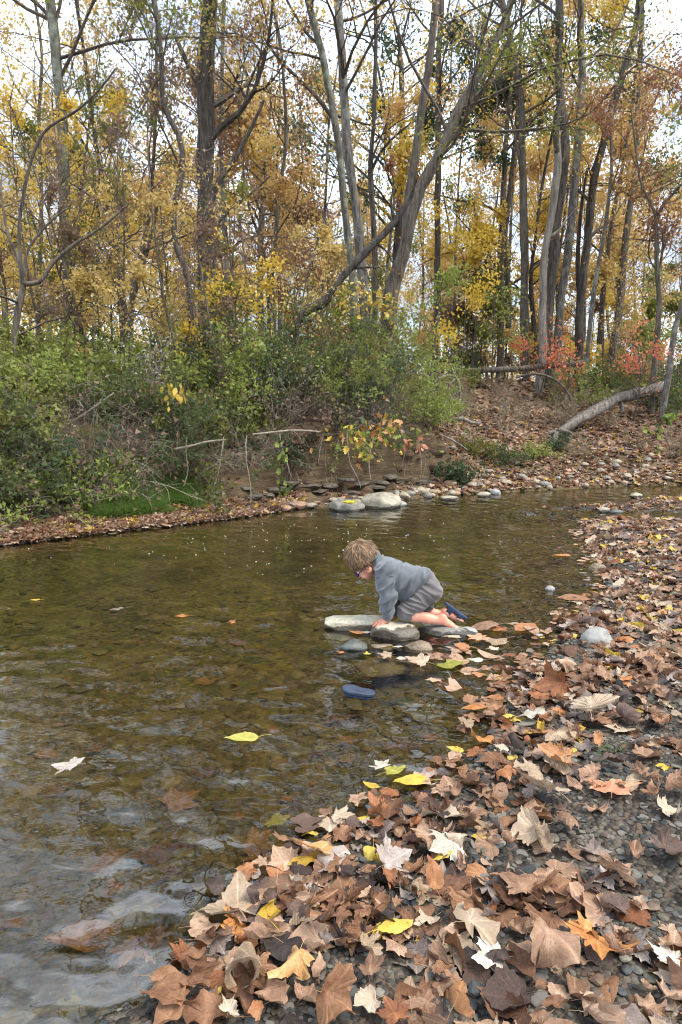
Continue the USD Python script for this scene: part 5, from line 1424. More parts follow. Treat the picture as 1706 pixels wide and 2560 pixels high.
def shrub(name, label, p, h, w, lv, seed, n=16, leaf=0.05, count=1800, arch=-0.05, stem="twig", group=None, lean=(0, 0, 0), cat_="shrub", twigs=5, thick=0.006, droop=0.1, up=1.0, spread=0.04):
    rng = np.random.default_rng(seed)
    a = rng.uniform(0, 2 * np.pi, n)
    st = p + np.stack([np.cos(a) * 0.12 * w, np.sin(a) * 0.12 * w, np.full(n, -0.05)], 1)
    d = np.stack([np.cos(a) * w / h * rng.uniform(0.2, 1.1, n), np.sin(a) * w / h * rng.uniform(0.2, 1.1, n), np.full(n, up)], 1) + np.asarray(lean)
    P1 = wander(rng, st, d, h * rng.uniform(0.75, 1.35, n), 8, 0.12, arch)
    R1 = thick * rng.uniform(0.7, 1.3, n)[:, None] * np.linspace(1, 0.35, 8)
    i2 = rng.integers(0, n, n * twigs)
    s, T, r = along(P1, R1, i2, rng.uniform(0.2, 1.0, len(i2)))
    P2 = wander(rng, s, swing(rng, T, 25, 75), h * rng.uniform(0.16, 0.42, len(i2)), 5, 0.2, arch * 0.6)
    R2 = np.clip(r * 0.6, 0.0018, 0.01)[:, None] * np.linspace(1, 0.5, 5)
    bits = leaf_bits if group else leaf_cards
    o = thing(name, label, cat_, p, group)
    part("stems", cat([tubes(P1, R1, 3, False), tubes(P2, R2, 3, False)]), BK[stem], o)
    if count:
        i4 = rng.integers(0, len(P2), count)
        pos, _, _ = along(P2, R2, i4, rng.uniform(0.05, 1, count))
        k = int(count * 0.25)
        pos2, _, _ = along(P1, R1, rng.integers(0, n, k), rng.uniform(0.3, 1, k))
        pos = np.vstack([pos, pos2])
        pos = pos + rng.normal(0, spread, pos.shape)
        part("foliage", bits(pos, leaf * rng.uniform(0.55, 1.3, len(pos)) * (1.15 if group else 1), rng, droop), LV[lv], o)
    return o


# named ones first: (name, label, column, metres behind the waterline, height, width, leaves, ...)
NAMED = [
    ("bramble", "green leaved bramble cascading down at the right end of the left bank", 415, 1.15, 1.15, 0.7, "green", dict(n=18, leaf=0.06, count=1500, arch=-0.16)),
    ("bramble", "yellow tipped bramble hanging over the dark hollow at the left border", 120, 0.75, 0.75, 0.8, "lime", dict(n=18, leaf=0.055, count=800, arch=-0.20, stem="paletwig")),
    ("bush", "leafy yellow green bush at the left border, top of the bank", 60, 2.2, 0.9, 0.9, "lime", dict(n=20, count=1300)),
    ("bush", "green bush behind the grassy slope", 300, 2.1, 0.8, 0.8, "green", dict(n=20, count=1300)),
    ("bush", "tall deep green bush between the sinuous dark tree and the leaning dead trunk", 650, 2.4, 1.55, 0.8, "green", dict(n=22, count=2800)),
    ("bush", "olive bush left of the reed clump on top of the undercut bank", 760, 1.7, 1.0, 0.8, "olive", dict(n=18, count=2200)),
    ("bush", "dark green viny bush below the yellow leaved sumac", 900, 2.0, 1.25, 0.7, "dark", dict(n=20, count=2300)),
    ("bush", "rusty leaved bush under the yellow leaved sumac", 850, 2.5, 1.3, 0.6, "russet", dict(n=18, count=1300)),
    ("bush", "yellow green bush right of the reed clump, before the fallen branch", 1085, 1.5, 1.05, 0.6, "lime", dict(n=18, count=1500)),
    ("bush", "small yellow leaved bush draping over the right end of the undercut", 1060, 1.0, 0.75, 0.5, "lime", dict(n=16, count=900, arch=-0.12)),
    ("weed_clump", "low green weeds on the stones below the fallen log", 1270, 1.0, 0.35, 0.5, "green", dict(n=26, count=900, leaf=0.045)),
    ("weed_clump", "low green weeds left of the round bluish plant", 1340, 1.2, 0.32, 0.45, "lime", dict(n=24, count=700, leaf=0.045)),
    ("weed_clump", "leafy green plant at the foot of the bank right of the roots", 1150, 0.45, 0.34, 0.22, "dark", dict(n=16, count=260, leaf=0.09)),
    ("weed_clump", "round bluish green plant under the root end of the fallen log", 1395, 1.5, 0.30, 0.22, "dark", dict(n=20, count=700, leaf=0.04)),
    ("weed_clump", "grassy weeds low on the slope between the roots and the rubble", 1200, 1.3, 0.4, 0.5, "olive", dict(n=26, count=700, leaf=0.05)),
    ("dry_weed", "brown dry weed stand with white seed tufts above the left bank", 365, 2.7, 1.15, 0.5, "fluff", dict(n=26, count=420, leaf=0.045, stem="paletwig", twigs=4)),
    ("dry_weed", "pale dry weed stand with seed tufts left of the reed clump", 715, 1.35, 0.95, 0.5, "fluff", dict(n=24, count=300, leaf=0.04, stem="paletwig", twigs=4)),
    ("dry_weed", "pale dry weeds beside the arching dead twig", 1110, 2.2, 0.9, 0.5, "fluff", dict(n=20, count=160, leaf=0.035, stem="paletwig", twigs=4)),
    ("bush", "sparse green bush on top of the slope at the right border", 1600, 4.0, 0.9, 0.9, "olive", dict(n=20, count=1700)),
    ("bush", "green bush under the coral orange sapling", 1500, 3.8, 0.7, 0.9, "green", dict(n=20, count=1500)),
    ("bush", "hanging green leaves of a shrub at the right border under the leaning tree", 1690, 2.9, 0.95, 0.7, "green", dict(n=18, count=1000, arch=-0.1, leaf=0.07)),
]
for k, (nm, lb, px, d, h, w_, lv, kw) in enumerate(NAMED):
    shrub(nm, lb, far_at(px, d), h, w_, lv, 4000 + k, cat_={"weed_clump": "weeds", "dry_weed": "weeds"}.get(nm, nm), **kw)
rng = np.random.default_rng(31)
MIX = [("leafy green thicket bush", "green", (-40, 470), "green bushes of the left thicket"), ("olive yellow thicket bush", "olive", (-40, 470), "olive bushes of the left thicket"),
       ("yellow green thicket bush", "lime", (-40, 440), "yellow green bushes of the left thicket"), ("olive bush above the undercut,", "olive", (470, 1020), "olive bushes above the undercut"),
       ("dark green bush above the undercut,", "dark", (470, 1020), "dark green bushes above the undercut"), ("rust leaved bush above the undercut,", "russet", (560, 1000), "rust leaved bushes above the undercut"), ("yellow green bush above the undercut,", "lime", (470, 1040), "yellow green bushes above the undercut")]
for k in range(72):
    lb, lv, (a, b), gr = MIX[[0, 1, 2, 3, 4, 1, 6, 3, 1, 6, 3][k % 11]]
    px = rng.uniform(a, b)
    d = rng.uniform(0.9 if px < 210 else 1.7, 5.2) if px < 470 else rng.uniform(1.45, 5.0)
    pp_ = far_at(px, d)
    shrub("bush", single(lb, pp_, LM_BANK), pp_, rng.uniform(0.45, 0.95) * (1 + 0.10 * d) * (0.78 if px < 470 else 1.22), rng.uniform(0.5, 0.9), lv, 5000 + k, n=18, twigs=5, count=int(rng.uniform(600, 1500)), leaf=rng.uniform(0.035, 0.062), group=gr, stem=rng.choice(["twig", "paletwig"]))
for k in range(10):                                         # low growth spilling down the left bank to the beach
    shrub("bramble", single("low bramble spilling down the left bank", bp_ := far_at(rng.choice([rng.uniform(-20, 200), rng.uniform(-20, 230)]), rng.uniform(0.8, 1.3)), LM_BANK), bp_, rng.uniform(0.35, 0.6), 0.55, ["green", "olive", "dark", "lime"][k % 4], 5600 + k, n=16, count=750, leaf=0.05, arch=-0.14, group="low brambles of the left bank", stem="paletwig", cat_="bramble")
for k in range(34):                                         # bare tangles
    px = rng.uniform(0, 470) if k < 22 else rng.uniform(450, 1060)
    d = rng.uniform(0.98, 1.4) if px > 450 else rng.uniform(0.7, 2.5)
    shrub("bramble_tangle", single("leafless bramble tangle on the bank edge" if px > 450 else "leafless bramble tangle among bushes", bp_ := far_at(px, d), LM_BANK), bp_, rng.uniform(0.5, 0.95), 0.7, "tan", 6000 + k, n=25, count=70, twigs=5, arch=-0.13, stem=["twig", "paletwig", "twig"][k % 3], thick=0.004, group="bare bramble tangles of the bank edge" if px > 450 else "bare bramble tangles of the left thicket", cat_="bramble", leaf=0.05)
for k in range(30):                                         # dry stalks on the slope
    px = rng.uniform(1090, 1706)
    shrub("dry_weed", single("dry straw coloured weed on the slope", bp_ := far_at(px, rng.uniform(0.9, 4.2)), LM_BANK), bp_, rng.uniform(0.3, 0.7), 0.35, "straw", 6500 + k, n=14, count=110, twigs=3, arch=-0.04, stem="paletwig", thick=0.003, group="dry weeds on the slope", cat_="weeds", leaf=0.05)

for k in range(16):                                         # brush along the crest of the slope
    lv = ["olive", "tan", "dark", "lime"][k % 4]
    tone = {"olive": "olive", "tan": "dry tan", "dark": "dark green", "lime": "yellow green"}[lv]
    shrub("bush", single(f"twiggy {tone} bush on the slope's crest", bp_ := far_at(rng.uniform(1080, 1720), rng.uniform(3.6, 6.5)), LM_BANK), bp_, rng.uniform(0.5, 1.0), 0.8, lv, 6800 + k, n=20, count=700, leaf=0.055, group=f"{tone} bushes along the slope's crest", stem=["twig", "paletwig"][k % 2])
for k in range(5):                                          # brush hanging over the cut
    lv = ["olive", "dark", "tan", "lime", "green"][k % 5]
    tone = {"olive": "olive", "tan": "dry tan", "dark": "dark green", "lime": "yellow green", "green": "green"}[lv]
    shrub("bramble", single(f"{tone} leaved bramble overhanging the cut", bp_ := far_at(460 + 600 * (k + rng.uniform()) / 5, rng.uniform(0.86, 1.1)), LM_BANK), bp_, rng.uniform(0.4, 0.7), 0.6, lv, 6900 + k, n=18, count=420, leaf=0.05, arch=-0.22, group=f"{tone} brambles over the undercut", stem=["twig", "paletwig"][k % 2], cat_="bramble", thick=0.004, up=0.7, lean=(0, -0.25, 0))
# reeds
p = far_at(885, 1.35)
rng = np.random.default_rng(8)
n = 150
st = p + np.stack([rng.normal(0, 0.24, n), rng.normal(0, 0.12, n), np.full(n, -0.05)], 1)
o = thing("reed_clump", "clump of dark bluish green upright reeds on top of the undercut bank", "reeds", p)
part("stalks", tubes(wander(rng, st, np.stack([rng.normal(0, 0.06, n), rng.normal(0, 0.06, n), np.ones(n)], 1), rng.uniform(0.45, 0.8, n), 5, 0.02, 0), np.full((n, 5), 0.0045) * np.linspace(1, 0.5, 5), 4, False), LV["reed"], o)

# grass on the left bank and its tufts
rng = np.random.default_rng(12)
n = 30000
px, d = rng.uniform(150, 500, n), np.abs(rng.normal(0.62, 0.36, n))
px = np.where(rng.uniform(size=n) < 0.75, rng.uniform(240, 490, n), px)
Yg = 7.0
xs = np.zeros(n)
ys = np.full(n, 7.2)
for _ in range(20):
    xs = (px - 853) / FOC * (ys * math.cos(PITCH) + 0.1)
    ys = 0.5 * ys + 0.5 * (np.interp(xs, FAR[:, 0], FAR[:, 1]) + d)
zs, _ = ground(xs, ys)
ok = (d > 0.36) & (meshkit.fbm(np.stack([xs * 3, ys * 3, 0 * xs], -1), 2, 3) > 0.42)
st = np.stack([xs, ys, zs - 0.02], 1)[ok]
n = len(st)
d0 = np.stack([rng.normal(0, 0.35, n), rng.normal(-0.35, 0.3, n), np.ones(n)], 1)
gp = wander(rng, st, d0, rng.uniform(0.10, 0.26, n), 4, 0.08, -0.22)
side = unit(np.cross(gp[:, -1] - gp[:, 0], rng.normal(size=(n, 3))))[:, None] * (np.array([1, 0.9, 0.6, 0.05])[None, :, None] * 0.0045)
gvx = np.stack([gp - side, gp + side], 2).reshape(-1, 3)
i = (np.arange(n)[:, None] * 8 + np.arange(3)[None] * 2).reshape(-1, 1)
o = np.array([-2.0, 7.6, 0.4])
solo("grass", (gvx - o, np.vstack([i + [0, 1, 3], i + [0, 3, 2]])), LV["grass"], "bright green grass on the slope above the leaf strewn beach", "grass", o, None, "stuff")

# roots hanging down the cut
pxs = np.linspace(440, 1075, 40)
lip = np.array([far_at(x, 0.84) for x in pxs])
rng = np.random.default_rng(44)
n = 240
dr = rng.uniform(0.70, 0.92, n)
st = np.array([far_at(x, d_) for x, d_ in zip(rng.uniform(445, 1075, n), dr)]) + np.stack([0 * dr, rng.uniform(-0.08, 0.0, n), rng.uniform(-0.02, 0.05, n)], 1)
rp = wander(rng, st, np.stack([rng.normal(0, 0.3, n), rng.normal(-0.25, 0.2, n), -np.ones(n)], 1), rng.gamma(2.0, 0.11, n), 6, 0.12, -0.08)
rp[..., 2] = np.maximum(rp[..., 2], 0.04)
solo("hanging_roots", (lambda m: (m[0] - lip[20], m[1]))(tubes(rp, rng.uniform(0.0018, 0.005, n)[:, None] * np.linspace(1, 0.5, 6), 3, False)), BK["paletwig"], "thin pale roots and stalks dangling from the undercut bank", "roots", lip[20], None, "stuff")
for k in range(9):                                          # longer roots one can pick out
    px = [468, 560, 618, 700, 812, 868, 935, 1010, 1046][k]
    a = far_at(px, 0.72)
    a[2] = 0.95
    pts = wander(rng, a[None], np.array([[rng.normal(0, 0.3), -0.25, -1.0]]), np.array([rng.uniform(0.55, 0.9)]), 9, 0.09, -0.05)[0]
    pts[:, 2] = np.maximum(pts[:, 2], 0.03)
    solo("hanging_root", (lambda m: (m[0] - a, m[1]))(tubes(pts[None], np.linspace(0.008, 0.004, 9)[None], 6)), BK["paletwig"], ["pale root dangling at the left end of the undercut", "pale root in the hollow left of the hanging green vine", "crooked root beside the hanging green vine", "root above the leaf strewn shelf", "long straight root left of the yellow oak sprig", "root dangling under the yellow oak sprig",
         "thick pale root right of the yellow oak sprig", "long root reaching down to the rubble", "last pale root at the right end of the undercut"][k], "root", a, None, None, True)
# layered rock at the foot of the cut
ledge = stone_look("shale", [(0.3, (0.035, 0.028, 0.020)), (0.55, (0.075, 0.060, 0.042)), (0.75, (0.125, 0.102, 0.074))], None, 7, 0.8)
for k in range(24):
    px = rng.uniform(300, 1090)
    lay = rng.integers(0, 4)
    p = far_at(px, 0.60 + 0.05 * lay + rng.uniform(-0.05, 0.05))
    zc = 0.10 + 0.055 * lay + rng.uniform(-0.01, 0.01)
    solo("rock_ledge", stone(np.array([rng.uniform(0.08, 0.24), rng.uniform(0.08, 0.14), rng.uniform(0.016, 0.036)]), 2200 + k, sub=3, lump=0.22, facet=0.45, power=5.0, rot=rng.normal(0.35, 0.5)), ledge, single("thin shale ledge at the bank's foot", p, LM_BANK), "rock ledge", (p[0], p[1], zc), "shale ledges at the foot of the bank", None, 20)
clod = bank_mat
for k in range(60):                                         # clods on the face
    px = rng.uniform(450, 1090)
    p = far_at(px, rng.uniform(0.66, 0.9))
    r = rng.uniform(0.05, 0.15)
    solo("earth_clod", stone(r * np.array([1.4, 0.8, 0.9]), 2400 + k, sub=2, lump=0.35, facet=0.3), clod, single("lump of brown earth in the bank face", p, LM_BANK), "earth", (p[0], p[1] + 0.02, p[2] - 0.02), "lumps of earth in the eroded face", None, 50)


# dead wood
def dead(name, label, pts, rad, mat, seed, catn="log", twigs=0, rough=0.08, extra=()):
    c = spline(np.column_stack([pts, rad]), max(16, len(pts) * 5))
    o = thing(name, label, catn, pts[0])
    part("trunk" if catn == "log" else "stem", bark_tube(c[:, :3], c[:, 3], 12 if max(rad) > 0.04 else 7, rough, seed), mat, o, True)
    rng = np.random.default_rng(seed)
    for a, r in extra:
        cc = spline(np.column_stack([a, r]), 14)
        part("branch", bark_tube(cc[:, :3], cc[:, 3], 7, rough, seed + 3), mat, o, True)
    return o


def slope_pts(L, lift, d=None):
    return np.array([hit(a, b) + [0, 0, lift] for a, b in L]) if d is None else np.array([at_y(a, b, d) for a, b in L])


Lg = [(1396, 1082, 12.9), (1457, 1046, 13.1), (1506, 1018, 13.4), (1544, 996, 13.7), (1604, 982, 14.1), (1660, 966, 14.5)]
lp = np.array([at_y(a, b, y) for a, b, y in Lg])
dead("fallen_log", "grey weathered fallen log with its broken root end pointing down the slope", lp, np.array([0.075, 0.095, 0.105, 0.10, 0.11, 0.12]), BK["log"], 70, rough=0.24,
     extra=[(np.array([at_y(1400, 1078, 12.9), at_y(1388, 1100, 12.75), at_y(1394, 1128, 12.6), at_y(1398, 1140, 12.6)]), [0.06, 0.045, 0.035, 0.02]), (np.array([at_y(1402, 1076, 12.85), at_y(1420, 1080, 12.7), at_y(1436, 1090, 12.6)]), [0.055, 0.035, 0.012]),
            (np.array([at_y(1400, 1080, 12.95), at_y(1382, 1080, 12.9), at_y(1366, 1092, 12.85)]), [0.06, 0.04, 0.015]), (np.array([at_y(1552, 1000, 13.75), at_y(1558, 1030, 13.7)]), [0.04, 0.03])])
dead("fallen_log", "brown fallen log lying level behind the arching dead twig", np.array([at_y(a, b, 15.0) for a, b in [(1120, 934), (1190, 926), (1290, 922), (1380, 914), (1460, 906)]]), [0.05, 0.055, 0.06, 0.06, 0.05], BK["brown"], 71)
dead("dead_branch", "dark fallen branch slanting up to the level log", np.array([at_y(a, b, 12.3) for a, b in [(1015, 985), (1045, 968), (1081, 949), (1120, 936), (1150, 915)]]), [0.045, 0.04, 0.036, 0.03, 0.02], BK["dark"], 72, "branch")
dead("dead_twig", "bleached twig arching down like a hook before the slope", np.array([at_y(a, b, 11.9) for a, b in [(1085, 960), (1108, 942), (1128, 938), (1146, 952), (1151, 990), (1147, 1030), (1141, 1058)]]), [0.02, 0.024, 0.026, 0.025, 0.02, 0.016, 0.008], BK["bare"], 73, "branch",
     extra=[(np.array([at_y(1140, 945, 11.9), at_y(1120, 962, 11.8), at_y(1092, 974, 11.8)]), [0.014, 0.01, 0.005]), (np.array([at_y(1072, 950, 11.9), at_y(1070, 978, 11.8)]), [0.016, 0.012])])
dead("dead_branch", "short bleached branch sticking out of the slope below the hooked twig", np.array([at_y(a, b, 11.6) for a, b in [(1130, 1052), (1155, 1046), (1180, 1056), (1203, 1058)]]), [0.03, 0.034, 0.028, 0.012], BK["bare"], 74, "branch")
dead("dead_branch", "pale stick slanting down the bank under the short bleached branch", np.array([at_y(a, b, 10.9) for a, b in [(1098, 1085), (1135, 1102), (1168, 1124)]]), [0.016, 0.014, 0.01], BK["bare"], 75, "branch")
dead("dead_branch", "thin bowed branch running down to the root end of the fallen log", np.array([at_y(a, b, 13.4) for a, b in [(1290, 945), (1345, 935), (1380, 945), (1412, 970), (1435, 1015), (1450, 1060), (1462, 1085)]]), [0.018, 0.024, 0.024, 0.02, 0.018, 0.014, 0.008], BK["twig"], 76, "branch")
dead("dead_branch", "long thin pole lying slantwise in the left thicket", np.array([at_y(a, b, 8.3) for a, b in [(122, 1090), (200, 1042), (285, 982)]]), [0.014, 0.013, 0.010], BK["paletwig"], 77, "branch")
dead("dead_branch", "pale branch lying along the edge of the undercut, left of the oak sprig", np.array([at_y(a, b, 8.55) for a, b in [(632, 1086), (690, 1080), (730, 1076), (800, 1080)]]), [0.012, 0.014, 0.013, 0.008], BK["paletwig"], 78, "branch")
dead("dead_branch", "pale branch sticking out of the left end of the undercut", np.array([at_y(a, b, 8.0) for a, b in [(440, 1122), (480, 1114), (520, 1104), (565, 1100)]]), [0.012, 0.014, 0.013, 0.006], BK["paletwig"], 79, "branch")
# ------------------------------------------------------------------ fallen leaves and leafy sprigs
HALF = {
    "sycamore": [(0, 0.0), (0.16, -0.10), (0.38, -0.06), (0.58, -0.03), (0.46, 0.12), (0.54, 0.20), (0.42, 0.25), (0.62, 0.37), (0.68, 0.50), (0.82, 0.63), (0.62, 0.60), (0.58, 0.70), (0.46, 0.63), (0.30, 0.62), (0.33, 0.78), (0.22, 0.84), (0.16, 0.98), (0, 1.18)],
    "plane": [(0, 0.0), (0.20, -0.07), (0.42, 0.0), (0.50, 0.12), (0.62, 0.20), (0.60, 0.32), (0.74, 0.45), (0.60, 0.52), (0.56, 0.64), (0.40, 0.68), (0.32, 0.82), (0.16, 0.94), (0, 1.1)],
    "oval": [(0, 0.0), (0.10, 0.05), (0.20, 0.16), (0.27, 0.30), (0.30, 0.46), (0.28, 0.62), (0.22, 0.78), (0.12, 0.93), (0.05, 1.03), (0, 1.12)],
    "oak": [(0, 0.0), (0.06, 0.10), (0.20, 0.16), (0.26, 0.24), (0.12, 0.32), (0.30, 0.42), (0.36, 0.54), (0.16, 0.58), (0.30, 0.74), (0.32, 0.84), (0.14, 0.86), (0.16, 1.0), (0.06, 1.08), (0, 1.14)],
}
CENTRE = {"sycamore": 0.10, "plane": 0.15, "oval": 0.45, "oak": 0.5}


VEIN = [None]


def leaf_mesh(rng, kind, width, curl=1.0, rings=3, fine=True, flat=False):
    """A curled leaf: base near the origin, tip along +y, width in metres."""
    h = np.array(HALF[kind], float)
    o = np.vstack([h, (h * [-1, 1])[-2:0:-1]])
    o = o[np.sort(np.unique(o.round(4), axis=0, return_index=True)[1])]
    tips = np.zeros(len(o), bool)
    rr = np.linalg.norm(o - [0, CENTRE[kind]], axis=1)
    tips[(rr > np.roll(rr, 1)) & (rr > np.roll(rr, -1)) & (rr > 0.45)] = True
    if fine:
        m = (o + np.roll(o, -1, 0)) / 2
        m = m + rng.normal(0, 0.012, m.shape)
        o = np.stack([o * (1 + rng.normal(0, 0.02, (len(o), 1))), m], 1).reshape(-1, 2)
        tips = np.stack([tips, np.zeros_like(tips)], 1).ravel()
    c0 = np.array([0, CENTRE[kind]])                        # torn and eaten edges, a crooked shape
    th, rd = np.arctan2(*(o - c0).T[::-1]), np.linalg.norm(o - c0, axis=1)
    for _ in range(rng.integers(0, 4)):
        a0, wd_ = rng.uniform(-2.6, 2.6), rng.uniform(0.10, 0.45)
        dlt = np.abs((th - a0 + np.pi) % (2 * np.pi) - np.pi)
        rd = rd * np.where(dlt < wd_, rng.uniform(0.5, 0.92), 1)
    rd = rd * (1 + 0.22 * (meshkit.noise(np.stack([np.cos(th) * 1.3, np.sin(th) * 1.3, 0 * th + rng.uniform(0, 99)], -1), 3) - 0.5))
    o = c0 + rd[:, None] * np.stack([np.cos(th), np.sin(th)], 1)
    o[:, 0] += rng.normal(0, 0.10) * o[:, 1]
    o = o * [1 + rng.normal(0, 0.09), 1] + rng.normal(0, 0.012, o.shape)
    s = width / (1.64 if kind == "sycamore" else 1.48 if kind == "plane" else 0.60 if kind == "oval" else 0.72)
    c = np.array([0, CENTRE[kind]])
    q = np.linspace(0, 1, rings + 1)[1:]
    xy = np.vstack([c[None]] + [c + (o - c) * t for t in q]) * s
    n = len(o)
    rad_ = np.concatenate([[0], np.repeat(q, n)])
    z = -0.030 * s * np.concatenate([[0.6], (np.tile(tips, rings) * (0.5 + 0.5 * np.repeat(q, n)))])
    size = s * 0.8
    x, y = (xy - np.array([0, 0.5 * s])).T
    if flat:
        z = z * 0.4 + 0.02 * s * (meshkit.fbm(np.stack([x * 2 / s, y * 2 / s, 0 * x + rng.uniform(0, 50)], -1), 2, 1) - 0.5)
    else:
        z = z + rng.uniform(-0.35, 0.55) * curl * (x * x + y * y) / size
        z = z + 0.30 * curl * s * (meshkit.fbm(np.stack([x * 2.2 / s, y * 2.2 / s, 0 * x + rng.uniform(0, 50)], -1), 3, 1) - 0.5)
        edge = np.clip(rad_ - 0.55, 0, 1) ** 1.5
        a = np.arctan2(y, x)
        z = z + edge * curl * s * 0.5 * np.sin(a * rng.integers(2, 5) + rng.uniform(0, 6)) * rng.uniform(0.3, 1.0)
        ph, k = rng.uniform(0, np.pi), rng.choice([-1, 1, 1]) * rng.gamma(1.9, 0.85) * curl / size
        k = np.clip(k, -3.0 / size, 3.0 / size)
        if abs(k) > 1e-3:
            u, w = x * math.cos(ph) + y * math.sin(ph), -x * math.sin(ph) + y * math.cos(ph)
            ru = np.sin(k * u) / k - z * np.sin(k * u)
            z = (1 - np.cos(k * u)) / k + z * np.cos(k * u)
            x, y = ru * math.cos(ph) - w * math.sin(ph), ru * math.sin(ph) + w * math.cos(ph)
    v = np.stack([x, y, z], 1)
    i = np.arange(n)
    f = [np.stack([0 * i, 1 + i, 1 + (i + 1) % n], 1)]
    for r in range(rings - 1):
        a_, b_ = 1 + r * n + i, 1 + r * n + (i + 1) % n
        f += [np.stack([a_, a_ + n, b_ + n], 1), np.stack([a_, b_ + n, b_], 1)]
    # the stalk
    stalk = np.array([[0, 0, 0], [0.02, -0.2, 0.03], [0.05, -0.42, 0.02]]) * s
    base = v[1 + (rings - 1) * n]
    sv_, sf_ = tubes((base + stalk * [1, 1, 1])[None], np.array([[0.008, 0.006, 0.006]]) * s, 4, False)
    VEIN[0] = np.concatenate([[0.9], np.tile(tips, rings).astype(float), np.full(len(sv_), 0.9)])
    return cat([(v, np.vstack(f)), (sv_, sf_)])


def litter(name, a, b, c, trans=0.2):
    """Dead leaf: blotched with paler and darker patches and fine veins' relief, each leaf a little different."""
    return usdkit.material(stage, f"/World/Looks/{name}", {
        "tc": ("texture_coordinate", {}), "oi": ("object_info", {}), "n": ("noise_texture", {"scale": 26.0, "detail": 6.0, "roughness": 0.65}), "nf": ("noise_texture", {"scale": 150.0, "detail": 4.0, "roughness": 0.7}),
        "ad": ("math", {"math_type": "multiply_add", "value2": 0.55, "value3": -0.275}), "sm": ("math", {"math_type": "add"}),
        "r": ("rgb_ramp", {"ramp": [(0.22, a), (0.5, b), (0.78, c)]}), "rf": ("rgb_ramp", {"ramp": [(0.30, (0.62, 0.58, 0.55)), (0.48, (1, 1, 1)), (0.7, (1.15, 1.12, 1.1))]}), "mx": ("mix", {"mix_type": "multiply", "fac": 1.0}),
        "va": ("attribute", {"attribute": "vein"}), "vr": ("rgb_ramp", {"ramp": [(0.0, (0.84, 0.82, 0.80)), (0.55, (1.0, 1.0, 1.0)), (0.72, (1.0, 1.0, 1.0)), (0.84, (1.32, 1.27, 1.2)), (1.0, (1.4, 1.35, 1.25))]}), "vm": ("mix", {"mix_type": "multiply", "fac": 1.0}),
        "b": ("bump", {"strength": 0.7, "distance": 0.003}), "p": ("principled_bsdf", {"roughness": 0.62, "specular_ior_level": 0.35}), "t": ("translucent_bsdf", {}), "m": ("mix_closure", {"fac": trans}),
    }, [("tc.object", "n.vector"), ("tc.object", "nf.vector"), ("oi.random", "ad.value1"), ("n.fac", "sm.value1"), ("ad.value", "sm.value2"), ("sm.value", "r.fac"), ("nf.fac", "rf.fac"), ("r.color", "mx.color1"), ("rf.color", "mx.color2"),
        ("va.fac", "vr.fac"), ("vr.color", "vm.color2"), ("mx.color", "vm.color1"), ("vm.color", "p.base_color"), ("vm.color", "t.color"), ("nf.fac", "b.height"), ("b.normal", "p.normal"), ("p.BSDF", "m.closure1"), ("t.BSDF", "m.closure2")], surface="m.closure")


FL = dict(
    tan=litter("tan_dead_leaf", (0.18, 0.098, 0.056), (0.325, 0.195, 0.122), (0.46, 0.315, 0.215)), pale=litter("pale_dead_leaf", (0.29, 0.205, 0.13), (0.41, 0.31, 0.215), (0.51, 0.41, 0.305)),
    brown=litter("brown_dead_leaf", (0.083, 0.039, 0.021), (0.185, 0.088, 0.044), (0.293, 0.156, 0.083)), russet=litter("russet_dead_leaf", (0.175, 0.064, 0.025), (0.312, 0.126, 0.049), (0.429, 0.215, 0.098)),
    dark=litter("dark_wet_leaf", (0.020, 0.014, 0.011), (0.054, 0.033, 0.025), (0.107, 0.064, 0.046), 0.05), yellow=litter("yellow_dead_leaf", (0.42, 0.25, 0.035), (0.56, 0.39, 0.05), (0.62, 0.47, 0.11)),
    orange=litter("orange_dead_leaf", (0.351, 0.126, 0.034), (0.508, 0.234, 0.073), (0.585, 0.351, 0.156)), mauve=litter("greyish_dead_leaf", (0.166, 0.122, 0.103), (0.293, 0.234, 0.200), (0.429, 0.370, 0.331)),
    lime=litter("yellow_green_dead_leaf", (0.20, 0.19, 0.03), (0.35, 0.33, 0.06), (0.46, 0.42, 0.12)), white=litter("whitish_dead_leaf", (0.40, 0.36, 0.29), (0.54, 0.50, 0.42), (0.62, 0.58, 0.50)), coral=litter("coral_dead_leaf", (0.370, 0.117, 0.059), (0.526, 0.215, 0.117), (0.585, 0.321, 0.195)),
    sunk=litter("sunken_leaf", (0.069, 0.029, 0.015), (0.146, 0.064, 0.029), (0.234, 0.117, 0.054), 0.05))
WORD = dict(tan="tan", pale="pale buff", brown="brown", russet="russet", dark="dark wet", yellow="yellow", orange="orange tan", mauve="greyish mauve", lime="yellow green", white="whitish", coral="coral")


def lay(rng, name, label, kind, mat, at, width, tilt, az=None, curl=1.0, group=None, flat=False, lift=None, catn="leaf"):
    """Lays one leaf at the world point at, so that it rests with its low side on it."""
    v, f = leaf_mesh(rng, kind, width, curl, flat=flat)
    v = v @ rot_of(rng, tilt, az).T
    v = v - [0, 0, np.quantile(v[:, 2], 0.06) if lift is None else lift]
    return solo(name, (v, f), FL[mat], label, catn, at, group, None, True, vein=VEIN[0])


rng = np.random.default_rng(101)
U = math.pi / 180
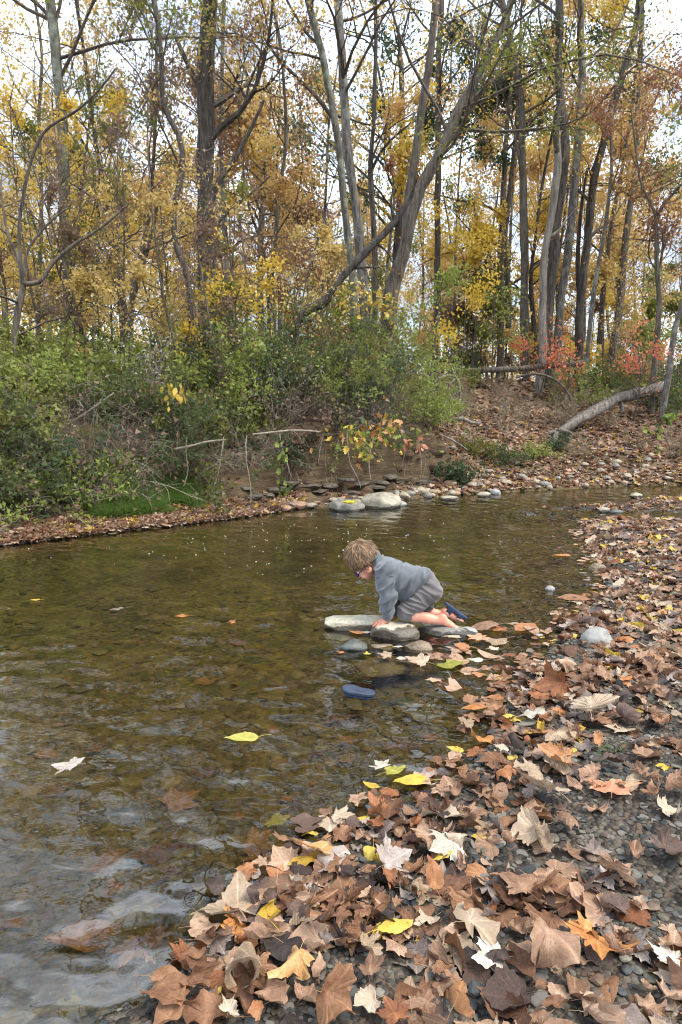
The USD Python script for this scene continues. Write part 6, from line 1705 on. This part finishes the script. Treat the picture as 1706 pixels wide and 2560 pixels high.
# hero leaves: px, py, width in photo pixels, kind, colour, tilt, azimuth, curl, height, label
HERO = [
    (585, 2262, 215, "sycamore", "pale", 8, 20, 0.35, 0.015, "largest pale buff sycamore leaf, torn, at the water's edge lower left"), (612, 2325, 165, "sycamore", "orange", 10, 200, 0.45, 0.008, "orange tan leaf under the largest pale leaf"),
    (800, 2130, 150, "sycamore", "orange", 28, -15, 0.4, 0.02, "big orange tan leaf standing half out of the water, lower centre"), (938, 2035, 80, "sycamore", "russet", 62, 40, 1.0, 0.02, "curled red brown leaf standing upright at the water's edge"),
    (1110, 2125, 115, "sycamore", "white", 18, 120, 0.6, 0.03, "whitish leaf with a black wet half"), (990, 2160, 115, "sycamore", "mauve", 24, -60, 0.5, 0.03, "greyish mauve leaf left of the whitish one"),
    (990, 2318, 108, "oval", "yellow", 8, -62, 0.3, 0.03, "long yellow oval leaf lying lowest in the litter"), (1108, 2145, 55, "oval", "yellow", 12, -70, 0.4, 0.03, "small yellow leaf on the pebbles right of the whitish leaf"), (1090, 2105, 48, "oval", "yellow", 10, 75, 0.5, 0.03, "yellow leaf above the small yellow one"),
    (1490, 2375, 165, "sycamore", "orange", 14, 160, 0.45, 0.03, "orange tan toothed leaf at the bottom right on pebbles"), (1345, 1962, 185, "sycamore", "pale", 22, 30, 0.55, 0.05, "broad pale buff leaf on top of the litter at mid height"), (1535, 1965, 130, "sycamore", "coral", 10, -30, 0.4, 0.03, "coral pink leaf right of the broad pale one"),
    (1385, 1900, 120, "sycamore", "russet", 25, 70, 0.6, 0.04, "glossy red brown leaf above the broad pale one"), (625, 2430, 190, "sycamore", "pale", 30, 10, 0.6, 0.03, "yellowish pale leaf at the bottom edge left"), (1225, 2405, 115, "sycamore", "white", 10, 100, 0.4, 0.03, "whitish green leaf at the bottom edge among pebbles"),
    (1175, 2290, 170, "sycamore", "brown", 22, 170, 0.8, 0.02, "large brown leaf draped over darker ones, bottom centre"), (1290, 2210, 150, "sycamore", "tan", 18, 20, 0.7, 0.03, "broad tan leaf left of the bare gravel"), (1040, 2220, 100, "sycamore", "pale", 35, -30, 0.9, 0.03, "folded pale leaf pointing down, bottom centre"),
    (1085, 2205, 95, "oval", "russet", 40, 10, 0.9, 0.04, "red brown folded leaf beside the folded pale one"), (1540, 2190, 140, "sycamore", "tan", 40, -60, 1.0, 0.03, "curled tan leaf on the gravel at right"), (480, 2385, 120, "sycamore", "russet", 12, -50, 0.4, 0.004, "russet leaf lying in the shallows at the bottom"),
    (725, 2330, 130, "sycamore", "brown", 10, 60, 0.6, 0.005, "wet brown leaf right of the largest pale leaf"), (870, 2345, 140, "sycamore", "dark", 12, 10, 0.6, 0.01, "dark purplish wet leaf bottom centre"), (1660, 2390, 110, "sycamore", "white", 12, 60, 0.4, 0.03, "whitish leaf in the bottom right corner"),
    (1190, 1770, 60, "oval", "orange", 6, 80, 0.3, 0.02, "orange leaf at the waterline below the floating leaf raft"), (1375, 1730, 110, "sycamore", "russet", 45, 80, 1.1, 0.03, "cupped russet leaf standing above the water's edge"), (1480, 1770, 130, "sycamore", "pale", 16, -20, 0.6, 0.05, "pale leaf right of the cupped russet leaf"),
    (1330, 1792, 80, "oval", "white", 15, 80, 0.5, 0.03, "whitish leaf below the cupped russet leaf"), (1560, 1695, 60, "sycamore", "orange", 10, 0, 0.5, 0.04, "bright orange yellow leaf on the litter below the grey stone"), (1205, 1850, 70, "oval", "orange", 15, 90, 0.5, 0.01, "yellow orange leaf at the water's edge, middle"),
]
for px, py, wpx, kd, mt, tl, az, cu, hgt, lb in HERO:
    p = on_z(px, py, 0.02)
    g = gz(p[0], p[1])
    p = on_z(px, py, max(g, 0.0) + hgt)
    lay(rng, "fallen_leaf", lb, kd, mt, p, wpx * depth_of(p) / FOC * (0.55 if kd == "oval" else 1.0), tl * U, az * U, cu)
FLOAT = [
    (948, 1912, 62, "sycamore", "white", 30, "whitish leaf floating next to a yellow green one"), (985, 1926, 64, "oval", "lime", -60, "yellow green leaf floating beside the whitish one"), (1035, 1950, 78, "oval", "yellow", 85, "pale yellow pointed leaf floating near the litter"), (930, 1967, 42, "oval", "yellow", 70, "small yellow leaf floating below the whitish one"),
    (612, 1848, 72, "oval", "lime", 100, "bright yellow green leaf floating alone left of the child"), (168, 1914, 92, "sycamore", "mauve", 80, "grey leaf floating alone at the left"), (1130, 1590, 52, "sycamore", "pale", 20, "pale yellow toothed leaf beside the child's toes"), (1040, 1652, 84, "sycamore", "pale", 60, "pale buff leaf, first of the raft below the brown stone"),
    (1095, 1640, 72, "sycamore", "tan", -20, "pinkish tan leaf on the raft below the brown stone"), (1150, 1628, 78, "sycamore", "tan", 140, "ragged tan leaf at the right of the raft"), (1120, 1662, 80, "oval", "lime", 80, "yellow green leaf at the front of the raft"), (917, 1580, 30, "oval", "white", 80, "small whitish leaf between the slab and the tan stone"),
    (892, 1582, 34, "oval", "orange", 60, "orange yellow leaf between the slab and the tan stone"), (1010, 1645, 34, "oval", "white", 90, "oval whitish leaf left of the raft"), (996, 1617, 24, "oval", "white", 85, "tiny whitish leaf before the rounded tan stone"), (920, 1634, 26, "sycamore", "yellow", 0, "small yellow leaf right of the dark grey stone"),
    (962, 1638, 50, "sycamore", "pale", 85, "pale leaf on the low awash stone"), (852, 1630, 22, "oval", "orange", 70, "small tan leaf on the edge of the dark grey stone"), (1245, 1690, 34, "sycamore", "orange", 30, "small red orange leaf on the reflecting water"), (1250, 1745, 56, "oval", "russet", 80, "russet leaf floating on the reflecting water"),
    (1190, 1592, 62, "sycamore", "coral", 50, "coral red leaf in the shallows right of the child's toes"), (1222, 1600, 50, "oval", "tan", 70, "tan leaf next to the coral red one"), (1245, 1572, 56, "sycamore", "russet", 10, "russet leaf in the shallows, farthest of the raft"), (1480, 1400, 44, "oval", "tan", 85, "tan leaf floating above the small pale stone"),
    (1405, 1388, 40, "oval", "orange", 90, "orange leaf floating far out above the rounded olive stone"), (1447, 1500, 75, "oval", "brown", 88, "long brown leaf in the shallows right of the child"), (1452, 1530, 30, "oval", "yellow", 80, "yellow leaf floating left of the leafy point"), (1410, 1548, 30, "oval", "yellow", 85, "yellow leaf floating farther left of the leafy point"),
    (295, 1523, 40, "oval", "mauve", 90, "greyish leaf floating at the far left"), (455, 1540, 34, "oval", "orange", 85, "small orange leaf floating left of the slab"), (90, 1500, 26, "oval", "yellow", 80, "tiny yellow leaf floating at the far left"), (580, 1555, 32, "sycamore", "russet", 45, "small russet leaf floating left of the slab"), (1188, 1650, 40, "oval", "white", 85, "whitish leaf right of the raft"), (1290, 1560, 44, "oval", "pale", 80, "pale leaf in the shallows above the reflections"),
]
for px, py, wpx, kd, mt, az, lb in FLOAT:
    p = on_z(px, py, 0.006)
    w_ = wpx * depth_of(p) / FOC * (0.62 if kd == "oval" else 1.0)
    lay(rng, "floating_leaf", lb, kd, mt, p, w_, abs(rng.normal(0, 0.05)), az * U, 0.22)
for k in range(30):
    px, py = rng.uniform(1085, 1400), rng.uniform(1560, 1720)
    p = on_z(px, py, 0.006)
    z, kd = ground(p[:1], p[1:2])
    if kd[0] or (px < 1200 and py < 1600):
        continue
    mt = rng.choice(["tan", "brown", "pale", "russet"], p=(0.45, 0.25, 0.15, 0.15))
    lay(rng, "floating_leaf", single(f"{WORD[mt]} leaf floating in the shallows", p, LM_WATER), rng.choice(["sycamore", "oval"]), mt, p, rng.uniform(0.05, 0.11), abs(rng.normal(0, 0.06)), rng.uniform(0, 6), 0.3, f"{WORD[mt]} leaves floating between the child and the bar")
SUNK = [(145, 1808, 62, "brown", "orange brown leaf sunk on the bed at the left"), (455, 2000, 130, "brown", "broad brown leaf sunk on the bed below the sky reflections"), (1040, 1870, 150, "brown", "broad dark red brown leaf sunk above the yellow pointed leaf"), (1110, 1950, 120, "sunk", "russet leaf sunk beside the yellow pointed leaf"), (250, 2330, 170, "sunk", "broad russet leaf sunk at the bottom left"),
        (330, 2380, 150, "brown", "brown leaf sunk at the bottom left corner"), (700, 2060, 90, "lime", "yellow green leaf sunk near the big orange tan leaf"), (660, 2110, 140, "brown", "dark brown leaf sunk left of the big orange tan leaf"), (425, 2260, 90, "tan", "tan leaf sunk left of the largest pale leaf"), (740, 2020, 110, "dark", "dark leaf sunk at the middle of the shallows"), (770, 2180, 110, "dark", "black leaf sunk before the big orange tan leaf"),
        (1000, 1700, 110, "brown", "brown leaf sunk right of the floating sandal"), (1120, 1720, 120, "sunk", "deep brown leaf sunk under the reflections"), (870, 1850, 60, "sunk", "deep brown leaf sunk below the floating sandal"), (380, 2340, 110, "sunk", "deep brown leaf sunk by the bottom left shallows")]
for px, py, wpx, mt, lb in SUNK:
    p = on_z(px, py, -0.09)
    g = gz(p[0], p[1])
    p = on_z(px, py, min(g, -0.02) + 0.012)
    p[2] = min(p[2], -0.022)
    lay(rng, "sunken_leaf", lb, "sycamore", mt, p, wpx * depth_of(p) / FOC, abs(rng.normal(0, 0.08)), rng.uniform(0, 6), 0.2, lift=0.0)
for k in range(46):
    px, py = rng.uniform(0, 1450), rng.uniform(1480, 2420)
    p = on_z(px, py, -0.12)
    z, kd = ground(p[:1], p[1:2])
    if kd[0] or z[0] > -0.03:
        continue
    mt = rng.choice(["sunk", "brown", "dark"], p=(0.6, 0.25, 0.15))
    wd = {"sunk": "deep brown", "brown": "brown", "dark": "blackish"}[mt]
    p[2] = min(z[0] + 0.014, -0.02)
    lay(rng, "sunken_leaf", single(f"{wd} leaf lying on the stream bed", p, LM_WATER), rng.choice(["sycamore", "oval"]), mt, p, rng.uniform(0.05, 0.13), abs(rng.normal(0, 0.08)), rng.uniform(0, 6), 0.25, f"{wd} leaves on the stream bed", lift=0.0)

BARE = [(1360, 2140, 230, 70), (1600, 2150, 120, 110), (1220, 2170, 130, 45), (1640, 2300, 90, 90), (1340, 2330, 100, 50), (1530, 1880, 60, 30), (1190, 2390, 90, 60), (1420, 2480, 240, 70), (1000, 2480, 120, 50)]
KINDS = ["tan", "pale", "brown", "russet", "dark", "yellow", "orange", "mauve", "coral"]
PROB = np.array([0.40, 0.10, 0.26, 0.06, 0.10, 0.008, 0.02, 0.06, 0.003])
PROB /= PROB.sum()


def bare(px, py):
    return any(((px - a) / c) ** 2 + ((py - b) / d) ** 2 < 1 for a, b, c, d in BARE)


made = 0
pts_ = []
while made < 292:
    px, py = rng.uniform(420, 1706), 1480 + 1080 * rng.uniform() ** 1.25
    p = on_z(px, py, 0.04)
    z, kd = ground(p[:1], p[1:2])
    sh = float(shapely.distance(near_line, shapely.Point(p[0], p[1])))
    if kd[0] != 1 and not (kd[0] == 0 and sh < 0.16 and rng.uniform() < 0.5):
        continue
    if bare(px, py) and rng.uniform() < 0.86:
        continue
    if any((p[0] - a) ** 2 + (p[1] - b) ** 2 < (0.035 + 0.012 * p[1]) ** 2 for a, b in pts_):
        continue
    pts_.append((p[0], p[1]))
    mt = rng.choice(KINDS, p=PROB)
    if sh < 0.22 and rng.uniform() < 0.6:
        mt = rng.choice(["brown", "dark", "russet"], p=(0.5, 0.3, 0.2))       # soaked ones along the water
    shape = "oval" if (mt in ("yellow",) and rng.uniform() < 0.7) or rng.uniform() < 0.16 else "sycamore" if rng.uniform() < 0.5 else "plane"
    width = np.clip(rng.lognormal(math.log(0.088), 0.36), 0.04, 0.15) * (0.75 if mt == "yellow" else 1) * (0.5 if shape == "oval" else 1.0)
    where = "near end of the gravel bar" if p[1] < 2.35 else "middle of the gravel bar" if p[1] < 3.3 else "gravel bar round the pale grey stone"
    sh_w = "oval" if shape == "oval" else "curled"
    wet_ = kd[0] == 0
    if wet_:
        where = "shallows along the gravel bar"
    lay(rng, "fallen_leaf", single(f"{sh_w} {WORD[mt]} leaf {'stranded in the shallows' if wet_ else 'in the litter'},", (p[0], p[1], 0.05), LM_BAR), shape, mt, (p[0], p[1], max(z[0], 0.0) + rng.uniform(0.0, 0.035) * (not wet_) + 0.004), width, np.clip(abs(rng.normal(0, 0.28)), 0, 1.1), rng.uniform(0, 2 * np.pi),
        rng.uniform(0.5, 1.5) * (0.4 if wet_ else 1), f"{sh_w} {WORD[mt]} leaves, {where}")
    made += 1
# the rest of the litter, on the bar and over the water's edge
rng = np.random.default_rng(55)
protos = []
for k in range(40):
    mt = ["tan", "brown", "pale", "brown", "tan", "brown", "dark", "yellow", "tan", "mauve", "tan", "pale", "brown", "mauve", "dark", "tan", "russet", "tan", "brown", "tan"][k % 20]
    kd = "oval" if k % 5 == 3 or mt == "yellow" else "sycamore" if k % 2 else "plane"
    protos.append((leaf_mesh(rng, kd, 0.5 if kd == "oval" else 1.0, rng.uniform(0.5, 1.2), 3, fine=k < 20), FL[mt], True, VEIN[0]))
n = 21000
Y = 0.9 + 11.0 * rng.uniform(size=n) ** 1.15
X = rng.uniform(-0.3, 1, n) * (0.60 * Y + 0.3)
z, kd = ground(X, Y)
P = shapely.points(X, Y)
sh = shapely.distance(shapely.union_all([near_line, isle_poly.exterior]), P)
cl = meshkit.fbm(np.stack([X * 1.7, Y * 1.7, 0 * X], -1), 3, 21)
ok = ((kd == 1) & (cl > np.where(Y > 2.5, 0.33, 0.41))) | ((kd == 0) & (Y < 7.4) & (sh < 0.14) & (rng.uniform(size=n) < 0.35))
dep = Y * math.cos(PITCH) + (CAM_H - z) * math.sin(PITCH)
ppx, ppy = 853 + FOC * X / dep, 1280 - FOC * (-Y * -math.sin(PITCH) * 1.0 + (z - CAM_H) * math.cos(PITCH)) / dep
ppy = 1280 - FOC * (Y * math.sin(PITCH) + (z - CAM_H) * math.cos(PITCH)) / dep
b = np.array([bare(a, c) for a, c in zip(ppx, ppy)])
ok &= ~(b & (rng.uniform(size=n) < 0.70)) & ~((Y < 3) & (rng.uniform(size=n) < 0.58))
X, Y, z, kd = X[ok], Y[ok], z[ok], kd[ok]
size = np.clip(rng.lognormal(math.log(0.082), 0.38, len(X)), 0.03, 0.15)
q = quat_of(rng, len(X), 0.33)
q[kd == 0] = quat_of(rng, int((kd == 0).sum()), 0.05)
instancer("leaf_litter", protos, np.stack([X, Y, np.where(kd == 0, 0.006, np.maximum(z, 0) + size * rng.uniform(0.03, 0.22, len(X)))], 1), q, np.where((kd == 0)[:, None], size[:, None] * [1, 1, 0.3], size[:, None] * [1, 1, 1]), rng.integers(0, 40, len(X)), "brown and tan fallen leaves lying thick between and beyond the larger ones on the gravel bar")
# leaves on the far beach, slope and floor
n = 34000
pxl = rng.uniform(-150, 1850, n)
dl = np.where(pxl < 760, np.abs(rng.normal(0.22, 0.26, n)), np.abs(rng.normal(0, 3.2, n)))
keep = (pxl < 760) | (pxl > 1080) | (rng.uniform(size=n) < 0.12)
pxl, dl = pxl[keep], dl[keep]
ys = np.full(len(pxl), 9.0)
for _ in range(25):
    xs = (pxl - 853) / FOC * (ys * math.cos(PITCH) + 0.1)
    ys = 0.5 * ys + 0.5 * (np.interp(xs, FAR[:, 0], FAR[:, 1]) + dl)
zs, kd = ground(xs, ys)
ok = kd != 0
xs, ys, zs = xs[ok], ys[ok], zs[ok]
size = np.clip(rng.lognormal(math.log(0.085), 0.35, len(xs)), 0.04, 0.16)
instancer("bank_leaf_litter", protos, np.stack([xs, ys, zs + size * 0.12], 1), quat_of(rng, len(xs), 0.4), size, rng.integers(20, 40, len(xs)), "pinkish brown fallen leaves strewn over the far beach and the wooded slope")
# foam flecks drifting on the dark water
rng = np.random.default_rng(3)
n = 150
fx = rng.normal(720, 260, n)
fy = np.clip(rng.normal(1345, 40, n), 1285, 1560)
P = np.array([on_z(a, b, 0.003) for a, b in zip(fx, fy)])
kd = ground(P[:, 0], P[:, 1])[1]
P = P[kd == 0]
foam = look("foam", [(0.3, (0.75, 0.76, 0.76)), (0.7, (0.85, 0.85, 0.85))], 30, 0.6)
e = trimesh.creation.icosphere(1, 1.0)
instancer("foam_flecks", [((e.vertices * [1, 1, 0.35], e.faces), foam, True)], P, quat_of(rng, len(P), 0), rng.uniform(0.0025, 0.0065, len(P)), np.zeros(len(P)), "small white foam flecks drifting on the dark water")


# ------------------------------------------------------------------ sprigs with leaves one can pick out
def sprig(name, label, catn, stems, leaves, seed, mats, kind, size, stem_mat="twig", hang=0.5, clump=0.0):
    """stems: lists of world points; leaves: how many in all; mats: litter colours to draw from."""
    rng = np.random.default_rng(seed)
    o = thing(name, label, catn, stems[0][0])
    lines = [spline(np.array(s), 12) for s in stems]
    for s in lines:
        part("twig", tubes(s[None], np.linspace(0.007, 0.003, 12)[None], 5), BK[stem_mat], o, True)
    for k in range(leaves):
        s = lines[rng.integers(0, len(lines))]
        at_ = s[rng.integers(3, 12)] + rng.normal(0, 0.05 + clump, 3) * [1, 0.8, 1]
        v, f = leaf_mesh(rng, kind, size * rng.uniform(0.6, 1.2), 0.5, 2, fine=False)
        R_ = rot_of(rng, rng.uniform(0.3, 1.4), rng.uniform(0, 6.28))
        if rng.uniform() < hang:
            R_ = trimesh.transformations.rotation_matrix(math.pi / 2 + rng.normal(0, 0.35), [1, 0, 0])[:3, :3] @ trimesh.transformations.rotation_matrix(math.pi + rng.normal(0, 0.5), [0, 0, 1])[:3, :3]
            R_ = trimesh.transformations.rotation_matrix(rng.normal(0, 0.5), [0, 0, 1])[:3, :3] @ R_
        part("leaf", (v @ R_.T + at_, f), mats[rng.integers(0, len(mats))], o, True)
    return o


YO = 8.55
P_ = lambda L, y: [at_y(a, b, y + 0.02 * i) for i, (a, b) in enumerate(L)]
sprig("oak_sprig", "oak sprig with orange, yellow and green leaves hanging over the undercut", "oak sprig", [P_([(905, 1062), (880, 1075), (840, 1085), (795, 1090)], YO), P_([(915, 1060), (915, 1085), (905, 1115), (905, 1145)], YO), P_([(920, 1060), (945, 1080), (960, 1105), (980, 1125)], YO), P_([(925, 1055), (950, 1065), (985, 1078)], YO)], 92, 61,
      [FL["orange"], FL["yellow"], FL["yellow"], FL["orange"], LV["green"], LV["lime"]], "oak", 0.07, clump=0.04)
sprig("red_leaved_sprig", "pinkish red leaved sprig right of the oak sprig", "sprig", [P_([(1000, 1070), (1030, 1085), (1065, 1100)], 8.7), P_([(1000, 1075), (1015, 1100), (1040, 1112)], 8.7)], 34, 62, [FL["coral"], FL["tan"], FL["coral"], LV["olive"]], "oval", 0.05, clump=0.04)
sprig("yellow_leaved_sprig", "sprig of a few large yellow leaves in the left thicket", "sprig", [P_([(425, 1010), (432, 985), (440, 960)], 8.0), P_([(430, 1005), (455, 990), (470, 1000)], 8.0)], 22, 63, [FL["yellow"], FL["yellow"], FL["lime"]], "oval", 0.048, hang=0.85)
sprig("sumac", "yellow leaved sumac fronds above the undercut thicket", "sumac", [P_([(925, 800), (920, 765), (880, 750), (860, 760)], 10.8), P_([(925, 800), (930, 760), (960, 745), (985, 775)], 10.8), P_([(925, 790), (915, 740), (895, 735)], 10.8), P_([(940, 790), (950, 770), (975, 790)], 10.8)], 120, 64, [FL["yellow"], FL["yellow"], FL["lime"]], "oval", 0.05, clump=0.05)
sprig("green_sapling", "young sapling with large pale green leaves low on the right slope", "sapling", [P_([(1640, 1150), (1650, 1100), (1655, 1050), (1660, 1035)], 12.3), P_([(1652, 1090), (1635, 1075), (1622, 1070)], 12.3), P_([(1654, 1060), (1675, 1045), (1690, 1042)], 12.3)], 30, 65, [LV["lime"], LV["lime"], LV["green"]], "oval", 0.09, hang=0.3)
sprig("green_vine", "green leaved vine hanging down the middle of the eroded face", "vine", [P_([(672, 1110), (690, 1135), (697, 1165), (690, 1200)], 8.42), P_([(672, 1110), (700, 1130), (712, 1150)], 8.42), P_([(690, 1190), (715, 1218), (722, 1225)], 8.42)], 46, 66, [LV["green"], LV["green"], LV["lime"]], "oval", 0.05, hang=0.6)
p = on_z(1532, 1880, 0.06)
sprig("seedling", "tiny bright green seedling among the dead leaves at right", "seedling", [[p - [0, 0, 0.02], p + [0.01, 0, 0.02], p + [-0.02, 0, 0.035]], [p, p + [0.03, 0.0, 0.03], p + [0.045, 0, 0.04]], [p, p + [-0.03, -0.01, 0.01], p + [-0.05, -0.01, 0.02]]], 34, 67, [LV["green"], LV["grass"]], "oval", 0.010, hang=0.1, clump=-0.035)
